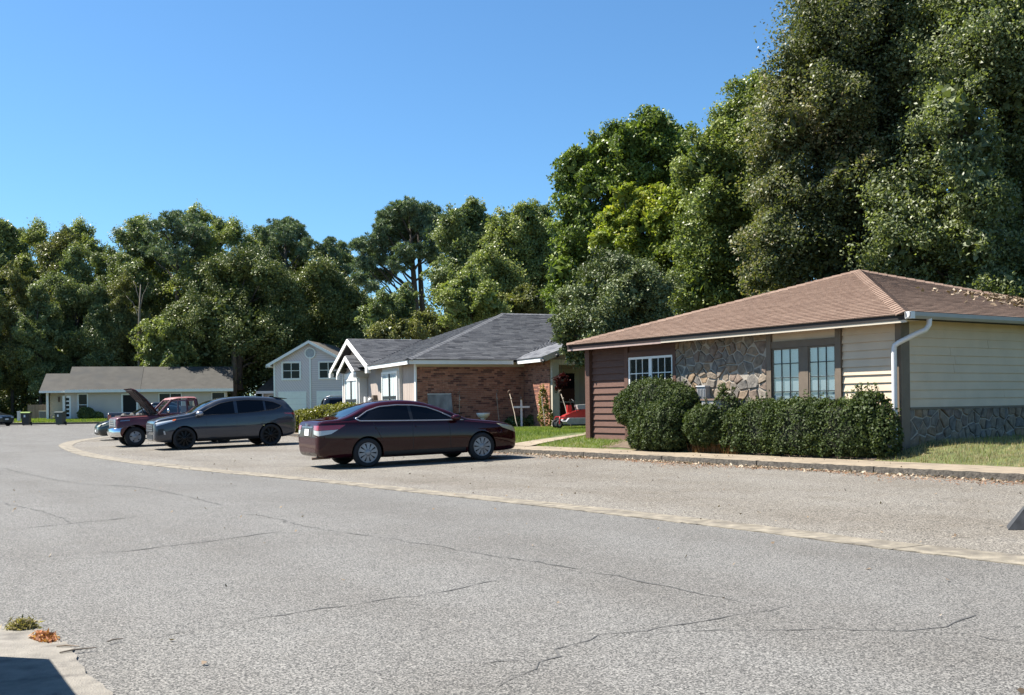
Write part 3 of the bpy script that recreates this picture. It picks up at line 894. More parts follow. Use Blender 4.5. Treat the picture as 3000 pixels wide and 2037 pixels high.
def window(parent, F, a0, a1, z0, z1, cols, rows, fm, mm, y=0.0, fw=0.05, fd=0.05, mw=0.014, glass=None, inner='blind', name='window', inset=0.0):
    """frame (the part) with panes, muntins, a blind and a dark sheet for the unlit room as sub-parts; y is the plane of the wall"""
    b = MB()
    def bx(x0, x1, yy0, yy1, zz0, zz1):
        b.bb(x0, x1, yy0, yy1, zz0, zz1, 0, F)
    bx(a0, a0 + fw, y - .03, y + fd, z0, z1); bx(a1 - fw, a1, y - .03, y + fd, z0, z1)
    bx(a0 + fw, a1 - fw, y - .03, y + fd, z1 - fw, z1); bx(a0 + fw, a1 - fw, y - .03, y + fd, z0, z0 + fw)
    w = b.build(name, fm, parent)
    ia0, ia1, iz0, iz1 = a0 + fw, a1 - fw, z0 + fw, z1 - fw
    cw, ch = (ia1 - ia0) / cols, (iz1 - iz0) / rows
    g = glass or M['glass']
    yg = y + 0.034
    for i in range(cols):
        for j in range(rows):
            t = rnd.uniform(-.004, .004)
            put('pane', unit_box(g), w, mtx=F @ T3(ia0 + cw * (i + .5), yg, iz0 + ch * (j + .5)) @ Matrix.Rotation(t, 4, 'X') @ S3(cw - mw, 0.004, ch - mw))
    b = MB()
    for i in range(1, cols):
        b.bb(ia0 + cw * i - mw / 2, ia0 + cw * i + mw / 2, yg - .006, yg + .012, iz0, iz1, 0, F)
    for j in range(1, rows):
        b.bb(ia0, ia1, yg - .005, yg + .010, iz0 + ch * j - mw / 2, iz0 + ch * j + mw / 2, 0, F)
    if b.f: b.build('muntin', mm, w)
    if inner == 'blind':
        b = MB(); z = iz0
        while z < iz1:
            b.add([F @ Vector(p) for p in ((ia0, y + .006, z), (ia1, y + .006, z), (ia1, y + .018, z + .040), (ia0, y + .018, z + .040))], [(0, 1, 2, 3)])
            z += 0.036
        b.build('blind', M['blind'], w)
    elif inner == 'curtain':
        b = MB(); n = 40; vs = []
        for i in range(n + 1):
            a = ia0 + (ia1 - ia0) * i / n
            yy = y + .014 + 0.007 * math.sin(i * 1.3) + rnd.uniform(-.002, .002)
            zl = iz0 + (iz1 - iz0) * 0.36
            vs += [F @ Vector((a, yy, zl)), F @ Vector((a, yy, iz1))]
        b.add(vs, [(2 * i, 2 * i + 2, 2 * i + 3, 2 * i + 1) for i in range(n)])
        b.build('curtain', M['curtain'], w)
    b = MB(); b.bb(ia0, ia1, y - .01, y + .004, iz0, iz1, 0, F)
    b.build('dark_backing', M['dark'], w)  # thin near-black sheet; the unlit room is put into its colour
    return w

IDF = Matrix.Identity(4)
# frame of a side wall: a runs along local y, outward is -x
SIDEF = frame((0, 0, 0), (0, 1, 0), (-1, 0, 0))

# ================================================================== RIGHT HOUSE (half beige, half brown)
H1 = thing('house', 'brown roofed duplex, half beige and half brown siding with a stone wall between', 'house', (7.36, 20.0, 0.0), math.atan2(0.8403, -0.5421))
bpy.context.view_layer.update()
L1 = 9.68
b = MB()
b.bb(0.005, 6.29, -L1, -0.03, 0.2, 2.86)
b.bb(6.29, L1, -L1, -0.03, 0.2, 2.86, 1)
b.build('wall', [M['beige'], M['brown']], H1)
FR = IDF
wall_box('corner_trim', H1, FR, -0.03, 0.10, -0.03, 0.034, 0.40, 2.855, M['trim'])
wall_box('corner_trim', H1, SIDEF, -0.22, -0.031, -0.004, 0.032, 0.40, 2.915, M['trim'])
siding(H1, FR, 0.102, 1.378, 0.45, 2.85, M['beige'], y=-0.03, th=0.04)
wall_box('trim_board', H1, FR, 1.38, 1.52, -0.03, 0.045, 0.42, 2.853, M['trim'])
wall_box('trim_board', H1, FR, 3.24, 3.37, -0.03, 0.052, 0.42, 2.853, M['trim'])
wall_box('trim_board', H1, FR, 1.522, 3.238, -0.03, 0.04, 2.525, 2.665, M['trim'])
wall_box('trim_board', H1, FR, 2.235, 2.465, -0.03, 0.028, 1.26, 2.523, M['trim'])
wall_box('panel', H1, FR, 1.522, 3.238, -0.03, 0.0, 2.667, 2.85, M['beige'])
siding(H1, FR, 1.522, 3.238, 0.45, 1.255, M['beige'], y=-0.03, th=0.04)
window(H1, FR, 1.525, 2.233, 1.26, 2.522, 3, 4, M['trim'], M['black'], y=-0.03, fw=0.035, fd=0.045, mw=0.018)
window(H1, FR, 2.467, 3.236, 1.26, 2.522, 3, 4, M['trim'], M['black'], y=-0.03, fw=0.035, fd=0.045, mw=0.018)
b = MB(); b.bb(3.372, 6.283, -0.03, 0.020, 0.4, 2.853); b.build('mortar_bed', M['mortar'], H1)
stones(H1, T3(0, 0.004, 0), 3.375, 6.28, 0.42, 2.85, 150, 5)
wall_box('trim_board', H1, FR, 6.285, 6.395, -0.03, 0.05, 0.42, 2.853, M['brown'])
wall_box('trim_board', H1, FR, 8.085, 8.23, -0.03, 0.045, 0.42, 2.853, M['brown'])
wall_box('trim_board', H1, FR, 6.397, 8.083, -0.03, 0.04, 2.545, 2.675, M['brown'])
wall_box('panel', H1, FR, 6.397, 8.083, -0.03, 0.0, 2.677, 2.85, M['brown'])
siding(H1, FR, 6.397, 8.083, 0.45, 1.70, M['brown'], y=-0.03, th=0.045)
window(H1, FR, 6.40, 7.235, 1.72, 2.543, 3, 2, M['white'], M['white'], y=-0.02, fw=0.055, fd=0.05, mw=0.02, inner=None, glass=M['dimglass'])
window(H1, FR, 7.237, 8.08, 1.72, 2.543, 3, 2, M['white'], M['white'], y=-0.02, fw=0.055, fd=0.05, mw=0.02, inner=None, glass=M['dimglass'])
siding(H1, FR, 8.232, 9.62, 0.46, 2.85, M['brown'], y=-0.03, th=0.05, exp=0.166)
wall_box('corner_trim', H1, FR, 9.64, 9.83, -0.15, 0.09, 0.42, 2.853, M['brown'])
wall_box('sill_board', H1, FR, 6.29, 9.80, -0.03, 0.01, 0.22, 0.452, M['brown'])
# side wall: siding above a stone base
siding(H1, SIDEF, -L1, -0.222, 1.245, 2.915, M['beige'], y=-0.005, th=0.03)
wall_box('ledge', H1, SIDEF, -L1, -0.222, -0.005, 0.045, 1.205, 1.243, M['trim'])
b = MB(); b.bb(-L1, -0.222, -0.004, 0.012, 0.2, 1.203, 0, SIDEF); b.build('mortar_bed', M['mortar'], H1)
stones(H1, SIDEF @ T3(0, 0.006, 0), -6.2, -0.225, 0.28, 1.20, 110, 9, depth=(0.02, 0.05))
# bare soil of the planting bed
b = MB(); vs = []
for i in range(25):
    a_ = .05 + 8.3 * i / 24
    for y_ in (.02, .4, .74):
        w_ = H1.matrix_world @ Vector((a_, y_ + (rnd.uniform(-.05, .05) if y_ > .7 else 0), 0))
        vs.append((w_.x, w_.y, yard_z(w_.x, w_.y) + .012))
b.add(vs, [(3 * i + k, 3 * i + 3 + k, 3 * i + 4 + k, 3 * i + 1 + k) for i in range(24) for k in range(2)])
structure(b.build('planting_bed', M['soil']), 'dark soil bed under the shrubs of the right house')
# roof
OV, EZ, AP = 0.45, 2.96, 4.64
x0, x1, y0, y1, cx, cy = -OV, L1 + OV, OV, -L1 - OV, L1 / 2, -L1 / 2
b = MB()
b.add([(x0, y0, EZ), (x1, y0, EZ), (x1, y1, EZ), (x0, y1, EZ), (cx, cy, AP)], [(1, 0, 4), (0, 3, 4), (3, 2, 4), (2, 1, 4), (0, 1, 2, 3)])
roof = b.build('roof', M['roofdeck'], H1)
bpy.context.view_layer.update()
run = cx - x0; sl = math.hypot(run, AP - EZ)
Ff = frame((x1, y0, EZ + .008), (-1, 0, 0), (0, -run, AP - EZ))
Fs = frame((x0, y0, EZ + .008), (0, -1, 0), (run, 0, AP - EZ))
BS = [M['shb%d' % i] for i in range(4)]
tri = [(0, 0), (2 * run, 0), (run, sl)]
shingles(roof, [(Ff, tri), (Fs, tri)], 300, BS)
ridge_caps(roof, (x0, y0, EZ + .02), (cx, cy, AP + .02), BS, 34)
ridge_caps(roof, (x1, y0, EZ + .02), (cx, cy, AP + .02), BS, 34)
ridge_caps(roof, (x0, y1, EZ + .02), (cx, cy, AP + .02), BS, 34)
wall_box('fascia', H1, FR, -OV, 3.02, OV - .05, OV, 2.862, 2.966, M['fascia'])
wall_box('fascia', H1, FR, 3.024, 6.35, OV - .05, OV, 2.862, 2.966, M['fascia'])
wall_box('fascia', H1, FR, 6.354, L1 + OV, OV - .05, OV - .004, 2.858, 2.966, M['fasciabrown'])
wall_box('fascia', H1, FR, -OV, 3.02, OV - .05, OV - .012, 2.812, 2.860, M['cream'])
wall_box('fascia', H1, FR, 3.024, 6.35, OV - .05, OV - .012, 2.812, 2.860, M['cream'])
wall_box('fascia', H1, FR, 6.354, L1 + OV, OV - .05, OV - .014, 2.802, 2.856, M['pinkish'])
b = MB(); b.bb(-OV + .05, 6.35, 0.0, OV - .052, 2.858, 2.872); b.bb(6.35, L1 + OV, 0.0, OV - .052, 2.858, 2.872, 1); b.bb(-OV + .02, 0.0, -L1, 0.0, 2.92, 2.93)
b.build('soffit', [M['cream'], M['brown']], H1)
wall_box('fascia', H1, SIDEF, -L1 - OV, OV - .05, OV - .04, OV, 2.86, 2.966, M['fascia'])
# gutter: an open channel
b = MB()
prof = [(0.0, 3.0), (0.0, 2.895), (0.03, 2.88), (0.085, 2.885), (0.115, 2.93), (0.115, 3.0), (0.10, 3.0), (0.10, 2.935), (0.075, 2.905), (0.02, 2.9), (0.012, 3.0)]
b.prism([(p, z) for p, z in prof], lambda a, z, k: SIDEF @ Vector((OV + .03 if k else -L1 - OV, OV + .004 + a, z)))
gut = b.build('gutter', M['guttergrey'], H1)
b = MB(); b.bb(-.5, .5, -.5, .5, -.5, .5, 0, SIDEF @ T3(OV - .05, OV + .062, 2.94) @ S3(.12, .128, .13)); b.build('end_cap', M['gutterwhite'], gut)
b = MB()
b.tube([(-.50, -.18, 2.9), (-.50, -.17, 2.78), (-.46, -.12, 2.69), (-.33, -.02, 2.62), (-.04, .10, 2.47), (.035, .125, 2.42), (.05, .13, 2.34), (.05, .13, 1.5), (.05, .13, .72), (.05, .145, .62), (.06, .20, .555), (.08, .27, .525)], .05, n=8)
ds = b.build('downspout', M['gutterwhite'], H1, autosmooth=50)

# fallen leaves lying on the far right of that roof
# ================================================================== MIDDLE HOUSE (grey roof, brick side, boarded front)
H2A = math.atan2(0.92515, -0.3796)
H2 = thing('house', 'grey roofed house with brown brick side wall, white gables and a shaded porch', 'house', (-3.43, 37.86, 0.0), H2A)
bpy.context.view_layer.update()
h2 = lambda x, y, z: H2.matrix_world @ Vector((x, y, z))
LA = 11.2
b = MB()
b.bb(0.02, LA, -13.0, -0.02, 0.25, 2.95)
b.build('wall', M['boardwall'], H2)
b = MB(); b.bb(-4.2, -0.0, -0.02, 0.0, 0.3, 2.95, 0, SIDEF); b.bb(-2.33, 0.0, -4.42, -4.22, 0.3, 2.95)
b.build('mortar_bed', M['brickmortar'], H2)
RETF = frame((0, -4.22, 0), (-1, 0, 0), (0, 1, 0))
RETF = Matrix.Translation((0, -4.22, 0)) @ Matrix.Identity(4)
BR = [M['brick%d' % i] for i in range(5)]
bricks(H2, [(SIDEF, -4.19, -0.02, 0.42, 2.92), (RETF, -2.31, -0.03, 0.42, 2.92)], 300, BR)
# boarded front
wall_box('corner_board', H2, FR, -0.05, 0.10, -0.02, 0.03, 0.3, 2.9, M['white'])
vboards(H2, FR, 0.11, 1.66, 0.35, 2.9, M['boardwall'], 0.22, y=-.02, th=.03)
vboards(H2, FR, 4.02, 6.84, 0.35, 2.9, M['boardwall'], 0.22, y=-.02, th=.03)
vboards(H2, FR, 9.42, 11.08, 0.35, 2.9, M['boardwall'], 0.22, y=-.02, th=.03)
wall_box('corner_board', H2, FR, 11.09, 11.22, -0.02, 0.03, 0.3, 2.9, M['white'])
b = MB(); b.bb(1.67, 4.01, -0.02, 0.13, 0.35, 2.9); bay = b.build('window_bay', M['palepanel'], H2)
window(H2, T3(0, .17, 0), 1.78, 3.92, 0.75, 2.72, 2, 2, M['white'], M['black'], y=-.02, fw=0.085, fd=.045, mw=0.10, inner='curtain', glass=M['thinglass'])
b = MB(); b.bb(6.85, 9.40, -0.02, 0.34, 0.35, 2.86); b.build('window_bay', M['palepanel'], H2)
window(H2, T3(0, .38, 0), 7.02, 9.22, 0.75, 2.58, 2, 2, M['white'], M['black'], y=-.02, fw=0.08, fd=.045, mw=0.10, inner='curtain', glass=M['thinglass'])
wall_box('header_board', H2, FR, 6.87, 9.38, 0.342, 0.40, 2.60, 2.82, M['white'])
# main roof
EZ2, RZ2, RH = 3.03, 5.25, 5.6
b = MB()
P = [(-.4, .4, EZ2), (11.6, .4, EZ2), (5.6, -5.6, RZ2), (5.6, -9.5, RZ2), (-.4, -14.5, EZ2), (11.6, -14.5, EZ2)]
b.add(P, [(1, 0, 2), (0, 4, 3, 2), (1, 2, 3, 5), (4, 5, 3), (0, 1, 5, 4)])
roof2 = b.build('roof', M['greydeck'], H2)
bpy.context.view_layer.update()
GS = [M['shg%d' % i] for i in range(4)]
sl2 = math.hypot(6.0, RZ2 - EZ2)
Fl = frame((11.6, .4, EZ2 + .008), (-1, 0, 0), (0, -6.0, RZ2 - EZ2))
Fb = frame((-.4, .4, EZ2 + .008), (0, -1, 0), (6.0, 0, RZ2 - EZ2))
# big gable
GC, GW, GY = 8.6, 3.35, 0.4
gs = (RZ2 - EZ2) / 6.0
GZ = EZ2 + .01 + gs * GW
Fg = frame((GC - GW, GY, EZ2 + .03), (0, -1, 0), (GW, 0, gs * GW))
slg = math.hypot(GW, gs * GW)
# small gable
SC, SW, SY, SS = 8.1, 1.5, 0.62, 0.44
Fsm = frame((SC - SW, SY, 2.86 + .02), (0, -1, 0), (SW, 0, SS * SW))
# porch gable
PC, PW, PX = -6.05, 2.3, -2.75
Fp = frame((PX, PC + PW, EZ2 + .02), (1, 0, 0), (0, -PW, gs * PW))
b = MB()
b.add([(GC - GW, GY, EZ2 + .02), (GC, GY, GZ + .015), (GC, GY - 3.5, GZ + .015), (GC + GW, GY, EZ2 + .02)], [(0, 1, 2), (1, 3, 2)])
b.add([(SC - SW, SY, 2.87), (SC, SY, 2.87 + SS * SW), (SC + SW, SY, 2.87), (SC - SW, -.02, 2.87), (SC, -.02, 2.87 + SS * SW), (SC + SW, -.02, 2.87)], [(0, 1, 4, 3), (1, 2, 5, 4)])
b.add([(PX, PC + PW, EZ2 + .01), (PX, PC, EZ2 + .01 + gs * PW), (PX, PC - PW, EZ2 + .01), (2.2, PC + PW, EZ2 + .01), (2.2, PC, EZ2 + .01 + gs * PW), (2.2, PC - PW, EZ2 + .01)], [(0, 3, 4, 1), (1, 4, 5, 2)])
b.build('gable_deck', M['greydeck'], roof2)
shingles(roof2, [(Fl, [(0, 0), (12, 0), (6, sl2)]), (Fb, [(0, 0), (14.9, 0), (9.9, sl2), (6, sl2)]),
                 (Fg, [(0, 0), (0.02, 0), (3.35, slg), (0, slg)]), (Fsm, [(0, 0), (SY, 0), (SY, math.hypot(SW, SS * SW)), (0, math.hypot(SW, SS * SW))]),
                 (Fp, [(0, 0), (2.5, 0), (4.7, math.hypot(PW, gs * PW)), (0, math.hypot(PW, gs * PW))])], 300, GS, exp=0.16, th=.032)
ridge_caps(roof2, (-.4, .4, EZ2 + .02), (5.6, -5.6, RZ2 + .02), [M['shg0'], M['shg2']], 40)
ridge_caps(roof2, (5.6, -5.6, RZ2 + .02), (5.6, -9.5, RZ2 + .02), GS, 18)
# fascias and gable boards
wall_box('fascia', H2, FR, -.4, GC - GW, .36, .40, 2.875, 3.03, M['white'])
wall_box('fascia', H2, SIDEF, -3.62, .4, .36, .40, 2.875, 3.03, M['white'])
wall_box('frieze_board', H2, SIDEF, -4.2, 0.0, 0.03, 0.06, 2.80, 2.955, M['cream'])
b = MB(); b.bb(-.38, GC - GW, 0, .36, 2.95, 2.962); b.bb(-3.8, .36, 0.0, .36, 2.95, 2.96, 0, SIDEF); b.build('soffit', M['soffit'], H2)
def rake(name, p, q, drop, th, mt, out):
    """sloping board from p to q, hanging down by drop, thick along out"""
    p, q, o = Vector(p), Vector(q), Vector(out) * th
    dz = Vector((0, 0, -drop))
    vs = [p, q, q + dz, p + dz, p + o, q + o, q + dz + o, p + dz + o]
    return MB().add(vs, [(0, 1, 2, 3), (4, 7, 6, 5), (0, 4, 5, 1), (1, 5, 6, 2), (2, 6, 7, 3), (3, 7, 4, 0)]).build(name, mt, H2)
rake('gable_board', (GC - GW - .03, GY, EZ2 + .03), (GC, GY, GZ + .03), .20, .045, M['white'], (0, 1, 0))
rake('gable_board', (GC + GW + .03, GY, EZ2 + .03), (GC, GY, GZ + .03), .20, .045, M['white'], (0, 1, 0))
MB().bb(GC - GW - .12, GC - GW + .18, GY - .1, GY + .06, 2.74, 2.95).build('gable_return', M['white'], H2)
MB().bb(GC + GW - .18, GC + GW + .12, GY - .1, GY + .06, 2.74, 2.95).build('gable_return', M['white'], H2)
rake('gable_board', (SC - SW - .02, SY, 2.88), (SC, SY, 2.88 + SS * SW), .17, .045, M['white'], (0, 1, 0))
rake('gable_board', (SC + SW + .02, SY, 2.88), (SC, SY, 2.88 + SS * SW), .17, .045, M['white'], (0, 1, 0))
MB().bb(SC - SW - .06, SC - SW + .12, SY - .08, SY + .055, 2.60, 2.76).build('gable_return', M['white'], H2)
MB().bb(SC + SW - .12, SC + SW + .06, SY - .08, SY + .055, 2.60, 2.76).build('gable_return', M['white'], H2)
MB().bb(SC - SW, SC - SW + .08, 0.0, SY - .1, 2.62, 2.86).build('eave_board', M['soffit'], H2)
b = MB(); b.prism([(GC - GW + .3, 2.9), (GC + GW - .3, 2.9), (GC, GZ - .06)], lambda a, z, k: (a, -.04 + .03 * k, z)); b.build('gable_wall', M['boardwall'], H2)
b = MB(); b.prism([(SC - SW + .2, 2.82), (SC + SW - .2, 2.82), (SC, 2.86 + SS * SW - .05)], lambda a, z, k: (a, .30 + .035 * k, z)); b.build('gable_wall', M['boardwall'], H2)
# porch: post with house number, gable, back wall, door
wall_box('porch_post', H2, SIDEF, -4.50, -4.24, 2.31, 2.47, 0.35, 2.97, M['soffit'])
wall_box('porch_post', H2, SIDEF, -8.1, -7.85, 2.31, 2.47, 0.35, 2.97, M['soffit'])
wall_box('porch_beam', H2, SIDEF, -7.84, -4.51, 2.32, 2.46, 2.78, 2.97, M['cream'])
def rake2(p, q, drop, th, mt):
    p, q, o = Vector(p), Vector(q), Vector((-1, 0, 0)) * th
    dz = Vector((0, 0, -drop))
    vs = [p, q, q + dz, p + dz, p + o, q + o, q + dz + o, p + dz + o]
    return MB().add(vs, [(0, 1, 2, 3), (4, 7, 6, 5), (0, 4, 5, 1), (1, 5, 6, 2), (2, 6, 7, 3), (3, 7, 4, 0)]).build('gable_board', mt, H2)
rake2((PX + .04, PC + PW, EZ2 + .02), (PX + .04, PC, EZ2 + gs * PW + .02), .2, .04, M['soffit'])
rake2((PX + .04, PC - PW, EZ2 + .02), (PX + .04, PC, EZ2 + gs * PW + .02), .2, .04, M['soffit'])
MB().bb(PX, -.42, PC + PW - .05, PC + PW, 2.88, 3.03).build('fascia', M['white'], H2)
b = MB(); b.prism([(PC + PW - .35, 2.98), (PC - PW + .35, 2.98), (PC, EZ2 + gs * PW - .1)], lambda a, z, k: (-2.36 - .04 * k, a, z)); b.build('gable_wall', M['boardwall'], H2)
MB().bb(-2.4, 0.0, -8.1, -4.43, 2.965, 2.975).build('porch_ceiling', M['soffit'], H2)
MB().bb(-2.6, 0.0, -8.1, -4.43, 0.4, 0.60).build('porch_floor', M['walk'], H2)
b = MB(); b.bb(-.02, .0, -8.2, -4.4, .6, 2.97); b.build('porch_wall', M['boardwall'], H2)
b = MB(); b.bb(-6.45, -5.45, 0.02, 0.07, 0.6, 2.72, 0, SIDEF); dr = b.build('door', M['soffit'], H2)
b = MB(); b.bb(-6.25, -5.65, 0.071, 0.085, 1.50, 2.55, 0, SIDEF); b.bb(-6.25, -5.65, 0.071, 0.085, 0.78, 1.44, 0, SIDEF); b.build('pane', M['darkwin'], dr)
MB().lathe([(.03, 0), (.035, .02), (.02, .05)], 10, SIDEF @ T3(-5.56, .07, 1.6) @ Matrix.Rotation(-R(90), 4, 'X')).build('handle', M['chrome'], dr)
b = MB(); b.bb(-7.6, -7.0, 0.02, 0.05, 1.2, 2.3, 0, SIDEF); b.build('window', M['darkwin'], H2)
# house number 120 set upright down the post
NUM = thing('house_number', 'black vertical house number 120 on the porch post', 'house number', h2(-2.475, -4.37, 2.05), H2A)
for ch, z in (('1', .20), ('2', .0), ('0', -.20)):
    cu = bpy.data.curves.new('digit', 'FONT'); cu.body = ch; cu.size = 0.22; cu.extrude = 0.006; cu.align_x = 'CENTER'; cu.align_y = 'CENTER'
    tmp = bpy.data.objects.new('digit', cu); COL.objects.link(tmp)
    bpy.context.view_layer.update()
    me = bpy.data.meshes.new_from_object(tmp.evaluated_get(bpy.context.evaluated_depsgraph_get()))
    bpy.data.objects.remove(tmp)
    me.materials.clear(); me.materials.append(M['black'])
    put('digit', me, NUM, mtx=frame((0, 0, z), (0, -1, 0), (0, 0, 1)))
# floodlights under the porch gable
def floodlight(loc, label, aim):
    t = thing('floodlight', label, 'light', loc, H2A, 'floodlights by the porch gable')
    MB().bb(-.03, .0, -.05, .05, -.05, .05).build('base_plate', M['plastic'], t)
    MB().lathe([(.035, 0), (.05, .03), (.06, .12), (.06, .125)], 14, Matrix.Rotation(aim, 4, 'Z') @ Matrix.Rotation(-R(115), 4, 'Y')).build('lamp_head', M['plastic'], t, smooth=True)
floodlight(h2(-2.80, -4.25, 3.12), 'black floodlight on the porch gable board above the post', 0)
floodlight(h2(-2.72, -3.72, 2.93), 'black floodlight at the porch eave corner above the brick wall', .6)
# meter and white pipework on the boarded wall
t = thing('gas_meter', 'white gas meter pipework against the boarded wall', 'meter', h2(6.3, .05, .6), H2A)
MB().bb(-.12, .12, 0, .22, .85, 1.2).build('body', M['white'], t)
MB().tube([(0, .1, -.1), (0, .1, .5), (.02, .1, .86)], .03).tube([(-.1, .1, .9), (-.3, .1, .9), (-.3, .1, -.1)], .025).build('pipe', M['white'], t, smooth=True)
t = thing('power_meter', 'round grey electric meter beside the white gas meter', 'meter', h2(5.4, .02, .6), H2A)
MB().bb(-.17, .17, 0, .16, .75, 1.25).build('box', M['trim'], t)
MB().lathe([(.14, 0), (.14, .1), (.11, .16), (.02, .18)], 18, T3(0, .16, 1.02) @ Matrix.Rotation(-R(90), 4, 'X')).build('dial', M['greymetal'], t, smooth=True)
t = thing('wall_box', 'small dark green box on the boarded wall beside the window', 'box', h2(4.3, .02, 2.1), H2A)
MB().bb(-.11, .11, 0, .1, -.18, .18).build('case', M['bingreen'], t); MB().bb(-.09, .09, .101, .11, -.15, .15).build('lid', M['bingreen'], t)

# ================================================================== FAR HOUSES
def simple_window(parent, x0, x1, z0, z1, y, fm=None, cols=2, rows=2, pane=None, fw=0.09):
    """window of a far house facing -y"""
    F = frame((0, y, 0), (-1, 0, 0), (0, -1, 0))
    w = MB()
    for q in ((x0 - fw, x0, z0 - fw, z1 + fw), (x1, x1 + fw, z0 - fw, z1 + fw), (x0, x1, z1, z1 + fw), (x0, x1, z0 - fw, z0)):
        w.bb(q[0], q[1], y - .06, y + .05, q[2], q[3])
    w = w.build('window', fm or M['white'], parent)
    cw, ch = (x1 - x0) / cols, (z1 - z0) / rows
    for i in range(cols):
        for j in range(rows):
            put('pane', unit_box(pane or M['darkwin']), w, mtx=T3(x0 + cw * (i + .5), y - .01, z0 + ch * (j + .5)) @ Matrix.Rotation(rnd.uniform(-.01, .01), 4, 'Z') @ S3(cw - .05, .02, ch - .05))
    b = MB()
    for i in range(1, cols): b.bb(x0 + cw * i - .03, x0 + cw * i + .03, y - .04, y + .02, z0, z1)
    for j in range(1, rows): b.bb(x0, x1, y - .035, y + .02, z0 + ch * j - .025, z0 + ch * j + .025)
    if b.f: b.build('muntin', fm or M['white'], w)
    return w

# two-storey grey house
H3 = thing('house', 'two storey pale grey house with round gable vent and white garage doors', 'house', (-18.46, 97.0, 0.62), R(-6))
b = MB(); b.prism([(-3.44, -.3), (0.0, -.3), (0.0, 6.75), (-3.44, 4.95)], lambda a, z, k: (a, 9.5 * k, z)); b.build('wall', M['graydiag'], H3)
b = MB(); b.prism([(0.0, -.3), (3.44, -.3), (3.44, 4.95), (0.0, 6.75)], lambda a, z, k: (a, .015 + 9.47 * k, z)); b.build('wall', M['grayhoriz'], H3)
b = MB()
b.add([(-4.0, -.45, 4.72), (0, -.45, 6.86), (0, 10, 6.86), (-4.0, 10, 4.72)], [(0, 1, 2, 3)])
b.add([(4.0, -.45, 4.72), (0, -.45, 6.86), (0, 10, 6.86), (4.0, 10, 4.72)], [(0, 3, 2, 1)])
b.add([(-4.0, -.45, 4.66), (0, -.45, 6.78), (0, 10, 6.78), (-4.0, 10, 4.66)], [(3, 2, 1, 0)])
b.add([(4.0, -.45, 4.66), (0, -.45, 6.78), (0, 10, 6.78), (4.0, 10, 4.66)], [(0, 1, 2, 3)])
b.build('roof', M['tanroof'], H3)
for s in (-1, 1):
    vs = [(4.02 * s, -.46, 4.72), (0, -.46, 6.88), (0, -.46, 6.62), (4.02 * s, -.46, 4.44), (4.02 * s, -.41, 4.72), (0, -.41, 6.88), (0, -.41, 6.62), (4.02 * s, -.41, 4.44)]
    MB().add(vs, [(0, 1, 2, 3), (4, 7, 6, 5), (0, 4, 5, 1), (2, 6, 7, 3), (3, 7, 4, 0)]).build('gable_board', M['white'], H3)
MB().bb(-4.05, -3.6, -.46, 9.8, 4.5, 4.62).build('eave_board', M['white'], H3)
MB().bb(-.06, .08, -.05, .01, -.3, 5.4).build('centre_board', M['white'], H3)
MB().bb(-3.46, -3.3, -.04, .01, -.3, 4.95).build('corner_board', M['white'], H3)
v = MB().lathe([(.42, 0), (.52, 0.0), (.52, .06), (.42, .06), (.42, 0)], 28, T3(0.02, -.01, 5.75) @ Matrix.Rotation(R(90), 4, 'X'), cap=False).build('gable_vent', M['white'], H3)
MB().lathe([(.42, 0), (.42, .03)], 28, T3(0.02, -.01, 5.75) @ Matrix.Rotation(R(90), 4, 'X')).build('louvre', M['greymetal'], v)
simple_window(H3, -2.55, -1.0, 3.45, 4.85, 0, fw=.16)
simple_window(H3, 0.9, 2.5, 3.45, 4.85, 0.0, fw=.12)
for x0 in (-2.9, .7):
    b = MB(); b.bb(x0 - .12, x0, -.04, .02, -.3, 2.25); b.bb(x0 + 2.4, x0 + 2.52, -.04, .02, -.3, 2.25); b.bb(x0, x0 + 2.4, -.04, .02, 2.13, 2.25)
    gd = b.build('garage_door', M['white'], H3)
    for k in range(4):
        put('panel', unit_box(M['white']), gd, mtx=T3(x0 + 1.2, -.005, .28 + k * .53) @ S3(2.4, .04, .51))

# far bungalow
BZ = 0.62
H4 = thing('house', 'low white bungalow with long grey roof and cream entry porch', 'house', (-26.5, 98.5, BZ), R(15))
LX = -15.7
b = MB(); b.bb(LX + 1.7, 0, 0, 8, -.3, 2.5); b.build('wall', M['farwall'], H4)
MB().bb(LX + .25, LX + 1.69, .9, 8, -.3, 2.45).build('porch_wall', M['farcream'], H4)
MB().bb(LX + .1, LX + .28, 0, .18, -.3, 2.42).build('porch_post', M['white'], H4)
MB().bb(LX - .02, LX + .18, .6, 8, -.3, 2.42).build('end_wall', M['farcream'], H4)
def roof_slab(x0, x1, y0, y1, z0, z1, mt, ye):
    b = MB()
    b.add([(x0, y0, z0), (x1, y0, z0), (x1, y1, z1), (x0, y1, z1), (x0, ye, z0), (x1, ye, z0)], [(0, 1, 2, 3), (3, 2, 5, 4), (0, 4, 5, 1)])
    return b.build('roof', mt, H4)
roof_slab(-13.95, -7.6, -.5, 4.0, 2.62, 4.85, M['oldroof'], 8.5)
roof_slab(-7.595, .55, -.5, 4.0, 2.60, 4.82, M['oldroof2'], 8.5)
roof_slab(LX - .4, -13.2, -.4, 3.4, 2.55, 4.2, M['oldroof'], 8.0)
b = MB(); b.prism([(0, 2.4), (8, 2.4), (4, 4.6)], lambda y, z, k: (-.02 + .22 * k, y, z)); b.build('gable_wall', M['farwall'], H4)
MB().bb(-14.0, .55, -.55, -.5, 2.36, 2.62).build('fascia', M['white'], H4)
MB().bb(LX - .42, -14.01, -.45, -.4, 2.36, 2.55).build('fascia', M['white'], H4)
for x in (LX + 1.72, -13.3, -10.7, -2.3, -.14): MB().bb(x - .07, x + .07, -.03, .01, -.3, 2.4).build('trim_board', M['farwall'], H4)
simple_window(H4, -12.9, -12.2, .33, 2.2, 0, cols=1, rows=2)
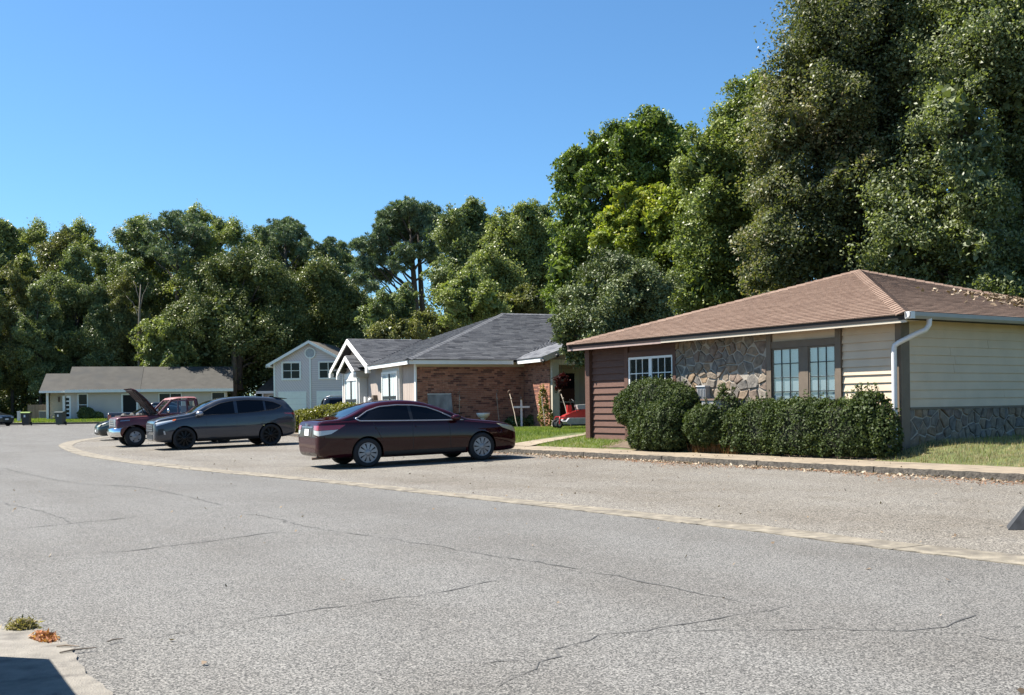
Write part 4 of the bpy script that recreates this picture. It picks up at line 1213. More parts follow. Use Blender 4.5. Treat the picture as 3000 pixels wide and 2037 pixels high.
simple_window(H4, -6.0, -4.1, .9, 2.2, 0, cols=2, rows=1, fw=.07)
simple_window(H4, -1.35, -.25, .3, 2.25, 0, cols=1, rows=2, fw=.06)
b = MB(); b.bb(-9.3, -9.15, -.05, .01, -.1, 2.25); b.bb(-8.0, -7.85, -.05, .01, -.1, 2.25); b.bb(-9.15, -8.0, -.05, .01, 2.12, 2.25)
d4 = b.build('door', M['white'], H4); put('panel', unit_box(M['dark']), d4, mtx=T3(-8.58, -.01, 1.0) @ S3(1.13, .03, 2.2))
b = MB(); b.bb(-14.25, -13.55, -.03, -.005, -.1, 2.1); d5 = b.build('door', M['white'], H4)
for j in range(5):
    put('pane', unit_box(M['darkwin']), d5, mtx=T3(-13.85, -.034, .35 + j * .36) @ S3(.3, .01, .24))
MB().bb(-14.75, -14.6, .80, .9, 1.55, 2.0).build('porch_lamp', M['rust'], H4)
# neighbour building to its right, seen past the cars
H5 = thing('house', 'small house with shaded tan roof and white fascia half hidden beside the grey house', 'house', (-24.6, 103.0, .68), 0)
MB().bb(0.3, 6.5, .4, 7, -.3, 2.2).build('wall', M['farwall'], H5)
MB().add([(-.3, 0, 2.35), (7, 0, 2.35), (7, 4, 4.3), (0.9, 4, 4.3), (-.3, 8, 2.35), (7, 8, 2.35)], [(0, 1, 2, 3), (3, 2, 5, 4), (0, 3, 4), (1, 5, 2)]).build('roof', M['tanroof'], H5)
MB().bb(-.3, 7, -.05, 0, 2.1, 2.35).build('fascia', M['white'], H5)
MB().bb(.25, .4, 0.05, .2, -.3, 2.1).build('porch_post', M['white'], H5)
simple_window(H5, .9, 2.2, .8, 1.9, .4)

# ------------------------------------------------------------------ far left odds and ends
def bin_(loc, rz, body, lidm, label):
    t = thing('wheelie_bin', label, 'bin', loc, rz, 'wheelie bins at the far kerb')
    b = MB()
    prof = ((.24, .27, .04), (.25, .28, .10), (.31, .35, .93), (.335, .375, .95), (.335, .375, 1.0))
    vs = [(sx * w, sy * d, z) for w, d, z in prof for sx, sy in ((-1, -1), (1, -1), (1, 1), (-1, 1))]
    fs = [(0, 3, 2, 1)] + [(i * 4 + k, i * 4 + (k + 1) % 4, i * 4 + 4 + (k + 1) % 4, i * 4 + 4 + k) for i in range(4) for k in range(4)] + [(16, 17, 18, 19)]
    b.add(vs, fs); b.build('body', body, t)
    b = MB()
    n = 8; vs = []
    for i in range(n + 1):
        y = -.40 + .82 * i / n; z = 1.005 + .10 * math.sin(math.pi * i / n) * (1 - .3 * i / n)
        vs += [(-.36, y, z - .03), (-.36, y, z), (.36, y, z), (.36, y, z - .03)]
    b.add(vs, [(4 * i + k, 4 * i + 4 + k, 4 * i + 5 + k, 4 * i + 1 + k) for i in range(n) for k in range(3)] + [(0, 1, 2, 3), (4 * n + 3, 4 * n + 2, 4 * n + 1, 4 * n)])
    b.build('lid', lidm, t)
    MB().tube([(-.28, .40, .93), (-.28, .46, .97), (.28, .46, .97), (.28, .40, .93)], .018, 6).build('handle', body, t)
    for s in (-1, 1):
        MB().lathe([(.13, -.03), (.14, -.02), (.14, .02), (.13, .03)], 16, T3(.30 * s, .26, .14) @ Matrix.Rotation(R(90), 4, 'Y')).build('wheel', M['tyre'], t)
    MB().bb(-.10, .02, -.345, -.335, .66, .84).build('sticker', M['plate'], t)
    return t
def far(xs, ys_, D):
    return at(xs / 1.2909, ys_ / 1.2909, D)
p = far(80, 1247, 84); bin_((p.x, p.y, tz(84)), R(8), M['binblack'], M['binlid'], 'black wheelie bin with yellow green lid at the far kerb')
p = far(180, 1245, 84); bin_((p.x, p.y, tz(84)), R(-5), M['bingreen'], M['bingreen'], 'dark green wheelie bin with closed dark lid in front of the bungalow porch')
t = thing('wooden_fence', 'short weathered wooden privacy fence beside the bungalow', 'fence', (-45.6, 99.6, .62), 0)
for i in range(19):
    put('picket', unit_box(M['oldwood']), t, mtx=T3(.07 + i * .145, rnd.uniform(-.008, .008), .68 + rnd.uniform(-.02, .02)) @ S3(.135, .02, 1.36))
MB().bb(0, 2.8, .012, .06, .3, .39).bb(0, 2.8, .012, .06, 1.05, 1.14).build('rail', M['oldwood'], t)
for x in (.02, 1.4, 2.7):
    put('post', unit_box(M['oldwood']), t, mtx=T3(x, .1, .7) @ S3(.09, .09, 1.42))
t = thing('air_conditioner', 'dark grey condenser unit on the ground by the wooden fence', 'air conditioner', (-43.5, 98.6, .62), 0)
MB().bb(-.4, .4, -.38, .38, 0, .74).build('case', M['greymetal'], t)
b = MB()
for k in range(9): b.bb(-.36, .36, -.40, -.382, .08 + k * .07, .12 + k * .07)
b.build('grille', M['black'], t); MB().bb(-.43, .43, -.41, .41, .741, .80).build('top', M['farcream'], t)
for xs, yt, D, h, lab in ((35, 1230, 91, .45, 'short white utility pedestal on grass at far left'), (58, 1229, 91, .85, 'taller white utility pedestal next to the black wheelie bin')):
    p = far(xs, yt, D)
    t = thing('utility_pedestal', lab, 'utility box', (p.x, p.y, tz(D) + .2), 0, 'utility pedestals on the far lawn')
    MB().bb(-.11, .11, -.11, .11, -.1, h).build('body', M['palepanel'], t)
    MB().bb(-.13, .13, -.13, .13, h + .001, h + .06).build('cap', M['white'], t)

# ------------------------------------------------------------------ things by the brick wall
gz2 = yard_z(-1.0, 36.5)
def cane(base, top, label, seed):
    rs = random.Random(seed)
    t = thing('garden_stake', label, 'garden stake', base, 0, 'tall garden stakes by the brick wall')
    d = Vector(top) - Vector(base)
    pts = [d * k + Vector((rs.uniform(-.012, .012), rs.uniform(-.012, .012), 0)) for k in (0, .2, .4, .6, .8, .97)]
    MB().tube(pts, [.012, .013, .013, .013, .013, .012], 6).build('pole', M['stake'], t, smooth=True)
    e = pts[-1]
    hk = [e + Vector((0.05 * math.sin(a) * (1 if seed % 2 else -1), 0, .05 * (1 - math.cos(a)))) for a in (0, .6, 1.3, 2.1, 3.0, 3.8)]
    MB().tube(hk, [.014, .018, .022, .022, .018, .012], 6).build('hook', M['rust'], t, smooth=True)
    MB().lathe([(.01, 0), (.028, .02), (.03, .05), (.012, .075)], 10, Matrix.Translation(pts[4] + Vector((.015, -.01, -.02)))).build('knob', M['stake'], t, smooth=True)
for i, (b0, b1, lab) in enumerate((((-1.88, 37.45, gz2), (-1.86, 37.5, 1.82), 'garden stake beside the leaning grey board'),
                                  ((-.46, 38.0, gz2), (-.56, 38.3, 1.86), 'upright garden stake between the birdbath and the white cross'),
                                  ((.19, 36.4, gz2 - .02), (-.09, 37.9, 1.84), 'slanting garden stake reaching past the left arm of the cross'),
                                  ((1.14, 36.5, gz2), (1.03, 37.1, 1.87), 'garden stake leaning near the sunlit brick patch and vine'),
                                  ((1.98, 35.2, gz2), (1.66, 36.2, 1.80), 'garden stake standing on the porch beside the red mower'))):
    cane(b0, b1, lab, i)
t = thing('leaning_board', 'grey stained flat board leaning against the brick wall', 'board', h2(-.42, -.84, gz2), H2A)
b = MB(); b.prism([(0, 0), (.035, 0), (.035 + .30, 1.22), (.30, 1.22)], lambda x, z, k: (x, -.45 + .9 * k, z)); b.build('panel', M['greyboard'], t)
b = MB(); b.bb(-.012, .012, -.45, .45, -.02, .02, 0, T3(.31, 0, 1.22)); b.build('edge', M['palepanel'], t)
t = thing('birdbath', 'pale ceramic pedestal birdbath in front of the brick wall', 'birdbath', (-1.04, 38.0, gz2), 0)
MB().lathe([(.17, 0), (.18, .03), (.09, .1), (.075, .22), (.085, .30), (.12, .33)], 20).build('pedestal', M['ceramic'], t, smooth=True)
MB().lathe([(.06, .325), (.14, .34), (.22, .42), (.255, .52), (.24, .525), (.2, .45), (.06, .40)], 26).build('bowl', M['ceramic'], t, smooth=True)
t = thing('wooden_cross', 'white painted cross standing by the shaded brick wall', 'cross', (.34, 38.6, gz2), R(8))
MB().bb(-.034, .034, -.02, .02, 0, .98).build('upright', M['white'], t)
MB().bb(-.30, .30, -.045, -.021, .68, .75).build('crossbar', M['white'], t)
MB().lathe([(.05, 0), (.06, .04), (.05, .1), (.02, .12)], 10, T3(0, -.01, .985)).build('ornament', M['rust'], t)
t = thing('side_table', 'small black metal table beside the leaning board', 'table', (-2.15, 37.45, gz2), R(15))
MB().bb(-.34, .34, -.2, .2, .50, .535).build('table_top', M['blackmetal'], t)
for sx in (-1, 1):
    for sy in (-1, 1):
        MB().tube([(.3 * sx, .16 * sy, 0), (.27 * sx, .14 * sy, .5)], .012, 6).build('leg', M['blackmetal'], t)
# riding mower
MZ = gz2 + .03
t = thing('riding_mower', 'red riding mower with grey seat and black roll bar parked by the porch', 'mower', (2.12, 33.9, MZ), R(188))
mw = t
mw.scale = (.80, .9, 1.0)
b = MB(); b.prism([(-.75, .30), (-.72, .52), (-.15, .60), (.28, .52), (.62, .40), (.66, .30)], lambda x, z, k: (x, -.30 + .6 * k, z)); b.build('hood', M['mowerred'], mw)
b = MB(); b.prism([(-.35, .14), (.55, .14), (.62, .22), (.50, .33), (-.35, .33)], lambda x, z, k: (x, -.62 + 1.24 * k, z)); b.build('deck', M['greymetal'], mw)
b = MB(); b.prism([(-.42, .60), (.06, .60), (.10, .74), (-.40, .76)], lambda x, z, k: (x, -.28 + .56 * k, z)); st = b.build('seat', M['seat'], mw)
b = MB(); b.prism([(-.50, .76), (-.36, .76), (-.44, 1.12), (-.58, 1.14), (-.60, .9)], lambda x, z, k: (x, -.24 + .48 * k, z)); b.build('backrest', M['seat'], st)
MB().tube([(-.62, -.42, .4), (-.62, -.42, 1.12), (-.60, -.36, 1.2), (-.60, .36, 1.2), (-.62, .42, 1.12), (-.62, .42, .4)], .024, 8).build('roll_bar', M['plastic'], mw, smooth=True)
for s in (-1, 1):
    MB().tube([(.12, .34 * s, .5), (.26, .34 * s, .86), (.30, .16 * s, .92)], .015, 8).build('steering_lever', M['plastic'], mw)
    wl = MB().lathe([(.1, -.11), (.25, -.11), (.27, -.07), (.27, .07), (.25, .11), (.1, .11)], 20, T3(-.62, .46 * s, .27) @ Matrix.Rotation(R(90), 4, 'X')).build('wheel', M['tyre'], mw, smooth=True)
    MB().lathe([(.13, -.118), (.14, .0), (.13, .118)], 16, T3(-.62, .46 * s, .27) @ Matrix.Rotation(R(90), 4, 'X')).build('rim', M['seat'], wl)
    wl = MB().lathe([(.05, -.05), (.125, -.05), (.14, 0), (.125, .05), (.05, .05)], 16, T3(.86, .40 * s, .14) @ Matrix.Rotation(R(90), 4, 'X')).build('wheel', M['tyre'], mw, smooth=True)
    MB().lathe([(.07, -.056), (.07, .056)], 12, T3(.86, .40 * s, .14) @ Matrix.Rotation(R(90), 4, 'X')).build('rim', M['rim'], wl)
    MB().tube([(.60, .36 * s, .35), (.84, .40 * s, .36), (.86, .47 * s, .30), (.86, .47 * s, .14)], .025, 8).build('caster_fork', M['mowerred'], mw)
MB().bb(.30, .46, -.12, .12, .50, .74).build('console', M['mowerred'], mw)
MB().bb(-.95, -.6, -.3, .3, .35, .72).build('engine_cover', M['mowerred'], mw)

# ------------------------------------------------------------------ things in front of the right house
h1 = lambda x, y, z: H1.matrix_world @ Vector((x, y, z))
H1A = H1.rotation_euler.z
t = thing('meter_box', 'grey ribbed utility meter box fixed to the stone wall', 'meter', h1(5.25, .08, 1.60), H1A)
MB().bb(-.14, .14, -.05, .12, -.17, .15).build('case', M['greymetal'], t)
b = MB()
for k in range(5): b.bb(-.11 + k * .05, -.09 + k * .05, .12, .135, -.14, .10)
b.build('rib', M['greymetal'], t); MB().bb(-.15, .15, -.05, .145, .151, .175).build('lid', M['gutterwhite'], t)
t = thing('air_conditioner', 'slatted grey condenser unit with rusty top rim behind the hedges', 'air conditioner', h1(4.42, .36, .46), H1A)
MB().bb(-.30, .30, -.30, .32, .0, .97).build('case', M['guttergrey'], t)
MB().bb(-.32, .32, -.32, .34, .971, 1.01).build('top', M['rust'], t)
b = MB()
for k in range(10): b.bb(-.27 + k * .056, -.245 + k * .056, .321, .336, .1, .9)
b.build('grille', M['greymetal'], t)
M['wedgegrey'] = mat('dark_wedge_grey', (0.03, 0.032, 0.036), 0.85, var=.4, vscale=12)
# added dark wedge standing in for an unclear shape at the right edge
t = thing('edge_wedge', 'dark grey wedge with sloping end, stand-in for an unclear shape at right edge', 'wedge', (5.13, 11.0, lot_z(5.2, 11.0)), R(-22))
b = MB()
vs = [(0, -.16, 0), (1.8, -.16, 0), (1.8, .16, 0), (0, .16, 0), (.16, -.10, .22), (1.7, -.10, .22), (1.7, .10, .22), (.16, .10, .22)]
b.add(vs, [(0, 3, 2, 1), (4, 5, 6, 7), (0, 1, 5, 4), (1, 2, 6, 5), (2, 3, 7, 6), (3, 0, 4, 7)])
b.build('block', M['wedgegrey'], t)
# added unseen box outside the left edge, shaped to cast the near pavement's shadow
t = thing('unseen_shadow_box', 'unseen grey box added to shade the near pavement corner', 'utility box', (-3.6, 6.16, 0.0), math.atan2(-0.853, 0.522))
MB().bb(0, 2.2, -1.2, 0, .12, 1.40).build('case', M['greymetal'], t)
MB().bb(.1, 2.1, -1.1, -.1, -.02, .119).build('plinth', M['nearconc'], t)
MB().bb(.2, 1.05, .001, .02, .25, 1.3).build('door', M['greymetal'], t)
MB().bb(1.1, 2.0, .001, .02, .25, 1.3).build('door', M['greymetal'], t)

# ================================================================== VEHICLES
def lerp(a, b, t): return a + (b - a) * t

def car_body(name, parent, spec, paint):
    """lofted body shell (x forward, z up) with wheel arches cut out; returns (object, bvh in car space)"""
    zt, w, belt, zb, roofw = (smooth_curve(spec[k]) for k in ('top', 'width', 'belt', 'bottom', 'roofw'))
    xf, xr = spec['front'], spec['rear']
    n = 84
    xs = [xr + (xf - xr) * (0.5 - 0.5 * math.cos(math.pi * i / n)) for i in range(n + 1)]
    rings = []
    for x in xs:
        Z, W, B, ZB = zt(x), w(x), belt(x), zb(x)
        zs = min(B, Z - 0.05)
        k = min(1.0, max(0.0, (Z - B - 0.02) / spec['cab']))
        wr = lerp(W * 0.90, roofw(x), k)
        pts = [(0, ZB), (W * .70, ZB), (W * .90, ZB + .025), (W * .975, ZB + .11), (W * .998, ZB + (zs - ZB) * .42), (W * 1.0, ZB + (zs - ZB) * .62), (W * .985, ZB + (zs - ZB) * .82), (W * .955, zs),
               (lerp(W * .945, wr, .5), zs + (Z - zs) * lerp(.35, .45, k)), (lerp(W * .90, wr, k), Z - lerp(.022, .075, k)), (lerp(W * .80, wr * .86, k), Z - lerp(.008, .018, k)), (lerp(W * .45, wr * .5, k), Z - .002), (0, Z + .004)]
        # Catmull-Rom round the section
        P = [np.array((-pts[1][0], pts[1][1]))] + [np.array(p) for p in pts] + [np.array((-pts[-2][0], pts[-2][1]))]
        out = []
        for i in range(1, len(P) - 2):
            for t in (0, 1 / 3, 2 / 3):
                a, b_, c, d = P[i - 1], P[i], P[i + 1], P[i + 2]
                out.append(0.5 * (2 * b_ + (c - a) * t + (2 * a - 5 * b_ + 4 * c - d) * t * t + (3 * b_ - a - 3 * c + d) * t**3))
        out.append(P[-2])
        rings.append(out)
    m = len(rings[0])
    full = 2 * m - 2
    b = MB(); vs = []
    for x, r in zip(xs, rings):
        vs += [(x, max(0.0, p[0]), p[1]) for p in r] + [(x, -max(0.0, p[0]), p[1]) for p in r[-2:0:-1]]
    fs = [(i * full + k, i * full + (k + 1) % full, (i + 1) * full + (k + 1) % full, (i + 1) * full + k) for i in range(n) for k in range(full)]
    fs += [list(range(full)), [n * full + k for k in range(full)][::-1]]
    fs = [f[::-1] for f in fs]
    b.add(vs, fs)
    me = b.mesh(name, [paint, M['well']], True)
    body = put(name, me, parent)
    # arches
    cutters = MB()
    for x, r in spec['arches']:
        for s in (-1, 1):
            cutters.lathe([(r, -.22), (r, .6)], 36, T3(x, s * spec['arch_in'], spec['axle']) @ Matrix.Rotation(-R(90) * s, 4, 'X'))
    cme = cutters.mesh('cutter', M['well'])
    cut = put('cutter', cme, parent)
    md = body.modifiers.new('cut', 'BOOLEAN'); md.operation = 'DIFFERENCE'; md.object = cut; md.solver = 'EXACT'; md.material_mode = 'TRANSFER'
    bpy.context.view_layer.update()
    dg = bpy.context.evaluated_depsgraph_get()
    new = bpy.data.meshes.new_from_object(body.evaluated_get(dg))
    body.modifiers.clear()
    body.data = new
    bpy.data.objects.remove(cut)
    new.polygons.foreach_set('use_smooth', [True] * len(new.polygons))
    new.set_sharp_from_angle(angle=R(38))
    shell = BVHTree.FromPolygons([Vector(v) for v in vs], fs)
    return body, shell

DIRS = {'left': (Vector((0, -1, 0)), lambda a, c: Vector((a, 4, c))), 'right': (Vector((0, 1, 0)), lambda a, c: Vector((a, -4, c))),
        'top': (Vector((0, 0, -1)), lambda a, c: Vector((a, c, 5))), 'rear': (Vector((1, 0, 0)), lambda a, c: Vector((-6, a, c))), 'front': (Vector((-1, 0, 0)), lambda a, c: Vector((6, a, c)))}

def even(pts, n):
    P = np.array(pts, float)
    s = np.concatenate([[0], np.cumsum(np.linalg.norm(np.diff(P, axis=0), axis=1))])
    q = np.linspace(0, s[-1], n)
    return np.stack([np.interp(q, s, P[:, 0]), np.interp(q, s, P[:, 1])], 1)

def panel(name, parent, shell, side, lower, upper, mt, off=0.006, nc=14, nr=6, dep=0.02):
    """a fitted panel (glass, lamp, trim) laid on the body: two edge curves seen from one side, with a real rim"""
    d, org = DIRS[side]
    lo, up = even(lower, nc), even(upper, nc)
    outer, inner = [], []
    for j in range(nr + 1):
        for i in range(nc):
            a, c = lo[i] * (1 - j / nr) + up[i] * (j / nr)
            h = shell.ray_cast(org(a, c), d)
            if h[0] is None:
                h = shell.find_nearest(org(a, c) + d * 3)
            nrm = h[1] if h[1].dot(d) < 0 else -h[1]
            outer.append(h[0] + nrm * off); inner.append(h[0] - nrm * dep)
    N = len(outer)
    fs = [(j * nc + i, j * nc + i + 1, (j + 1) * nc + i + 1, (j + 1) * nc + i) for j in range(nr) for i in range(nc - 1)]
    rim = [(i, 0) for i in range(nc)] + [(nc - 1, j) for j in range(1, nr + 1)] + [(i, nr) for i in range(nc - 2, -1, -1)] + [(0, j) for j in range(nr - 1, 0, -1)]
    ids = [j * nc + i for i, j in rim]
    fs += [(ids[k], N + ids[k], N + ids[(k + 1) % len(ids)], ids[(k + 1) % len(ids)]) for k in range(len(ids))]
    me = MB().add(outer + inner, fs).mesh(name, mt, True)
    me.set_sharp_from_angle(angle=R(50))
    return put(name, me, parent)

def edge_tube(name, parent, shell, side, pts, r, mt, n=40, off=0.004):
    d, org = DIRS[side]
    P = []
    for a, c in even(pts, n):
        h = shell.ray_cast(org(a, c), d)
        if h[0] is None: h = shell.find_nearest(org(a, c) + d * 3)
        nrm = h[1] if h[1].dot(d) < 0 else -h[1]
        P.append(h[0] + nrm * off)
    return MB().tube(P, r, 6).build(name, mt, parent, smooth=True)

def wheel(parent, x, s, y, r, wd, rr, style, rimmat, spin=0.0):
    """tyre (the part's own mesh) with rim, spokes and hub below it"""
    T = T3(x, y * s, r) @ Matrix.Rotation(-R(90) * s, 4, 'X') @ Matrix.Rotation(spin, 4, 'Z')
    h = wd / 2
    tyre = MB().lathe([(rr, -h * .8), (rr + .02, -h * .95), (r - .035, -h), (r - .008, -h * .82), (r, -h * .5), (r, h * .5), (r - .008, h * .82), (r - .035, h), (rr + .02, h * .95), (rr, h * .8)], 40, T, cap=False).build('wheel', M['tyre'], parent, smooth=True)
    MB().lathe([(rr, -h * .7), (rr, h * .30)], 32, T).build('barrel', M['well'], tyre, smooth=False)
    MB().lathe([(rr * .90, h * .52), (rr, h * .80), (rr * 1.01, h * .84), (rr * .99, h * .88), (rr * .90, h * .80), (rr * .90, h * .52)], 40, T, cap=False).build('rim', rimmat, tyre, smooth=True)
    b = MB()
    n, wi, wo, rin = style
    for k in range(n):
        Q = T @ Matrix.Rotation(2 * math.pi * k / n, 4, 'Z')
        vs = [Q @ Vector(p) for p in ((rin * .8, -wi, h * .55), (rr * .95, -wo, h * .55), (rr * .95, wo, h * .55), (rin * .8, wi, h * .55), (rin * .8, -wi, h * .90), (rr * .95, -wo, h * .80), (rr * .95, wo, h * .80), (rin * .8, wi, h * .90))]
        b.add(vs, [(0, 3, 2, 1), (4, 5, 6, 7), (0, 1, 5, 4), (1, 2, 6, 5), (2, 3, 7, 6), (3, 0, 4, 7)])
    b.build('spokes', rimmat, tyre)
    MB().lathe([(rin, h * .5), (rin, h * .92), (rin * .6, h * 1.0), (0.001, h * 1.01)], 20, T).build('hub', rimmat, tyre, smooth=True)
    return tyre

def mirror_(name, parent, loc, s, mt, size=(.11, .10, .075)):
    b = MB()
    b.lathe([(.001, -1), (.55, -.85), (.9, -.45), (1, 0), (.95, .5), (.7, .85), (.001, 1)], 14, T3(*loc) @ S3(*size) @ Matrix.Rotation(R(90), 4, 'Y'))
    o = b.build(name, mt, parent, smooth=True)
    return o

# ------------------------------------------------------------------ maroon four-door sedan
def place(name, label, cat, front, rear, group=None):
    """put a car so that its near wheels stand on two ground points (front and rear axle line); returns root with pitch from the ground"""
    f, r = Vector(front), Vector(rear)
    d = (f - r)
    t = thing(name, label, cat, (0, 0, 0), 0, group)
    ex = d.normalized(); ey = Vector((0, 0, 1)).cross(ex).normalized(); ez = ex.cross(ey)
    m = Matrix((ex, ey, ez)).transposed().to_4x4()
    return t, m, f, r

def set_car(t, m, rear_contact, rear_local):
    t.matrix_world = Matrix.Translation(Vector(rear_contact)) @ m @ Matrix.Translation(-Vector(rear_local))

rc = (-3.22, 23.4, lot_z(-3.22, 23.4)); fc = (-.735, 24.7, lot_z(-.735, 24.7) + .0)
t, mm, _, _ = place('parked_car', 'dark maroon four door sedan parked nose to the kerb', 'car', fc, rc, 'cars parked along the kerb')
set_car(t, mm, rc, (-1.38, -.82, 0))
car = t
spec = dict(front=2.44, rear=-2.48, cab=.36, arches=[(1.42, .365), (-1.38, .365)], arch_in=.68, axle=.325,
            top=[(2.44, .56), (2.42, .66), (2.36, .755), (2.2, .835), (1.9, .90), (1.4, .962), (1.12, 1.0), (.95, 1.07), (.3, 1.345), (-.05, 1.435), (-.5, 1.468), (-.9, 1.448), (-1.25, 1.365), (-1.85, 1.125), (-2.02, 1.085), (-2.3, 1.065), (-2.42, 1.03), (-2.46, .90), (-2.48, .72)],
            width=[(2.44, .56), (2.42, .68), (2.34, .79), (2.15, .865), (1.8, .905), (1.2, .922), (0, .925), (-1.4, .922), (-1.9, .895), (-2.25, .845), (-2.4, .79), (-2.46, .72), (-2.48, .62)],
            belt=[(2.44, .74), (1.4, .88), (.9, .925), (0, .955), (-1.3, .985), (-2.0, 1.0), (-2.48, 1.0)],
            bottom=[(2.44, .30), (2.35, .22), (1.9, .19), (0, .19), (-1.9, .22), (-2.4, .27), (-2.48, .36)],
            roofw=[(2.44, .6), (.9, .70), (.2, .655), (-.5, .625), (-1.2, .615), (-1.9, .66), (-2.48, .7)])
body, sh = car_body('body', car, spec, M['maroon'])
SG_UP = [(.72, 1.02), (.42, 1.175), (.12, 1.285), (-.2, 1.335), (-.6, 1.352), (-1.0, 1.325), (-1.3, 1.235), (-1.55, 1.10)]
SG_LO = [(.86, .965), (.4, .972), (0, .982), (-.6, .998), (-1.1, 1.012), (-1.5, 1.025)]
for sd in ('right', 'left'):
    def cutw(x0, x1, nm):
        lo = [p for p in even(SG_LO, 60) if x1 <= p[0] <= x0]; up = [p for p in even(SG_UP, 60) if x1 <= p[0] <= x0]
        if len(lo) > 3 and len(up) > 3: panel(nm, car, sh, sd, lo, up, M['darkwin'], .004)
    cutw(.9, -.27, 'side_window'); cutw(-.335, -1.6, 'side_window')
    panel('pillar_trim', car, sh, sd, [(-.265, .98), (-.34, .99)], [(-.265, 1.335), (-.34, 1.342)], M['black'], .003, 3, 6)
    edge_tube('window_trim', car, sh, sd, [(.98, .955)] + SG_LO + [(-1.565, 1.03), (-1.62, 1.085)] + SG_UP[::-1] + [(.86, .965)], .014, M['satin'], 80)
    panel('quarter_trim', car, sh, sd, [(-1.52, 1.03), (-1.57, 1.03)], [(-1.60, 1.10), (-1.66, 1.10)], M['satin'], .008, 3, 4)
    # door joints and handles
    for xx in ((.62, .30, .60, .96), (-.30, .28, -.31, .975), (-1.02, .55, -1.24, 1.0)):
        edge_tube('door_joint', car, sh, sd, [(xx[0], xx[1]), (xx[2], xx[3])], .007, M['black'], 14, -.002)
    for xx in (-.13, -1.08):
        panel('door_handle', car, sh, sd, [(xx + .10, .838), (xx - .10, .842)], [(xx + .10, .872), (xx - .10, .876)], M['maroon'], .028, 6, 3, .01)
    panel('side_sill', car, sh, sd, [(1.0, .20), (-1.0, .20)], [(1.0, .335), (-1.0, .335)], M['plastic'], .006, 16, 3)
    s = 1 if sd == 'left' else -1
    # tail lamp: red above clear, wrapping the corner
    panel('tail_lamp', car, sh, sd, [(-2.44, .845), (-2.02, .865)], [(-2.42, .955), (-1.86, .955)], M['redlamp'], .006, 10, 4)
    panel('tail_lamp_lens', car, sh, sd, [(-2.45, .73), (-2.19, .77)], [(-2.445, .84), (-2.03, .86)], M['clearlamp'], .006, 10, 4)
    panel('tail_lamp', car, sh, 'rear', [(.74 * s, .845), (.49 * s, .86)], [(.74 * s, .955), (.46 * s, .955)], M['redlamp'], .006, 8, 4)
    panel('tail_lamp_lens', car, sh, 'rear', [(.76 * s, .73), (.52 * s, .77)], [(.75 * s, .84), (.49 * s, .855)], M['clearlamp'], .006, 8, 4)
    panel('headlamp', car, sh, sd, [(2.36, .62), (1.98, .745)], [(2.31, .765), (1.84, .845)], M['yellowlamp'], .006, 10, 4)
    mirror_('wing_mirror', car, (.74, .98 * s, 1.02), s, M['maroon'])
    for x in (1.42, -1.38):
        wheel(car, x, s, .82, .325, .21, .222, (10, .017, .047, .07), M['rim'], spin=.25)
panel('windscreen', car, sh, 'top', [(1.05, -.70), (1.05, .70)], [(.31, -.57), (.31, .57)], M['darkwin'], .004, 14, 8)
panel('rear_window', car, sh, 'top', [(-1.84, -.60), (-1.84, .60)], [(-1.27, -.53), (-1.27, .53)], M['darkwin'], .004, 14, 8)
panel('plate_recess', car, sh, 'rear', [(-.33, .70), (.33, .70)], [(-.36, .90), (.36, .90)], M['maroon'], .004, 8, 4)
panel('licence_plate', car, sh, 'rear', [(-.155, .73), (.155, .73)], [(-.155, .875), (.155, .875)], M['plate'], .014, 6, 4)
panel('boot_trim', car, sh, 'rear', [(-.40, .912), (.40, .912)], [(-.40, .928), (.40, .928)], M['satin'], .012, 8, 2)
edge_tube('boot_joint', car, sh, 'top', [(-2.0, -.72), (-2.36, -.70)], .004, M['black'], 12, 0)
edge_tube('bumper_joint', car, sh, 'rear', [(-.72, .70), (.72, .70)], .006, M['black'], 20, 0)
panel('grille', car, sh, 'front', [(-.42, .50), (.42, .50)], [(-.40, .62), (.40, .62)], M['plastic'], .01, 8, 3)
panel('bumper_intake', car, sh, 'front', [(-.5, .28), (.5, .28)], [(-.5, .42), (.5, .42)], M['plastic'], .01, 8, 3)
MB().tube([(-2.1, -.45, .24), (-2.52, -.45, .235)], .03, 10).build('exhaust', M['rust'], car)
emb = MB().tube([(-2.475, .045, 1.0), (-2.478, .04, .95), (-2.478, -.04, .95), (-2.475, -.045, 1.0)], .007, 6).build('emblem', M['chrome'], car)

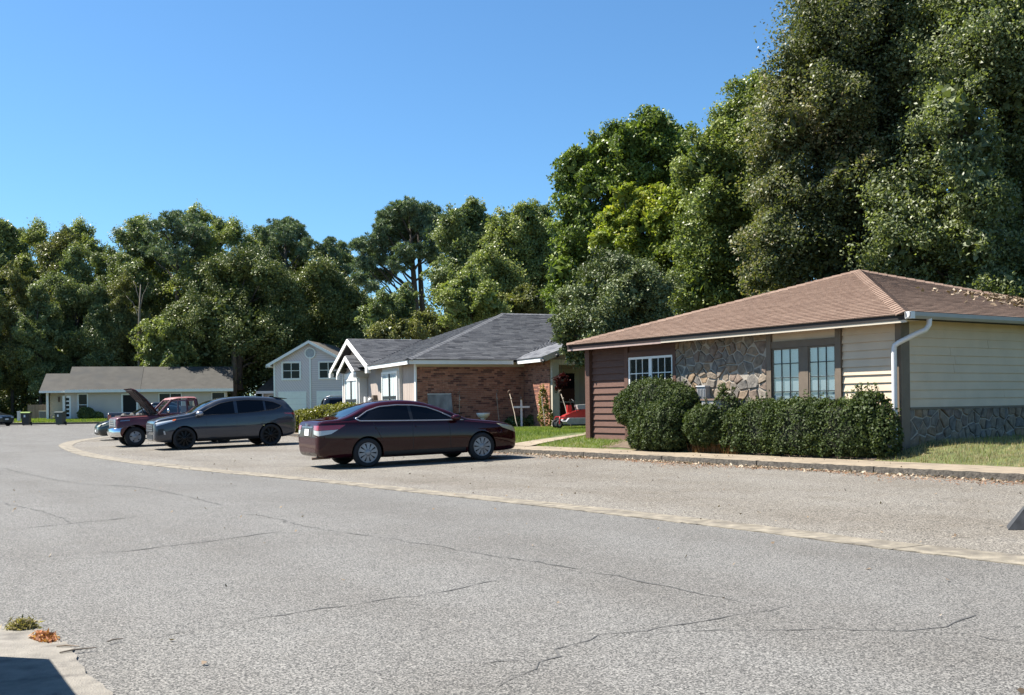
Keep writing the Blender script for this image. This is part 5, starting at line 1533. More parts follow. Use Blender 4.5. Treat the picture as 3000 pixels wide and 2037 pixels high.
# ------------------------------------------------------------------ slate grey SUV facing the street
fc = (-10.80, 34.9, lot_z(-10.80, 34.9)); rc = (-8.29, 36.25, lot_z(-8.29, 36.25))
t, mm, _, _ = place('parked_car', 'slate grey SUV with black wheels facing the street', 'car', fc, rc, 'cars parked along the kerb')
set_car(t, mm, rc, (-1.45, .84, 0))
suv = t
spec = dict(front=2.36, rear=-2.40, cab=.40, arches=[(1.42, .42), (-1.45, .42)], arch_in=.70, axle=.37,
            top=[(2.36, .78), (2.34, .92), (2.25, 1.005), (2.0, 1.07), (1.6, 1.13), (1.28, 1.175), (1.1, 1.235), (.35, 1.595), (-.05, 1.68), (-.6, 1.71), (-1.2, 1.69), (-1.75, 1.635), (-1.98, 1.585), (-2.2, 1.33), (-2.32, 1.15), (-2.37, 1.02), (-2.40, .80)],
            width=[(2.36, .72), (2.33, .82), (2.22, .90), (1.9, .945), (1.2, .96), (0, .962), (-1.5, .96), (-2.0, .93), (-2.3, .87), (-2.37, .80), (-2.40, .70)],
            belt=[(2.36, .85), (1.5, 1.0), (1.0, 1.06), (0, 1.085), (-1.3, 1.13), (-2.0, 1.17), (-2.4, 1.17)],
            bottom=[(2.36, .36), (2.25, .28), (1.8, .25), (0, .25), (-1.9, .28), (-2.3, .36), (-2.4, .48)],
            roofw=[(2.36, .6), (1.1, .74), (.3, .70), (-.6, .67), (-1.6, .64), (-2.0, .66), (-2.4, .72)])
body, sh = car_body('body', suv, spec, M['suvpaint'])
UP_ = [(.95, 1.14), (.55, 1.34), (.2, 1.485), (-.2, 1.555), (-.7, 1.58), (-1.2, 1.555), (-1.6, 1.49), (-1.9, 1.35)]
LO_ = [(1.05, 1.09), (.4, 1.115), (-.4, 1.14), (-1.1, 1.175), (-1.6, 1.225), (-1.88, 1.31)]
for sd in ('left', 'right'):
    s = 1 if sd == 'left' else -1
    for x0, x1 in ((1.1, -.28), (-.33, -1.28), (-1.33, -1.95)):
        lo = [p for p in even(LO_, 80) if x1 <= p[0] <= x0]; up = [p for p in even(UP_, 80) if x1 <= p[0] <= x0]
        panel('side_window', suv, sh, sd, lo, up, M['darkwin'], .004)
    edge_tube('window_trim', suv, sh, sd, LO_ + UP_[::-1] + LO_[:1], .010, M['black'], 70)
    for xx in ((.70, .42, .72, 1.09), (-.30, .40, -.31, 1.12), (-1.12, .70, -1.32, 1.16)):
        edge_tube('door_joint', suv, sh, sd, [(xx[0], xx[1]), (xx[2], xx[3])], .005, M['black'], 14, -.002)
    for xx in (-.08, -1.12):
        panel('door_handle', suv, sh, sd, [(xx + .11, .965), (xx - .11, .975)], [(xx + .11, 1.0), (xx - .11, 1.01)], M['suvpaint'], .03, 6, 3, .01)
    panel('side_sill', suv, sh, sd, [(.98, .25), (-1.0, .25)], [(.98, .36), (-1.0, .36)], M['plastic'], .01, 16, 3)
    panel('headlamp', suv, sh, sd, [(2.30, .80), (1.72, .945)], [(2.27, .92), (1.66, 1.005)], M['darklamp'], .006, 12, 4)
    panel('turn_lamp', suv, sh, sd, [(1.80, .95), (1.70, .968)], [(1.76, .997), (1.665, 1.008)], M['amber'], .012, 4, 3)
    panel('tail_lamp', suv, sh, sd, [(-2.33, 1.03), (-1.98, 1.07)], [(-2.28, 1.10), (-1.92, 1.10)], M['redlamp'], .008, 10, 4)
    panel('tail_lamp', suv, sh, 'rear', [(.84 * s, 1.03), (.1 * s, 1.04)], [(.82 * s, 1.10), (.1 * s, 1.10)], M['redlamp'], .008, 10, 4)
    panel('fog_lamp_bezel', suv, sh, sd, [(2.27, .50), (1.98, .52)], [(2.24, .70), (2.08, .72)], M['plastic'], .005, 6, 4)
    panel('fog_lamp', suv, sh, sd, [(2.07, .52), (2.01, .525)], [(2.09, .64), (2.05, .64)], M['clearlamp'], .012, 4, 4)
    mirror_('wing_mirror', suv, (.93, 1.04 * s, 1.17), s, M['satin'], (.12, .12, .085))
    for x in (1.42, -1.45):
        wheel(suv, x, s, .85, .37, .24, .275, (10, .017, .026, .07), M['blackrim'], spin=.1)
panel('windscreen', suv, sh, 'top', [(1.2, -.76), (1.2, .76)], [(.38, -.62), (.38, .62)], M['darkwin'], .004, 14, 8)
panel('rear_window', suv, sh, 'rear', [(-.66, 1.17), (.66, 1.17)], [(-.56, 1.52), (.56, 1.52)], M['darkwin'], .004, 12, 6)
b = MB(); b.prism([(-1.7, 1.655), (-2.12, 1.60), (-2.15, 1.575), (-1.9, 1.585)], lambda x, z, k: (x, -.6 + 1.2 * k, z)); b.build('spoiler', M['suvpaint'], suv)
g = panel('grille', suv, sh, 'front', [(-.56, .60), (.56, .60)], [(-.64, .88), (.64, .88)], M['plastic'], .012, 12, 5)
b = MB()
for i in range(7):
    for j in range(3):
        y, z = -.45 + .15 * i + (.07 if j % 2 else 0), .66 + .075 * j
        h = sh.ray_cast(Vector((6, y, z)), Vector((-1, 0, 0)))
        if h[0]: b.bb(h[0].x + .012, h[0].x + .022, y - .05, y + .05, z - .012, z + .012)
b.build('grille_bar', M['satin'], g)
panel('bumper_intake', suv, sh, 'front', [(-.55, .38), (.55, .38)], [(-.5, .52), (.5, .52)], M['plastic'], .01, 8, 3)
panel('skid_plate', suv, sh, 'front', [(-.4, .33), (.4, .33)], [(-.42, .37), (.42, .37)], M['satin'], .015, 8, 2)
MB().lathe([(.001, .0), (.02, .01), (.03, .05), (.004, .08)], 8, T3(-1.2, 0, 1.70)).build('antenna', M['white'], suv)

# ------------------------------------------------------------------ old maroon pickup with its hood up
fc = (-13.62, 38.2, lot_z(-13.62, 38.2)); rc = (-10.84, 39.7, lot_z(-10.84, 39.7))
t, mm, _, _ = place('pickup_truck', 'old faded maroon pickup with raised hood and chrome bumper', 'pickup truck', fc, rc, 'cars parked along the kerb')
set_car(t, mm, rc, (-1.72, .78, 0))
tr = t
spec = dict(front=2.08, rear=-2.9, cab=.5, arches=[(1.44, .44), (-1.72, .43)], arch_in=.60, axle=.36,
            top=[(2.08, .99), (2.05, 1.06), (1.95, 1.085), (1.0, 1.115), (.55, 1.13), (-2.9, 1.13)],
            width=[(2.08, .90), (2.05, .945), (1.95, .975), (1.2, .985), (-2.8, .985), (-2.9, .96)],
            belt=[(2.08, .90), (1.0, 1.0), (-2.9, 1.0)],
            bottom=[(2.08, .52), (2.0, .44), (1.9, .40), (-2.6, .42), (-2.9, .55)],
            roofw=[(2.08, .9), (-2.9, .9)])
body, sh = car_body('body', tr, spec, M['truckpaint'])
# dark blocks near the top surface; colour stands in for bay and bed shade
eb = MB().bb(.70, 1.90, -.70, .70, .90, 1.128).build('engine_bay', M['underhood'], tr)
rr_ = random.Random(4)
b = MB()
for k in range(10):
    x, y = rr_.uniform(.85, 1.8), rr_.uniform(-.5, .6); h = rr_.uniform(.02, .08)
    b.lathe([(rr_.uniform(.05, .14), 1.145), (rr_.uniform(.04, .1), 1.145 + h)], 9, T3(x, y, 0))
b.build('engine', M['engine'], eb)
MB().bb(-2.85, -.95, -.80, .80, .9, 1.142).build('bed_shade', M['dark'], tr)
# hood raised about its rear edge
HT = T3(.62, 0, 1.15) @ Matrix.Rotation(-R(48), 4, 'Y')
b = MB(); n = 8; vs = []
for i in range(n + 1):
    x = 1.32 * i / n; z = .03 + .05 * math.sin(math.pi * min(1, i / n * 1.05)) - (.07 if i == n else 0)
    vs += [HT @ Vector((x, -.82, z - .02)), HT @ Vector((x, -.80, z + .015)), HT @ Vector((x, .80, z + .015)), HT @ Vector((x, .82, z - .02))]
b.add(vs, [(4 * i + k, 4 * i + 1 + k, 4 * i + 5 + k, 4 * i + 4 + k) for i in range(n) for k in range(3)])
hood = b.build('hood', M['truckpaint'], tr, smooth=True)
b = MB(); b.bb(.03, 1.27, -.78, .78, -.035, -.005, 0, HT)
for y in (-.5, 0, .5): b.bb(.06, 1.25, y - .06, y + .06, -.05, -.036, 0, HT)
for x in (.1, .65, 1.15): b.bb(x, x + .1, -.76, .76, -.052, -.034, 0, HT)
b.build('hood_frame', M['underhood'], hood)
for s in (-1, 1):
    MB().tube([(.85, .66 * s, 1.14), HT @ Vector((.55, .62 * s, -.04))], .018, 6).build('hood_stay', M['plastic'], tr)
# cab: pillars, roof, back, doors' glass
def beam(name, p, q, r, mt=None, sq=None):
    return MB().tube([p, q], r, 8).build(name, mt or M['truckpaint'], tr)
b = MB()
for s in (-1, 1):
    b.tube([(.62, .86 * s, 1.12), (.10, .74 * s, 1.66)], .045, 8)
    b.tube([(-.42, .90 * s, 1.1), (-.42, .76 * s, 1.66)], .035, 8)
    b.tube([(-.82, .88 * s, 1.1), (-.74, .74 * s, 1.66)], .07, 8)
    b.tube([(.60, .90 * s, 1.125), (-.84, .92 * s, 1.135)], .03, 8)
    b.tube([(.24, .86 * s, 1.13), (.24, .80 * s, 1.47)], .012, 6)
b.build('pillar', M['truckpaint'], tr)
b = MB(); vs = []
prof = [(.16, 1.66), (.10, 1.72), (-.1, 1.755), (-.45, 1.765), (-.72, 1.75), (-.80, 1.70), (-.80, 1.64)]
for x, z in prof:
    vs += [(x, -.74, z - .05), (x, -.64, z), (x, .64, z), (x, .74, z - .05)]
b.add(vs, [(4 * i + k, 4 * i + 1 + k, 4 * i + 5 + k, 4 * i + 4 + k) for i in range(len(prof) - 1) for k in range(3)])
b.bb(-.79, .14, -.72, .72, 1.60, 1.655)
b.build('roof', M['trucktop'], tr, autosmooth=50)
MB().bb(-.86, -.80, -.82, .82, 1.06, 1.30).build('cab_back', M['truckpaint'], tr)
MB().bb(-.83, -.82, -.70, .70, 1.301, 1.60).build('rear_window', M['clearglass'], tr)
MB().bb(-.9, .6, -.86, .86, .85, 1.128).build('cab_floor', M['dark'], tr)
b = MB(); b.add([(.60, -.80, 1.135), (.60, .80, 1.135), (.12, .68, 1.645), (.12, -.68, 1.645)], [(0, 1, 2, 3)]); b.build('windscreen', M['clearglass'], tr)
for s in (-1, 1):
    b = MB(); b.add([(.56, .875 * s, 1.15), (.26, .875 * s, 1.15), (.26, .80 * s, 1.46)], [(0, 1, 2)]); b.build('vent_window', M['clearglass'], tr)
    b = MB(); b.add([(.22, .875 * s, 1.15), (-.40, .885 * s, 1.15), (-.40, .77 * s, 1.62), (.12, .76 * s, 1.62), (.22, .80 * s, 1.48)], [(0, 1, 2, 3, 4)]); b.build('side_window', M['clearglass'], tr)
    panel('headlamp', tr, sh, 'front', [(.50 * s, .80), (.78 * s, .80)], [(.50 * s, .96), (.78 * s, .96)], M['darklamp'], .012, 5, 4)
    mirror_('wing_mirror', tr, (.30, 1.08 * s, 1.25), s, M['chrome'], (.05, .10, .10))
    MB().tube([(.30, 1.0 * s, 1.22), (.30, .90 * s, 1.12)], .012, 6).build('mirror_arm', M['chrome'], tr)
    for xx in ((.58, .52, .60, 1.08), (-.46, .52, -.46, 1.08)):
        edge_tube('door_joint', tr, sh, 'left' if s > 0 else 'right', [(xx[0], xx[1]), (xx[2], xx[3])], .006, M['black'], 10, -.002)
    panel('badge', tr, sh, 'left' if s > 0 else 'right', [(1.94, .93), (1.62, .945)], [(1.94, .96), (1.62, .975)], M['satin'], .008, 5, 2)
    edge_tube('side_trim', tr, sh, 'left' if s > 0 else 'right', [(1.9, .70), (1.86, .702)], .008, M['satin'], 6)
    for x in (1.44, -1.72):
        wheel(tr, x, s, .80, .36, .25, .20, (5, .055, .085, .085), M['rim'], spin=.5)
g = panel('grille', tr, sh, 'front', [(-.80, .74), (.80, .74)], [(-.80, 1.0), (.80, 1.0)], M['satin'], .02, 14, 4)
b = MB()
for k in range(3): b.bb(2.095, 2.125, -.47, .47, .765 + .08 * k, .80 + .08 * k)
for k in range(5): b.bb(2.09, 2.12, -.42 + .2 * k, -.40 + .2 * k, .75, .99)
b.build('grille_bar', M['chrome'], g)
b = MB(); vs = []
for y, x in ((-1.0, 1.95), (-.93, 2.14), (-.5, 2.20), (0, 2.215), (.5, 2.20), (.93, 2.14), (1.0, 1.95)):
    vs += [(x - .05, y, .38), (x, y, .43), (x + .02, y, .54), (x, y, .655), (x - .05, y, .69)]
b.add(vs, [(5 * i + k, 5 * i + 5 + k, 5 * i + 6 + k, 5 * i + 1 + k) for i in range(6) for k in range(4)])
b.build('bumper', M['chrome'], tr, smooth=True)
MB().bb(-.70, -.45, -.55, .55, 1.1, 1.42).build('seat', M['seat'], tr)

# ------------------------------------------------------------------ dark green saloon beyond the pickup
fc = (-16.85, 45.6, lot_z(-16.85, 45.6)); rc = (-14.48, 46.9, lot_z(-14.48, 46.9))
t, mm, _, _ = place('parked_car', 'dark green car with hazed headlamp tucked behind the maroon pickup', 'car', fc, rc, 'cars parked along the kerb')
set_car(t, mm, rc, (-1.35, .76, 0))
gc = t
spec = dict(front=2.28, rear=-2.3, cab=.36, arches=[(1.35, .36), (-1.35, .36)], arch_in=.66, axle=.31,
            top=[(2.28, .52), (2.25, .62), (2.1, .74), (1.8, .84), (1.2, .95), (.95, 1.02), (.25, 1.36), (-.1, 1.43), (-.6, 1.45), (-1.1, 1.39), (-1.75, 1.08), (-2.1, 1.05), (-2.26, .95), (-2.3, .7)],
            width=[(2.28, .5), (2.25, .62), (2.1, .76), (1.8, .85), (1.0, .88), (-1.5, .88), (-2.1, .82), (-2.3, .65)],
            belt=[(2.28, .70), (1.0, .90), (-2.3, .96)], bottom=[(2.28, .30), (2.1, .2), (-2.0, .22), (-2.3, .35)], roofw=[(2.28, .6), (.9, .68), (-.6, .60), (-2.3, .66)])
body, sh = car_body('body', gc, spec, M['greenpaint'])
for sd in ('left', 'right'):
    s = 1 if sd == 'left' else -1
    panel('side_window', gc, sh, sd, [(.75, .96), (-.3, .97)], [(.50, 1.13), (-.3, 1.34)], M['darkwin'], .004)
    panel('side_window', gc, sh, sd, [(-.36, .97), (-1.4, .99)], [(-.36, 1.34), (-1.2, 1.22)], M['darkwin'], .004)
    panel('headlamp', gc, sh, sd, [(2.15, .58), (1.75, .70)], [(2.08, .70), (1.62, .80)], M['yellowlamp'], .008, 10, 4)
    panel('headlamp', gc, sh, 'front', [(.40 * s, .56), (.66 * s, .60)], [(.38 * s, .66), (.70 * s, .70)], M['yellowlamp'], .008, 8, 4)
    mirror_('wing_mirror', gc, (.68, .94 * s, 1.0), s, M['greenpaint'], (.1, .09, .07))
    for x in (1.35, -1.35):
        wheel(gc, x, s, .77, .31, .2, .2, (7, .03, .05, .06), M['rim'])
panel('windscreen', gc, sh, 'top', [(1.0, -.68), (1.0, .68)], [(.27, -.55), (.27, .55)], M['darkwin'], .004, 14, 8)
panel('rear_window', gc, sh, 'top', [(-1.72, -.56), (-1.72, .56)], [(-1.15, -.5), (-1.15, .5)], M['darkwin'], .004, 14, 8)
panel('licence_plate', gc, sh, 'front', [(-.155, .38), (.155, .38)], [(-.155, .46), (.155, .46)], M['plate'], .012, 5, 3)
panel('bumper_intake', gc, sh, 'front', [(-.45, .25), (.45, .25)], [(-.45, .34), (.45, .34)], M['plastic'], .01, 8, 3)

# ------------------------------------------------------------------ black SUV beyond the yellow hedge (roof and windows show)
t = thing('parked_car', 'black SUV with roof rails showing above the yellow green hedge', 'car', (0, 0, 0), 0, 'cars parked along the kerb')
bk = t
zz = tz(54)
ang = math.atan2(.25, .97)
bk.location = (-7.35, 54.2, zz); bk.rotation_euler = (0, 0, ang)
spec = dict(front=2.5, rear=-2.5, cab=.40, arches=[(1.5, .43), (-1.5, .43)], arch_in=.72, axle=.38,
            top=[(2.5, .8), (2.46, 1.0), (2.2, 1.12), (1.35, 1.22), (1.15, 1.29), (.6, 1.68), (.2, 1.79), (-.6, 1.82), (-2.0, 1.80), (-2.25, 1.74), (-2.42, 1.2), (-2.5, .8)],
            width=[(2.5, .7), (2.4, .85), (2.1, .96), (-2.2, .97), (-2.45, .92), (-2.5, .85)], belt=[(2.5, .95), (1.2, 1.12), (-2.5, 1.2)],
            bottom=[(2.5, .4), (2.3, .3), (-2.3, .32), (-2.5, .45)], roofw=[(2.5, .7), (.6, .74), (-2.5, .74)])
body, sh = car_body('body', bk, spec, M['blackpaint'])
for sd in ('left', 'right'):
    s = 1 if sd == 'left' else -1
    for lo, up in (([(1.05, 1.17), (-.1, 1.2)], [(.5, 1.60), (-.1, 1.68)]), ([(-.17, 1.2), (-1.15, 1.22)], [(-.17, 1.68), (-1.15, 1.68)]), ([(-1.22, 1.22), (-2.15, 1.24)], [(-1.22, 1.68), (-2.02, 1.66)])):
        panel('side_window', bk, sh, sd, lo, up, M['darkwin'], .006)
    MB().tube([(.35, .60 * s, 1.80), (.2, .60 * s, 1.865), (-2.0, .60 * s, 1.86), (-2.15, .60 * s, 1.78)], .02, 6).build('roof_rail', M['satin'], bk, smooth=True)
    panel('tail_lamp', bk, sh, sd, [(-2.44, .95), (-2.25, .95)], [(-2.38, 1.30), (-2.22, 1.30)], M['redlamp'], .008, 4, 6)
    for x in (1.5, -1.5):
        wheel(bk, x, s, .84, .38, .24, .25, (6, .04, .06, .08), M['rim'])
panel('rear_window', bk, sh, 'rear', [(-.7, 1.25), (.7, 1.25)], [(-.62, 1.62), (.62, 1.62)], M['darkwin'], .006, 10, 5)
panel('windscreen', bk, sh, 'top', [(1.22, -.78), (1.22, .78)], [(.62, -.66), (.62, .66)], M['darkwin'], .006, 10, 6)

# ------------------------------------------------------------------ dark pickup further back, only its tail clear of the maroon one
t = thing('pickup_truck', 'dark pickup far down the street, its tailgate left of the raised hood', 'pickup truck', (-20.25, 61.0, tz(61) - .08), R(14), 'cars parked along the kerb')
dp = t
spec = dict(front=2.7, rear=-2.8, cab=.5, arches=[(1.75, .43), (-1.65, .43)], arch_in=.66, axle=.37,
            top=[(2.7, .95), (2.6, 1.08), (1.6, 1.18), (1.4, 1.22), (.95, 1.62), (.6, 1.76), (-.3, 1.76), (-.52, 1.66), (-.6, 1.24), (-.7, 1.2), (-2.75, 1.2), (-2.8, 1.1)],
            width=[(2.7, .8), (2.5, .93), (-2.7, .95), (-2.8, .9)], belt=[(2.7, .95), (-2.8, 1.1)], bottom=[(2.7, .5), (2.4, .4), (-2.5, .45), (-2.8, .6)], roofw=[(2.7, .8), (-2.8, .8)])
body, sh = car_body('body', dp, spec, M['blackpaint'])
for sd in ('left', 'right'):
    s = 1 if sd == 'left' else -1
    panel('side_window', dp, sh, sd, [(1.2, 1.15), (-.38, 1.18)], [(.85, 1.58), (-.32, 1.62)], M['darkwin'], .006)
    panel('tail_lamp', dp, sh, 'rear', [(.78 * s, .8), (.90 * s, .8)], [(.78 * s, 1.12), (.90 * s, 1.12)], M['redlamp'], .01, 3, 5)
    panel('turn_lamp', dp, sh, sd, [(-2.75, .78), (-2.6, .78)], [(-2.75, 1.05), (-2.6, 1.05)], M['amber'], .01, 3, 4)
    for x in (1.75, -1.65):
        wheel(dp, x, s, .82, .37, .24, .22, (6, .04, .06, .08), M['rim'])
MB().bb(-2.86, -2.76, -.9, .9, .48, .60).build('bumper', M['chrome'], dp)

# ------------------------------------------------------------------ dark hatchback cut by the left edge of the view
t = thing('parked_car', 'dark car with white plate cut by the left edge of the view', 'car', (-41.5, 83.8, tz(83)), R(-25), 'cars parked along the kerb')
lc = t
spec = dict(front=2.1, rear=-2.1, cab=.36, arches=[(1.3, .36), (-1.3, .36)], arch_in=.66, axle=.31,
            top=[(2.1, .6), (2.05, .75), (1.3, .95), (1.0, 1.02), (.3, 1.38), (-.2, 1.46), (-1.2, 1.42), (-1.6, 1.25), (-2.0, 1.02), (-2.07, .9), (-2.1, .7)],
            width=[(2.1, .6), (2.0, .76), (1.6, .86), (-1.6, .87), (-2.0, .80), (-2.1, .66)], belt=[(2.1, .7), (-2.1, .98)], bottom=[(2.1, .3), (1.9, .2), (-1.9, .22), (-2.1, .36)], roofw=[(2.1, .6), (-2.1, .64)])
body, sh = car_body('body', lc, spec, M['blackpaint'])
for sd in ('left', 'right'):
    s = 1 if sd == 'left' else -1
    panel('side_window', lc, sh, sd, [(.8, .98), (-1.4, 1.0)], [(.4, 1.25), (-1.2, 1.28)], M['darkwin'], .006)
    panel('tail_lamp', lc, sh, 'rear', [(.5 * s, .78), (.74 * s, .8)], [(.5 * s, .92), (.74 * s, .94)], M['redlamp'], .008, 4, 4)
    panel('headlamp', lc, sh, 'front', [(.4 * s, .62), (.66 * s, .64)], [(.4 * s, .72), (.66 * s, .74)], M['clearlamp'], .008, 4, 4)
    for x in (1.3, -1.3): wheel(lc, x, s, .76, .31, .2, .2, (7, .03, .05, .06), M['rim'])
panel('licence_plate', lc, sh, 'front', [(-.16, .48), (.16, .48)], [(-.16, .60), (.16, .60)], M['plate'], .012, 4, 3)
panel('windscreen', lc, sh, 'top', [(1.0, -.68), (1.0, .68)], [(.33, -.55), (.33, .55)], M['darkwin'], .004, 10, 6)

# ================================================================== VEGETATION
def leaf_mesh(name, P, N, L, Wd, shade, mt, rng, droop=0.25):
    """one small folded leaf (4 corners) at every point of P facing N; L, Wd lengths and widths"""
    n = len(P)
    r = rng.normal(size=(n, 3))
    t = np.cross(N, r); t /= np.linalg.norm(t, axis=1)[:, None] + 1e-9
    bt = np.cross(N, t)
    L = L[:, None]; Wd = Wd[:, None]
    v = np.empty((n, 4, 3))
    v[:, 0] = P - t * L * .5
    v[:, 1] = P + bt * Wd * .5 - t * L * .05
    v[:, 2] = P + t * L * .5 - N * L * droop
    v[:, 3] = P - bt * Wd * .5 - t * L * .05
    me = bpy.data.meshes.new(name)
    me.vertices.add(4 * n); me.loops.add(4 * n); me.polygons.add(n)
    me.vertices.foreach_set('co', v.reshape(-1).astype(np.float32))
    me.loops.foreach_set('vertex_index', np.arange(4 * n, dtype=np.int32))
    me.polygons.foreach_set('loop_start', np.arange(0, 4 * n, 4, dtype=np.int32))
    a = me.attributes.new('shade', 'FLOAT', 'FACE')
    a.data.foreach_set('value', np.clip(shade, 0, 1).astype(np.float32))
    me.materials.append(mt)
    me.update(calc_edges=True)
    return me

def unit(v): return v / (np.linalg.norm(v, axis=1)[:, None] + 1e-9)

def crown_points(blobs, n, rng, sub=.30, subs=26, hollow=.55, up=.35, jitter=.75, flat=1.0):
    """points and normals for leaves: every blob (x, y, z, rx, ry, rz) carries smaller sprays near its surface"""
    B = np.array(blobs, float)
    area = (B[:, 3] * B[:, 4] + B[:, 4] * B[:, 5] + B[:, 3] * B[:, 5])
    cnt = np.maximum(20, (n * area / area.sum()).astype(int))
    Ps, Ns, Hs = [], [], []
    for b, c in zip(B, cnt):
        d = unit(rng.normal(size=(subs, 3)))
        rr = (hollow + (1 - hollow) * rng.random(subs) ** .5)
        sc = b[:3] + d * rr[:, None] * b[3:6]
        sr = b[3:6].mean() * sub * rng.uniform(.6, 1.45, subs)
        sh = rng.normal(0, .13, subs)
        k = rng.choice(subs, c, p=sr**2 / (sr**2).sum())
        q = unit(rng.normal(size=(c, 3)))
        rad_ = rng.random(c) ** .45 * np.where(rng.random(c) < .28, rng.uniform(1.1, 1.65, c), 1.0)
        p = sc[k] + q * (rad_ * sr[k])[:, None] * np.array([1.15, 1.15, .8 * flat])
        # bend the whole spray out of shape so that nothing stays a ball
        a_ = 2.6 / b[3:6].mean(); ph = b[:3].sum() * 1.7
        p = p + b[3:6].mean() * .30 * np.stack([np.sin(p[:, 2] * a_ + p[:, 1] * a_ * .7 + ph), np.sin(p[:, 0] * a_ + p[:, 2] * a_ * .8 + ph * 1.3), np.sin(p[:, 1] * a_ * 1.1 + p[:, 0] * a_ * .9 + ph * .7)], 1)
        nn = unit(q * .45 + d[k] * .35 + np.array([0, 0, up]) + rng.normal(size=(c, 3)) * jitter)
        Ps.append(p); Ns.append(nn); Hs.append(sh[k])
    return np.concatenate(Ps), np.concatenate(Ns), np.concatenate(Hs)

def crown(name, parent, blobs, n, size, mt, seed, tone=.45, spread=.2, aspect=.55, ramp=None, **kw):
    rng = np.random.default_rng(seed)
    P, N, H = crown_points(blobs, n, rng, **kw)
    L = size * rng.uniform(.7, 1.4, len(P))
    # denser, larger leaf clusters deep inside, so that the crown is not see-through
    B = np.array(blobs, float); k = max(60, n // 14)
    w = B[:, 3] ** 2; idx = rng.choice(len(B), k, p=w / w.sum())
    P2 = B[idx, :3] + unit(rng.normal(size=(k, 3))) * (rng.random(k) ** .4 * .72)[:, None] * B[idx, 3:6]
    P = np.concatenate([P, P2]); N = np.concatenate([N, unit(rng.normal(size=(k, 3)))]); H = np.concatenate([H, np.zeros(k)])
    L = np.concatenate([L, min(.55, size * 3.4) * rng.uniform(.7, 1.3, k)])
    m = len(P)
    sh = tone + H + rng.normal(0, spread, m)
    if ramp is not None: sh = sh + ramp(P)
    me = leaf_mesh(name, P, N, L, L * aspect, sh, mt, rng)
    return put(name, me, parent)

def limb(b, p, q, r0, r1, rs, sag=0.1, n=5):
    p, q = Vector(p), Vector(q); L = (q - p).length
    pts = []
    for i in range(n + 1):
        t = i / n
        pts.append(p.lerp(q, t) + Vector((rs.uniform(-1, 1), rs.uniform(-1, 1), rs.uniform(-.5, .8))) * L * .04 * math.sin(math.pi * t) + Vector((0, 0, L * sag * math.sin(math.pi * t))))
    b.tube(pts, [r0 + (r1 - r0) * i / n for i in range(n + 1)], 7)

def trunk(parent, base, top, r0, r1, ends, rs, mt, forks=1):
    b = MB()
    base, top = Vector(base), Vector(top)
    pts = [base.lerp(top, t) + Vector((rs.uniform(-.12, .12), rs.uniform(-.12, .12), 0)) * (1 if 0 < t < 1 else 0) for t in (0, .04, .25, .5, .75, 1)]
    b.tube(pts, [r0 * 1.35, r0 * 1.05, r0 * .9, r0 * .75, lerp(r0, r1, .6), r1], 10)
    for e in ends:
        t = rs.uniform(.35, .95)
        p = base.lerp(top, t)
        if Vector(e).z < p.z + .3: p = base.lerp(top, max(.15, min(.8, (Vector(e).z - base.z) / max(.1, top.z - base.z) * .75)))
        limb(b, p, e, lerp(r0, r1, t) * .55, .03, rs)
    return b.build('trunk', mt, parent, smooth=True)

def tree(name, label, D, base_d, blobs_d, n, size, leaf, seed, bark='bark', r0=.25, group=None, tone=.45, dy=1.0, ends=None, cat='tree', ramp=None, top=None, **kw):
    """tree whose crown is a list of (x, y, r[, depth offset]) measured on the photograph at depth D, built as real spheres of leaves there"""
    rs = random.Random(seed)
    g = at(base_d[0], base_d[1], D)
    root = thing(name, label, cat, g, 0, group)
    bl = []
    for q in blobs_d:
        off_ = q[3] if len(q) > 3 else rs.uniform(-.5, .5) * rad(q[2], D) * 1.6
        p = at(q[0], q[1], D + off_) - g
        r = rad(q[2], D)
        bl.append((p.x, p.y, p.z, r, r * dy, r * .92))
    crown('crown', root, bl, n, size, M[leaf], seed, tone=tone, ramp=ramp, **kw)
    zs = [b[2] for b in bl]
    tp = top or (sum(b[0] for b in bl) / len(bl) * .7, sum(b[1] for b in bl) / len(bl) * .7, min(zs) + (max(zs) - min(zs)) * .75)
    e = [(b[0], b[1], b[2]) for b in (bl if ends is None else bl[:ends])]
    trunk(root, (0, 0, -.3), tp, r0, .06, e, rs, M[bark])
    return root

# ---- the big oaks behind the right house
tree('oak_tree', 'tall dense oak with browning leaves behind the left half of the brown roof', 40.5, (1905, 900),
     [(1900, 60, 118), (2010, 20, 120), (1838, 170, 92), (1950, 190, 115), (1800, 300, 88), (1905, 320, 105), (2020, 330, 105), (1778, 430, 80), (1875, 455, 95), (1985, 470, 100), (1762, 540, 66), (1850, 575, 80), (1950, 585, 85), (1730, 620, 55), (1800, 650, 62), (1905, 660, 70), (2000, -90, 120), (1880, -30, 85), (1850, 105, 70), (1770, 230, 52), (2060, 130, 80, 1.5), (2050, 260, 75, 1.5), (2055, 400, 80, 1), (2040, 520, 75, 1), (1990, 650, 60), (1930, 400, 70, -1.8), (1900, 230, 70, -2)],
     200000, .122, 'oakA', 21, r0=.42, tone=.47, spread=.17, subs=40, sub=.33, hollow=.45, ramp=lambda P: -.07 - P[:, 0] * .035 + .10 * np.sin(P[:, 2] * .9 + P[:, 0] * .6))
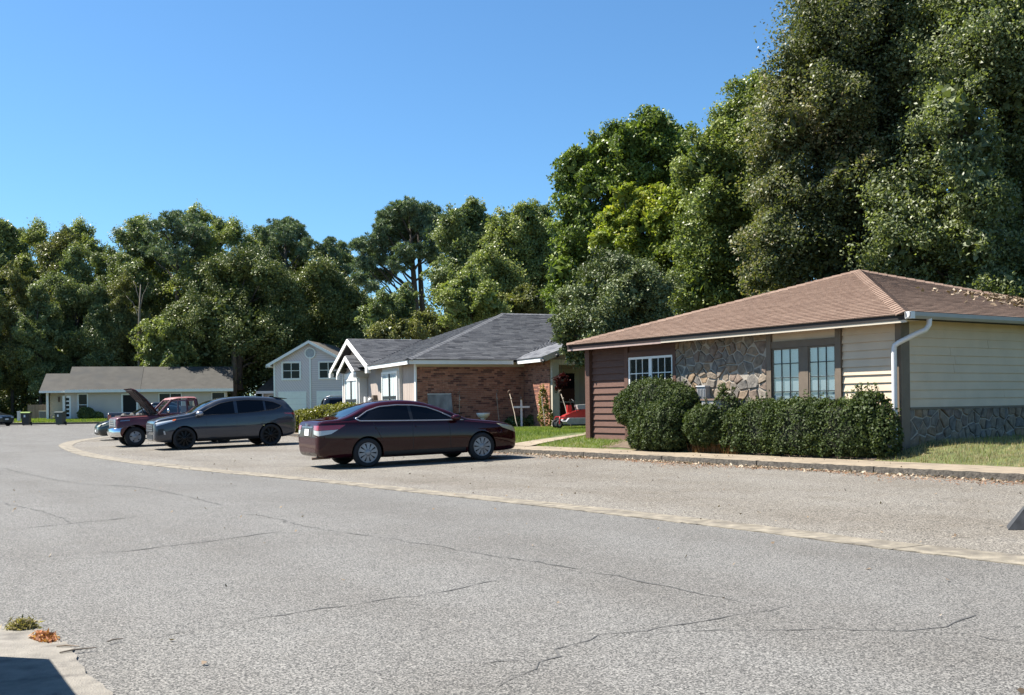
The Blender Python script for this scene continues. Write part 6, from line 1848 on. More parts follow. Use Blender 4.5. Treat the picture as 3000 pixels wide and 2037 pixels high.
tree('oak_tree', 'towering green oak overhanging the right end of the brown roof', 37.5, (2150, 900),
     [(2110, 60, 115), (2230, 40, 120), (2345, 70, 120), (2090, 190, 100), (2200, 190, 100), (2320, 200, 110), (2110, 330, 95, 1.5), (2330, 330, 100), (2080, 450, 85), (2190, 500, 90, -1.0), (2310, 440, 95), (2040, 560, 70), (2130, 600, 75), (2260, 590, 66, -1.5), (2340, 590, 80), (2060, 660, 60), (2160, 680, 60, 1), (2270, 650, 45, -2.5), (2330, 670, 50, -2.5), (2215, 560, 60, -2), (2215, 640, 50, -1), (2150, 250, 70, -2), (2215, 430, 65, -2.5), (2200, -90, 130), (2350, -80, 130), (2440, 150, 120), (2440, 400, 130), (2440, 620, 110), (2210, 345, 60, -2)],
     205000, .122, 'oakB', 22, r0=.45, tone=.45, spread=.2, subs=40, sub=.33, hollow=.45)
tree('tree', 'mid green leafy tree left of the browning oak, rising to the skyline', 45.0, (1660, 880),
     [(1700, 235, 50), (1735, 200, 42), (1660, 285, 55), (1720, 310, 62), (1615, 330, 46), (1590, 390, 52), (1665, 395, 72), (1740, 410, 62), (1610, 475, 64), (1690, 500, 75), (1575, 560, 55), (1640, 585, 70), (1715, 600, 66), (1580, 660, 62), (1655, 680, 66), (1700, 690, 50), (1620, 740, 60)],
     110000, .125, 'mid', 23, r0=.3, tone=.5, spread=.2, subs=32, sub=.34, hollow=.45)
# ---- vine covered tree
tree('vine_covered_tree', 'broad lumpy tree smothered in green vines standing against the sky', 52.0, (1430, 880),
     [(1470, 285, 34), (1505, 295, 34), (1440, 300, 30), (1535, 310, 32), (1405, 318, 32), (1480, 330, 44), (1545, 345, 34), (1370, 335, 32), (1430, 350, 42), (1340, 365, 32), (1305, 375, 34), (1385, 390, 42), (1450, 395, 46), (1520, 395, 46), (1290, 415, 32), (1340, 420, 40), (1405, 440, 42), (1480, 450, 46), (1540, 450, 42),
      (1292, 460, 30), (1325, 475, 36), (1300, 510, 34), (1345, 530, 40), (1290, 560, 32), (1335, 590, 40), (1275, 610, 30), (1310, 640, 36), (1272, 660, 30), (1285, 705, 36), (1330, 700, 40), (1262, 730, 26), (1385, 500, 45), (1540, 510, 46)],
     70000, .16, 'ivy', 24, r0=.35, tone=.48, spread=.2, subs=14, sub=.42, hollow=.6, up=.2)
tree('tree', 'yellowing bright green tree in front of the vine covered one', 47.0, (1455, 880),
     [(1415, 440, 24), (1500, 447, 34), (1455, 465, 36), (1545, 450, 34), (1385, 490, 30), (1430, 505, 42), (1490, 505, 46), (1550, 500, 40), (1375, 545, 34), (1425, 570, 48), (1490, 575, 52), (1550, 570, 42), (1400, 630, 44), (1470, 640, 54), (1540, 640, 46), (1420, 700, 50)],
     42000, .14, 'yellow', 25, r0=.2, tone=.46, spread=.16, subs=22, sub=.3, ramp=lambda P: (P[:, 2] - np.median(P[:, 2])) * .055)
tree('holly_tree', 'grey green small leaved tree between the two houses, hanging over the porch', 35.0, (1425, 910),
     [(1395, 610, 42), (1440, 630, 50), (1490, 660, 46), (1355, 650, 46), (1410, 680, 56), (1465, 715, 54), (1320, 695, 44), (1365, 730, 54), (1425, 760, 56), (1500, 735, 42), (1288, 740, 30), (1318, 770, 36), (1370, 790, 40), (1275, 762, 18), (1300, 800, 22), (1325, 815, 20), (1440, 810, 40)],
     80000, .085, 'holly', 26, r0=.12, tone=.52, spread=.22, subs=28, sub=.36, hollow=.45, aspect=.5)

# ---- middle distance
tree('tree', 'grey green tree with feathery top just right of the big pine', 88.0, (1075, 760),
     [(1040, 500, 34), (1075, 478, 26), (1095, 510, 30), (1020, 545, 40), (1070, 555, 46), (1110, 570, 40), (1040, 610, 50), (1095, 630, 46), (1010, 640, 38)], 52000, .185, 'hardA', 31, r0=.25, tone=.5, spread=.22, subs=24, sub=.34, hollow=.45)
tree('tree', 'leafy tree with light yellow green sprays left of the vine covered tree', 84.0, (1160, 760),
     [(1190, 480, 26), (1165, 505, 32), (1205, 510, 34), (1130, 540, 34), (1180, 555, 46), (1230, 540, 36), (1110, 595, 42), (1160, 610, 50), (1220, 600, 48), (1140, 660, 48), (1200, 665, 50), (1245, 660, 36), (1245, 600, 36)], 60000, .18, 'hardC', 32, r0=.25, tone=.42, spread=.24, subs=24, sub=.34, hollow=.45)
tree('tree', 'narrow tall tree peeping over the others near the vine covered tree', 96.0, (1228, 760),
     [(1235, 490, 24), (1220, 520, 34), (1245, 530, 34), (1232, 580, 42), (1225, 640, 44)], 24000, .19, 'hardA', 33, tone=.45, subs=24, sub=.34, hollow=.45)
for i, (bx, bl, lf, lab) in enumerate((
        ((1070, 770), [(1030, 660, 34), (1065, 650, 42), (1100, 680, 40), (1040, 700, 42), (1085, 720, 40)], 'hardC', 'rounded light green small tree low behind the grey ridge'),
        ((1190, 770), [(1165, 695, 30), (1200, 680, 34), (1235, 690, 32), (1215, 715, 30), (1150, 720, 26)], 'hardB', 'brownish bushy tree just above the right end of the grey ridge'),
        ((960, 790), [(920, 745, 36), (965, 735, 34), (1005, 745, 34), (880, 760, 32), (1035, 750, 30)], 'hardB', 'low brownish thicket beneath the big pine trunks'),
        ((890, 780), [(880, 690, 34), (920, 680, 30), (865, 725, 36), (910, 720, 34), (850, 745, 30)], 'hardA', 'small green tree left of the big pine trunks'))):
    tree('tree', lab, 74.0 + 2.5 * i, bx, bl, 20000, .165, lf, 40 + i, r0=.12, tone=.45, spread=.22, subs=22, sub=.28)

# ---- pines: trunk, limbs with tufts of needles at their ends
def pine(label, D, base_d, top_d, limbs_d, n, seed, group=None, lean2=None, r0=.3, size=.42):
    rs = random.Random(seed); rng = np.random.default_rng(seed)
    g = at(base_d[0], base_d[1], D)
    root = thing('pine_tree', label, 'tree', g, 0, group)
    tp = at(top_d[0], top_d[1], D) - g
    b = MB()
    b.tube([Vector((0, 0, -.3)), tp * .3 + Vector((.05, 0, 0)), tp * .6, tp * .95], [r0, r0 * .85, r0 * .65, .07], 9)
    if lean2 is not None:
        q = at(*lean2[0], D + .8) - g; q2 = at(*lean2[1], D + .8) - g
        b.tube([q2 + Vector((0, 0, -.3)), q2.lerp(q, .5), q], [r0 * .9, r0 * .7, .08], 9)
    bl = []
    for x, y, r in limbs_d:
        p = at(x, y, D + rs.uniform(-1, 1) * rad(60, D)) - g
        rr2 = rad(r, D) * 1.2
        bl.append((p.x, p.y, p.z, rr2 * 1.15, rr2 * 1.15, rr2 * .75))
        zb_ = max(tp.z * .22, p.z - abs(p.x) * .75 - .8)
        zb_ = min(zb_, tp.z * .92)
        s = tp * (zb_ / tp.z)
        limb(b, s, (p.x, p.y, p.z), .11, .035, rs, sag=-.06)
    b.build('trunk', M['bark'], root, smooth=True)
    B = np.array(bl); P, N, H = [], [], []
    tot = (B[:, 3] ** 2).sum()
    for q in B:
        c = int(n * q[3] ** 2 / tot)
        k = max(4, c // 34)
        d = unit(rng.normal(size=(k, 3))); cc = q[:3] + d * (rng.random(k) ** .4)[:, None] * q[3:6]
        idx = rng.integers(0, k, c)
        dirs = unit(rng.normal(size=(c, 3)) + np.array([0, 0, .45]))
        P.append(cc[idx] + dirs * size * .5); N.append(unit(np.cross(dirs, rng.normal(size=(c, 3))))); H.append(np.stack([dirs[:, 0], dirs[:, 1], dirs[:, 2], rng.normal(0, .16, k)[idx]], 1))
    P, N, H = np.concatenate(P), np.concatenate(N), np.concatenate(H)
    # needles: long thin blades along their direction
    m = len(P); t = H[:, :3]; bt = np.cross(N, t)
    L = size * rng.uniform(.7, 1.2, m)[:, None]; Wd = .075 * rng.uniform(.7, 1.3, m)[:, None]
    v = np.empty((m, 4, 3)); v[:, 0] = P - t * L * .5; v[:, 1] = P + bt * Wd * .5; v[:, 2] = P + t * L * .5; v[:, 3] = P - bt * Wd * .5
    me = bpy.data.meshes.new('crown')
    me.vertices.add(4 * m); me.loops.add(4 * m); me.polygons.add(m)
    me.vertices.foreach_set('co', v.reshape(-1).astype(np.float32)); me.loops.foreach_set('vertex_index', np.arange(4 * m, dtype=np.int32))
    me.polygons.foreach_set('loop_start', np.arange(0, 4 * m, 4, dtype=np.int32))
    a = me.attributes.new('shade', 'FLOAT', 'FACE'); a.data.foreach_set('value', np.clip(.5 + H[:, 3] + rng.normal(0, .16, m), 0, 1).astype(np.float32))
    me.materials.append(M['pine']); me.update(calc_edges=True)
    put('crown', me, root)
    return root
pine('tall spreading pine with two bare lower trunks above the grey roof', 94.0, (951, 800), (930, 470),
     [(930, 470, 20), (905, 478, 20), (955, 476, 20), (980, 485, 20), (885, 495, 22), (925, 500, 24), (965, 508, 24), (1000, 500, 14), (870, 520, 20), (905, 525, 24), (945, 535, 24), (985, 535, 20), (855, 548, 20), (890, 555, 22), (925, 570, 22), (970, 570, 20), (840, 572, 20), (868, 585, 20), (905, 600, 20), (830, 600, 20), (850, 620, 18), (880, 625, 18), (820, 632, 16), (990, 590, 18), (845, 650, 14), (1000, 560, 16), (812, 560, 14), (818, 548, 10)],
     52000, 51, lean2=((948, 500), (966, 800)), r0=.34)
pine('dome topped pine rising left of the big pine', 112.0, (655, 840), (648, 505),
     [(650, 508, 17), (628, 515, 17), (672, 518, 17), (610, 530, 16), (645, 532, 20), (685, 535, 17), (600, 550, 15), (630, 555, 18), (665, 555, 18), (698, 552, 14), (615, 575, 15), (655, 582, 15), (690, 575, 14), (640, 600, 14)], 17000, 52, r0=.3)
pine('smaller pine in the dip of the treeline', 116.0, (752, 840), (752, 550),
     [(750, 552, 13), (735, 560, 14), (770, 562, 14), (722, 575, 14), (755, 578, 16), (785, 578, 12), (735, 595, 15), (770, 600, 14), (720, 610, 13), (755, 618, 14), (790, 610, 10)], 12000, 53, r0=.25)
pine('broad dark pine in the middle of the left treeline', 110.0, (405, 840), (405, 490),
     [(405, 492, 18), (380, 500, 20), (430, 503, 20), (360, 515, 18), (400, 520, 24), (445, 520, 18), (350, 540, 18), (385, 548, 24), (425, 548, 24), (460, 540, 16), (365, 572, 20), (405, 580, 24), (445, 575, 20), (380, 605, 18), (425, 610, 18), (340, 570, 16)], 20000, 54, r0=.34)

# ---- left woodland: distinct crowns, copied in four kinds
def woodland_tree(label, leaf, seed, n=80000, size=.185):
    rs = random.Random(seed)
    root = thing('woodland_tree', label, 'tree', (0, 0, 0), 0, 'tall trees of the left woodland')
    bl = []
    for i in range(28):
        z = 4.5 + 13.4 * (i / 27) ** .9
        rmax = 3.7 * (1 - ((z - 10) / 9.5) ** 2 * .75)
        a = rs.uniform(0, 6.28); q = rs.uniform(.25, .8) * rmax
        r = rs.uniform(.95, 1.75) * (1.0 if z < 14 else .68)
        bl.append((q * math.cos(a), q * math.sin(a), z, r, r, r * .85))
    bl.append((rs.uniform(-.6, .6), 0, 18.6, 1.1, 1.1, 1.1))
    crown('crown', root, bl, n, size, M[leaf], seed, tone=.5, spread=.24, subs=20, sub=.42, hollow=.4)
    trunk(root, (0, 0, -.4), (rs.uniform(-.5, .5), 0, 15), .26, .07, [b[:3] for b in bl[::2]], rs, M['bark'])
    return root
kinds = [('hardA', 61), ('hardC', 62), ('hardB', 63), ('hardA', 64)]
protos = {}
# x of the trunk, x/y of the top (display px), depth, kind
rows = [(-70, 500, 118, 0), (5, 497, 113, 0), (55, 520, 122, 3), (100, 508, 116, 1), (150, 520, 112, 2), (195, 505, 120, 1), (172, 560, 108, 0), (255, 562, 116, 3), (305, 500, 113, 3), (335, 492, 121, 0), (375, 560, 116, 1), (455, 472, 114, 1), (505, 495, 119, 0), (545, 505, 112, 1), (590, 515, 118, 3), (625, 570, 113, 2), (700, 545, 116, 3), (790, 575, 118, 0), (812, 620, 112, 2), (30, 600, 106, 2), (-40, 620, 104, 3), (95, 640, 105, 0), (225, 640, 106, 3), (290, 620, 107, 2)]
wl_lab = ['tall dark green woodland tree', 'tall light green woodland tree', 'tall brownish woodland tree', 'tall deep green woodland tree']
where = ['at the far left edge of the treeline', 'at the left border above the parked dark car', 'just right of the left border', 'above the black wheelie bin', 'between the two left peaks', 'with the pale peak left of the sky notch', 'below the pale peak left of the notch', 'right of the sky notch', 'above the left end of the bungalow roof', 'beside the broad dark pine', 'behind the broad dark pine', 'with the highest top right of the broad pine', 'next right of the highest top', 'left of the dome topped pine by two crowns', 'just left of the dome topped pine', 'below the dome topped pine', 'right of the dome topped pine', 'left of the spreading pine', 'low beside the spreading pine', 'in front of the wood at the left border', 'half cut by the left edge', 'behind the wooden fence', 'behind the bungalow porch roof', 'behind the left end of the bungalow ridge']
for i, (x, ytop, D, k) in enumerate(rows):
    leaf, sd = kinds[k]
    g = at(x, 940, D); g.z = tz(D)
    h = (at(x, ytop, D).z - g.z)
    lab = wl_lab[k] + ' ' + where[i]
    if k not in protos:
        protos[k] = woodland_tree(lab, leaf, sd); o = protos[k]
    else:
        o = copy_tree(protos[k]); o['label'] = lab
    s = h / 19.6
    o.location = g; o.rotation_euler = (0, 0, rnd.uniform(0, 6.28)); o.scale = (s * rnd.uniform(.85, 1.1), s * rnd.uniform(.85, 1.1), s)
# big dense round tree and its neighbours in front of the wood
tree('tree', 'huge rounded dark tree right behind the bungalow roof', 105.5, (545, 880),
     [(560, 600, 46), (505, 615, 46), (610, 625, 48), (470, 650, 50), (540, 660, 60), (610, 690, 60), (660, 660, 44), (440, 700, 50), (500, 720, 62), (570, 740, 64), (640, 750, 56), (420, 760, 48), (480, 790, 52), (560, 810, 56), (630, 820, 50), (670, 800, 40)], 92000, .19, 'dense', 71, r0=.4, tone=.5, spread=.22, subs=24, sub=.34, hollow=.45)
tree('tree', 'dark brown green tree above the roof of the two storey house', 108.0, (740, 880),
     [(720, 620, 42), (760, 640, 42), (700, 670, 46), (770, 690, 46), (735, 720, 56), (800, 730, 40), (690, 750, 46), (760, 790, 56), (810, 780, 40), (700, 820, 50), (830, 700, 30), (690, 880, 50), (760, 860, 50)], 68000, .185, 'dense', 72, r0=.35, tone=.6, spread=.24, subs=24, sub=.34, hollow=.45)
tree('tree', 'small yellow green tree against the dark wood beside the bungalow ridge', 103.5, (375, 880),
     [(380, 740, 30), (350, 760, 32), (410, 765, 30), (335, 790, 32), (375, 790, 36), (420, 800, 32), (345, 820, 34), (395, 825, 34)], 26000, .185, 'hardC', 73, r0=.1, tone=.36, spread=.22, bark='paletrunk', subs=22, sub=.28)
# tall bare pale trunk rising out of the wood
g = at(322, 900, 104)
t = thing('bare_trunk', 'slim pale leafless tree trunk in front of the dark wood', 'tree', g, 0)
b = MB(); rs = random.Random(3)
b.tube([Vector((0, 0, -.3)), Vector((-.15, 0, 4)), Vector((-.05, 0, 8)), Vector((.1, 0, 11))], [.2, .17, .12, .04], 8)
for z, dx, dz in ((6, 1.2, 2.2), (7.5, -1.4, 2.4), (8.6, 1.0, 2.6), (9.4, -.8, 2.0)): limb(b, (0, 0, z), (dx, rs.uniform(-.5, .5), z + dz), .05, .015, rs)
b.build('trunk', M['paletrunk'], t, smooth=True)
t = thing('bare_trunk', 'grey trunk standing just behind the bungalow ridge', 'tree', at(532, 900, 105), 0)
b = MB(); b.tube([Vector((0, 0, -.3)), Vector((.1, 0, 3)), Vector((0, 0, 6.5))], [.33, .28, .2], 8); b.build('trunk', M['paletrunk'], t, smooth=True)
# trunks standing in the shade of the wood at far left
for x, D, lab in ((62, 111, 'slim dark trunk in the shaded wood above the black wheelie bin'), (118, 112, 'slim dark trunk in the shaded wood left of the bungalow porch roof'), (205, 110, 'slim dark trunk in the shaded wood behind the bungalow porch roof'), (268, 111, 'slim dark trunk in the shaded wood left of the pale bare trunk')):
    g = at(x, 900, D); g.z = tz(D)
    t = thing('slim_tree', lab, 'tree', g, 0, 'slim trunks in the woodland')
    b = MB(); h = rnd.uniform(7, 9); b.tube([Vector((0, 0, -.3)), Vector((rnd.uniform(-.2, .2), 0, h * .5)), Vector((rnd.uniform(-.5, .5), 0, h))], [.2, .16, .09], 7)
    for k in range(3): limb(b, (0, 0, h * rnd.uniform(.5, .9)), (rnd.uniform(-1.5, 1.5), rnd.uniform(-.6, .6), h * rnd.uniform(.9, 1.1)), .05, .015, rs)
    b.build('trunk', M['bark'], t, smooth=True)
# undergrowth and the deep wood behind: nobody could count these
def mass(name, label, boxes, n, size, leaf, seed, tone=.4):
    rng = np.random.default_rng(seed); bl = []
    for x0, x1, y0, y1, z0, z1, r, c in boxes:
        for _ in range(c):
            rr = r * rng.uniform(.6, 1.3)
            bl.append((rng.uniform(x0, x1), rng.uniform(y0, y1), rng.uniform(z0, z1), rr, rr, rr * .8))
    P, N, H = crown_points(bl, n, rng, subs=16, sub=.34)
    L = size * rng.uniform(.7, 1.4, len(P))
    o = put(name, leaf_mesh(name, P, N, L, L * .6, tone + H + rng.normal(0, .2, len(P)), M[leaf], rng))
    return tag(o, label, None, None, 'stuff')
mass('undergrowth', 'dark scrub filling the foot of the left woodland', [(-62, -18, 107, 112, .5, 4.2, 1.7, 90), (-62, -48, 103, 108, .5, 3.0, 1.4, 30)], 45000, .26, 'dense', 81)
mass('distant_forest', 'deep far off forest closing the view behind the houses', [(-85, 10, 128, 140, 1, 13, 3.2, 150), (-10, 60, 105, 122, 1, 11, 2.8, 110)], 90000, .42, 'dense', 82, .45)
mass('thicket', 'dark thicket behind the middle and right houses', [(-9, 6, 60, 68, .6, 4.0, 1.4, 40), (4, 14, 54, 60, .6, 6.5, 1.5, 60), (5, 34, 46, 54, .6, 8.5, 1.9, 110), (24, 34, 40, 48, .6, 12, 2.0, 40)], 85000, .2, 'dense', 83, .5)

# ---- hedges
M['hedgecore'] = mat('hedge_core', (0.016, 0.020, 0.008), 0.95, var=.5, vscale=30)
def hedge(label, blobs, n, size, leaf, seed, name='hedge', cat='hedge', group=None, loc=(0, 0, 0), rz=0.0, core=True, sprigs=0, flatn=.8, square=2.0, **kw):
    """clipped shrub: leaves in a thin skin over rounded lobes, with a solid dark core for the inner shade"""
    rng = np.random.default_rng(seed)
    root = thing(name, label, cat, loc, rz, group)
    B = np.array(blobs, float)
    area = B[:, 3] * B[:, 4] + B[:, 4] * B[:, 5] + B[:, 3] * B[:, 5]
    Ps, Ns, Hs = [], [], []
    for q, c in zip(B, (n * area / area.sum()).astype(int)):
        d = unit(rng.normal(size=(c, 3)))
        e = np.sign(d) * np.abs(d) ** (2.0 / square)
        e = e / (np.abs(e) ** square).sum(1)[:, None] ** (1 / square)
        nz = np.sin(e[:, 0] * q[3] * 17 + q[0] * 3 + np.sin(e[:, 2] * q[5] * 11) * 1.5) * np.cos(e[:, 2] * q[5] * 15 + e[:, 1] * q[4] * 13 + q[0])
        lump = 1 + .085 * nz + .03 * np.sin(e[:, 0] * 4 + q[1] * 9) * np.sin(e[:, 2] * 5 + 1)
        p = q[:3] + e * q[3:6] * (lump * rng.uniform(.88, 1.03, c))[:, None] + rng.normal(0, .012, (c, 3))
        keep = (p[:, 2] > 0.02) & (nz + rng.normal(0, .35, c) > -.85)
        for j, w in enumerate(B):
            if w is q or np.array_equal(w, q): continue
            keep &= ((np.abs((p - w[:3]) / (w[3:6] * .86)) ** square).sum(1) > 1)
        nn = unit(d * flatn + np.array([0, 0, .25]) + rng.normal(size=(c, 3)) * .75)
        Ps.append(p[keep]); Ns.append(nn[keep]); Hs.append((.10 * np.sin(p[:, 0] * 5 + p[:, 2] * 4))[keep])
    P, N, H = np.concatenate(Ps), np.concatenate(Ns), np.concatenate(Hs)
    L = size * rng.uniform(.65, 1.35, len(P))
    put('foliage', leaf_mesh('foliage', P, N, L, L * .58, .45 + H + rng.normal(0, .18, len(P)), M[leaf], rng), root)
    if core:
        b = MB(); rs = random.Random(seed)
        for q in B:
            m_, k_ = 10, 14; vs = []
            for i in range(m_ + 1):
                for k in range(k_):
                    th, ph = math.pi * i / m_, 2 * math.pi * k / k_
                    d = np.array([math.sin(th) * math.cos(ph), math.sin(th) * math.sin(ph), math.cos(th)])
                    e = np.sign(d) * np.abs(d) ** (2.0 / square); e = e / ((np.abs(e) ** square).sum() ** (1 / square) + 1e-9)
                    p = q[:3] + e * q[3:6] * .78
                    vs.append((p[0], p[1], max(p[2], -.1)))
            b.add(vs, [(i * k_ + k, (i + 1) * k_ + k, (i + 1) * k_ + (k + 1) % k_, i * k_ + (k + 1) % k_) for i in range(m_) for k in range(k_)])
        b.build('dark_core', M['hedgecore'], root)  # closed dark shell; shade inside the hedge is put into its colour
    if sprigs:
        rs = random.Random(seed); b = MB(); P2, N2 = [], []
        top = B[np.argmax(B[:, 2] + B[:, 5])]
        for k in range(sprigs):
            q = B[rs.randrange(len(B))]
            a = rs.uniform(0, 6.28); rr = rs.uniform(0, .75)
            x, y = q[0] + q[3] * rr * math.cos(a), q[1] + q[4] * rr * math.sin(a)
            z = q[2] + q[5] * math.sqrt(max(0.05, 1 - rr * rr)) * .95
            l = rs.uniform(.08, .26)
            tip = Vector((x + rs.uniform(-.09, .09), y + rs.uniform(-.09, .09), z + l))
            b.tube([(x, y, z - .05), tip], [.005, .002], 4)
            for j in range(int(l * 60)):
                t_ = rs.random(); P2.append(Vector((x, y, z)).lerp(tip, t_) + Vector((rs.gauss(0, .018), rs.gauss(0, .018), 0))); N2.append((rs.gauss(0, 1), rs.gauss(0, 1), rs.gauss(.6, 1)))
        tag(b.build('sprig_stems', M['bark'], root), kind='stuff')
        P2 = np.array([tuple(p) for p in P2]); N2 = unit(np.array(N2)); L = size * rng.uniform(.8, 1.3, len(P2))
        tag(put('sprigs', leaf_mesh('sprigs', P2, N2, L, L * .55, .6 + rng.normal(0, .15, len(P2)), M[leaf], rng), root), kind='stuff')
    return root
hb = h1(0, 0, .32)
HL = dict(loc=(hb.x, hb.y, .30), rz=H1A)
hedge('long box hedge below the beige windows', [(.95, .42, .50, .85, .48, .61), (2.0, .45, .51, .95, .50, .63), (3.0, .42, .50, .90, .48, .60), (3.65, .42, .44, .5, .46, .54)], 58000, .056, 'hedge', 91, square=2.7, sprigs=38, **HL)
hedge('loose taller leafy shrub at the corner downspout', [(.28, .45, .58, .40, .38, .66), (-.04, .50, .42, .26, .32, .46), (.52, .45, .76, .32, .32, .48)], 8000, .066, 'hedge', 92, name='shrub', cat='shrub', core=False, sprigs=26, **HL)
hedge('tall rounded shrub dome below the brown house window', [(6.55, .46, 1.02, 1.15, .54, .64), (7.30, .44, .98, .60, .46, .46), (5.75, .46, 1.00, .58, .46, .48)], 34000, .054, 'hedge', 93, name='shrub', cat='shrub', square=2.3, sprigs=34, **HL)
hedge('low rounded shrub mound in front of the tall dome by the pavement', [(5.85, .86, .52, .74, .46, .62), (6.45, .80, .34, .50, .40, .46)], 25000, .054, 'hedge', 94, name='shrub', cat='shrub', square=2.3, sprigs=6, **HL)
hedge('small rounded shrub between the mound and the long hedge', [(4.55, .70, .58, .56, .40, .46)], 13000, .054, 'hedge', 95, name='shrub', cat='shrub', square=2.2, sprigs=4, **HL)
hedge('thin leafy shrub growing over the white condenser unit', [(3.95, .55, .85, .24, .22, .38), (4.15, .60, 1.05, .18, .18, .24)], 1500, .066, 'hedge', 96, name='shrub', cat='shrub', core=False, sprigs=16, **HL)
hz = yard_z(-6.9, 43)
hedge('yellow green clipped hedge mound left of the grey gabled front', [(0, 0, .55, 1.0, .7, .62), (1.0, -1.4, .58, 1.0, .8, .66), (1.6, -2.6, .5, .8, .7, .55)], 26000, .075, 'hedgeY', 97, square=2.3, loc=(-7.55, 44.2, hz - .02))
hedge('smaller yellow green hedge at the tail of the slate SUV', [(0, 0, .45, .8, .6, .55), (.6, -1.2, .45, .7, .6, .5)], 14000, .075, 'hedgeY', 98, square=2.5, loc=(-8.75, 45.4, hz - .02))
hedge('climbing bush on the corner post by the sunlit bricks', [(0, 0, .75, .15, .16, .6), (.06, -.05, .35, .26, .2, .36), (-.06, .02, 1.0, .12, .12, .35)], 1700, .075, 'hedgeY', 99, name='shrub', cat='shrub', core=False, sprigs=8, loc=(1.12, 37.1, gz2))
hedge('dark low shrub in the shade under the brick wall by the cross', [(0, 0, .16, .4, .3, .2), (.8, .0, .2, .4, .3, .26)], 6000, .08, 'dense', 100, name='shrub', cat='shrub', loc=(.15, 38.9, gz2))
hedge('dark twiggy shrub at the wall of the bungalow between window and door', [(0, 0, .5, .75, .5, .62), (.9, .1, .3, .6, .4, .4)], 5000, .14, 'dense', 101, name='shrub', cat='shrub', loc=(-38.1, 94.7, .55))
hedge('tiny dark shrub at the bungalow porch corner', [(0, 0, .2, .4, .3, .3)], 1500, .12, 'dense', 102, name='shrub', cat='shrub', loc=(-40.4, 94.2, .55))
# basket of red flowers hanging in the porch
t = thing('hanging_basket', 'hanging basket of dark red flowers in the porch shade', 'flower basket', (1.72, 36.6, 2.25), 0)
crown('flowers', t, [(0, 0, .06, .2, .18, .17), (.1, 0, -.12, .15, .13, .16), (-.08, 0, -.2, .11, .1, .17)], 1100, .07, M['flower'], 5, subs=12, sub=.4)
MB().lathe([(.05, -.2), (.16, -.06), (.17, 0)], 12).build('pot', M['bark'], t)
MB().tube([(0, 0, 0), (0, 0, .75)], .006, 5).build('hanger', M['blackmetal'], t)

# ---- grass, litter
def blades(name, label, region, n, h, wdt, leaf, seed, zf, tone=.45, inside=None, lean=.5):
    rng = np.random.default_rng(seed)
    x0, x1, y0, y1 = region
    P = np.stack([rng.uniform(x0, x1, n), rng.uniform(y0, y1, n)], 1)
    if inside is not None: P = P[[inside(*p) for p in P]]
    n = len(P)
    z = np.array([zf(*p) for p in P])
    H = h * rng.uniform(.4, 1.5, n); a = rng.uniform(0, 6.28, n); w = wdt * rng.uniform(.6, 1.4, n)
    l = H * lean * rng.uniform(0, 1.4, n); la = rng.uniform(0, 6.28, n)
    v = np.zeros((n, 3, 3))
    v[:, 0] = np.stack([P[:, 0] - np.cos(a) * w, P[:, 1] - np.sin(a) * w, z - .01], 1)
    v[:, 1] = np.stack([P[:, 0] + np.cos(a) * w, P[:, 1] + np.sin(a) * w, z - .01], 1)
    v[:, 2] = np.stack([P[:, 0] + np.cos(la) * l, P[:, 1] + np.sin(la) * l, z + H], 1)
    me = bpy.data.meshes.new(name)
    me.vertices.add(3 * n); me.loops.add(3 * n); me.polygons.add(n)
    me.vertices.foreach_set('co', v.reshape(-1).astype(np.float32)); me.loops.foreach_set('vertex_index', np.arange(3 * n, dtype=np.int32))
    me.polygons.foreach_set('loop_start', np.arange(0, 3 * n, 3, dtype=np.int32))
    at_ = me.attributes.new('shade', 'FLOAT', 'FACE')
    patch = .16 * np.sin(P[:, 0] * 2.1 + 1) * np.cos(P[:, 1] * 1.7) + .12 * np.sin(P[:, 0] * 5.3 + P[:, 1] * 4.1)
    at_.data.foreach_set('value', np.clip(tone + patch + rng.normal(0, .2, n), 0, 1).astype(np.float32))
    me.materials.append(M[leaf]); me.update(calc_edges=True)
    return tag(put(name, me), label, None, None, 'stuff')
kdist = kside
def h1loc(x, y):
    p = H1.matrix_world.inverted() @ Vector((x, y, 0)); return p.x, p.y
PATHP = [(-0.35, 29.55), (0.1, 29.7), (2.15, 29.6), (4.2, 31.2), (4.0, 30.4), (2.3, 28.85), (0.75, 28.75), (0.45, 28.35)]
def in_poly(x, y, poly):
    c = False
    for i in range(len(poly)):
        (ax, ay), (bx, by) = poly[i], poly[i - 1]
        if (ay > y) != (by > y) and x < (bx - ax) * (y - ay) / (by - ay) + ax: c = not c
    return c
def lawn_ok(x, y):
    if kdist(x, y) < WALK + .02 or in_poly(x, y, PATHP): return False
    a, b_ = h1loc(x, y)
    return not (0 < a < 9.85 and b_ < .05) and not (0 < a < 8.0)
blades('grass', 'bright green lawn grass in front of the brick wall', (-2.6, 3.8, 24.6, 36.4), 110000, .055, .006, 'grass', 111, yard_z, .5, lawn_ok)
def side_ok(x, y):
    a, b_ = h1loc(x, y)
    return kdist(x, y) > WALK + .0 and a < -.02 and b_ < 1.3
blades('grass', 'ragged yellow green grass by the stone base at the right edge', (6.6, 11.5, 15.0, 23.5), 40000, .055, .005, 'drygrass', 112, yard_z, .42, side_ok)
blades('grass', 'taller green tufts in the grass at the right edge', (6.8, 11.5, 16.0, 23.0), 1200, .13, .005, 'grass', 113, yard_z, .55, lambda x, y: side_ok(x, y) and math.sin(x * 3.1) * math.cos(y * 2.3) > -.1)
def hp(a, b_): 
    v = h1(a, b_, 0); return v.x, v.y
def bed_ok(x, y):
    a, b_ = h1loc(x, y); return 3.5 < a < 5.0 and .50 < b_ < .84
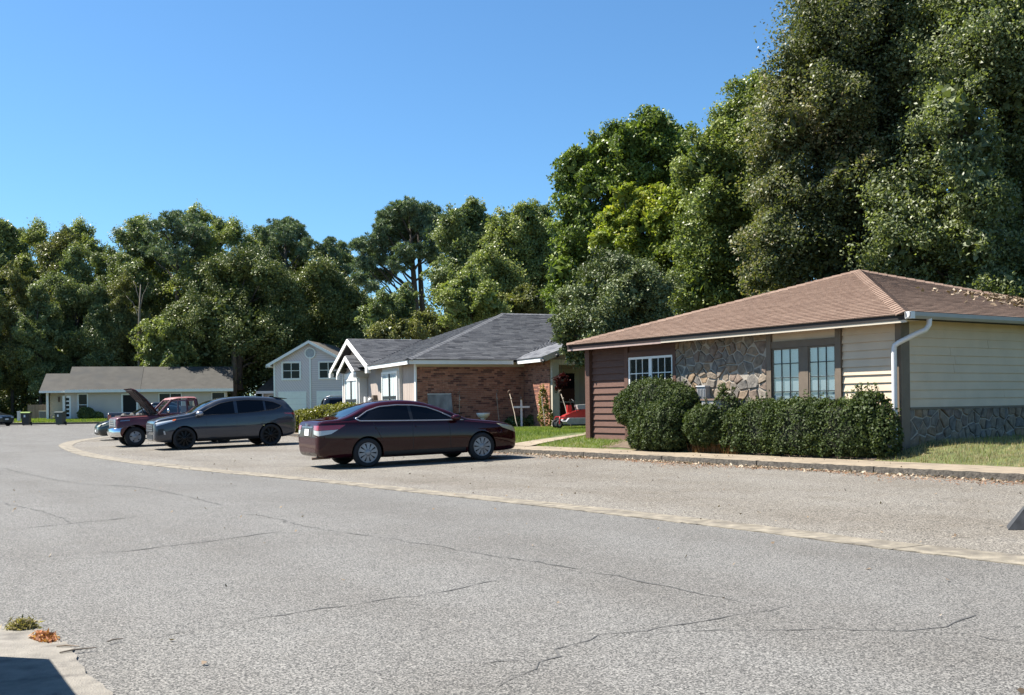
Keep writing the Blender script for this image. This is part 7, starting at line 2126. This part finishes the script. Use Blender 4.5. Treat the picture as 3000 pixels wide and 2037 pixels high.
blades('dry_grass', 'reddish dry grass between the shrubs at the pavement', (3.5, 6.5, 22.5, 25.8), 22000, .20, .004, 'redgrass', 114, yard_z, .45, bed_ok)
def edge_ok(x, y): return WALK - .04 < kdist(x, y) < WALK + .12
blades('grass', 'sparse weeds along the pavement back edge', (-1, 7.4, 17, 29), 9000, .05, .004, 'drygrass', 115, yard_z, .4, edge_ok)
blades('grass', 'green grass at the pavement by the yellow hedge', (-9.6, -5.0, 36, 47), 16000, .09, .008, 'grass', 116, yard_z, .5, lambda x, y: kdist(x, y) > WALK)
blades('grass', 'green lawn strip beside the far bungalow path', (-52, -34, 88.6, 97), 26000, .11, .03, 'grass', 117, lambda x, y: tz(y) + .14 + (y - 88.2) * .02, .5, lambda x, y: True)
t = thing('weed', 'green weed clump at the edge of the near pavement', 'weed', (*gp(54, 1430), 0.0), 0)
rng = np.random.default_rng(5)
n = 1500
P = rng.normal(0, 1, (n, 3)) * np.array([.036, .028, .024]); P[:, 2] = np.abs(P[:, 2]) + .005
L = .038 * rng.uniform(.5, 1.6, n)
put('leaves', leaf_mesh('leaves', P, unit(rng.normal(size=(n, 3)) + np.array([0, 0, .4])), L, L * .22, .35 + rng.normal(0, .25, n), M['drygrass'], rng), t)
t = thing('weed', 'orange brown dried weed beside the green clump', 'weed', (*gp(102, 1454), 0.0), R(-50))
P = rng.normal(0, 1, (n, 3)) * np.array([.05, .022, .014]); P[:, 2] = np.abs(P[:, 2]) + .005
L = .038 * rng.uniform(.5, 1.5, n)
M['orangeweed'] = leaf_mat('orange_weed', ((0, (0.20, 0.07, 0.03)), (.6, (0.42, 0.17, 0.075)), (1, (0.6, 0.38, 0.22))), .6, .2, .3)
put('leaves', leaf_mesh('leaves', P, unit(rng.normal(size=(n, 3)) + np.array([0, 0, .4])), L, L * .3, .5 + rng.normal(0, .25, n), M['orangeweed'], rng), t)
for i, (x, y, a, l) in enumerate(((-2.52, 6.1, .6, .2), (-2.62, 6.2, -.1, .14), (-2.4, 6.35, .9, .1))):
    t = thing('twig', ('longest pale twig lying at the edge of the near concrete', 'thin twig lying by the dried orange weed', 'short twig on the road just past the dried weed')[i], 'twig', (x, y, .018), a)
    MB().tube([(-l / 2, 0, 0), (-l * .1, .008, .004), (l / 2, -.004, .002)], [.004, .006, .003], 6).build('stick', M['oldwood'], t)
# fallen leaves along the kerb and on the roof
def litter(name, label, pts_z, size, leaf, seed, tone=.5, flatness=1.2):
    rng = np.random.default_rng(seed)
    P = np.array(pts_z); n = len(P)
    L = size * rng.uniform(.5, 1.5, n)
    N = unit(rng.normal(size=(n, 3)) * .6 + np.array([0, 0, flatness]))
    return tag(put(name, leaf_mesh(name, P, N, L, L * .6, tone + rng.normal(0, .25, n), M[leaf], rng, -.25)), label, None, None, 'stuff')
rl = random.Random(9); pts = []
dens = smooth_curve([(0, .5), (30, .5), (60, 1.0), (75, .8), (90, .35), (120, .25), (199, .2)])
for _ in range(3400):
    i = rl.uniform(0, 150)
    if rl.random() > dens(i): continue
    k = int(i); a, c = kb_f[k], kb_f[k + 1]; tt = i - k
    tg = (c - a) / np.linalg.norm(c - a); q = a + (c - a) * tt - np.array([tg[1], -tg[0]]) * abs(rl.gauss(0.03, .17))
    pts.append((q[0], q[1], lot_z(q[0], q[1]) + .012 + rl.random() * .02))
litter('fallen_leaves', 'dry fallen leaves gathered along the foot of the kerb', pts, .055, 'litter', 121)
pts = []
for _ in range(9000):
    i = rl.uniform(3, 118)
    if rl.random() > (.9 if i < 75 else .35): continue
    k = int(i); a, c = kb_f[k], kb_f[k + 1]; tt = i - k
    tg = (c - a) / np.linalg.norm(c - a); q = a + (c - a) * tt - np.array([tg[1], -tg[0]]) * (abs(rl.gauss(0.0, .30)) * (1 + .5 * math.sin(i * .35)))
    pts.append((q[0], q[1], lot_z(q[0], q[1]) + .007 + rl.random() * .004))
M['clay'] = leaf_mat('clay_crumbs', ((0, (0.13, 0.06, 0.03)), (.6, (0.24, 0.13, 0.075)), (1, (0.34, 0.24, 0.16))), .9, .0, .1)
litter('kerb_dirt', 'reddish clay crumbs washed against the kerb', pts, .034, 'clay', 125, .5, 3.0)
pts = []
for _ in range(420):
    k = rl.uniform(5, 82); i = int(k); s_ = rl.random()
    q = re_[i] + (kb_[i] - re_[i]) * s_ + np.array([rl.uniform(-.1, .1), rl.uniform(-.1, .1)])
    pts.append((q[0], q[1], lot_z(q[0], q[1]) + .01))
for _ in range(160):
    pts.append((rl.uniform(-9, 6), rl.uniform(5, 26), .012))
litter('scattered_leaves', 'few scattered leaves and bits on the asphalt', [p for p in pts], .04, 'litter', 122, .35)
pts = []
for _ in range(2600):
    v = abs(rl.gauss(0, 1.3)); u = rl.uniform(0, .62) * rl.random() ** .5
    lx, ly = -.45 + 5.29 * u, -10.13 + v + 5.29 * u * 1.0
    if ly > -3.2 - .2 * u: continue
    if (lx + .45) > (ly + 10.13): continue
    z = EZ + (AP - EZ) * u + .035
    w = h1(lx, ly, z); pts.append((w.x, w.y, w.z))
litter('roof_leaves', 'brown fallen leaves piled on the far right of the shingled roof', pts, .11, 'litter', 123, .35)
pts = []
for _ in range(700):
    x, y = rl.uniform(-.6, 6.6), rl.uniform(17.5, 30)
    if 0 < kdist(x, y) < 2.1 and h1loc(x, y)[1] > .0: pts.append((x, y, yard_z(x, y) + .03))
litter('path_leaves', 'small leaves and crumbs on the pavement', pts, .035, 'litter', 124, .4)
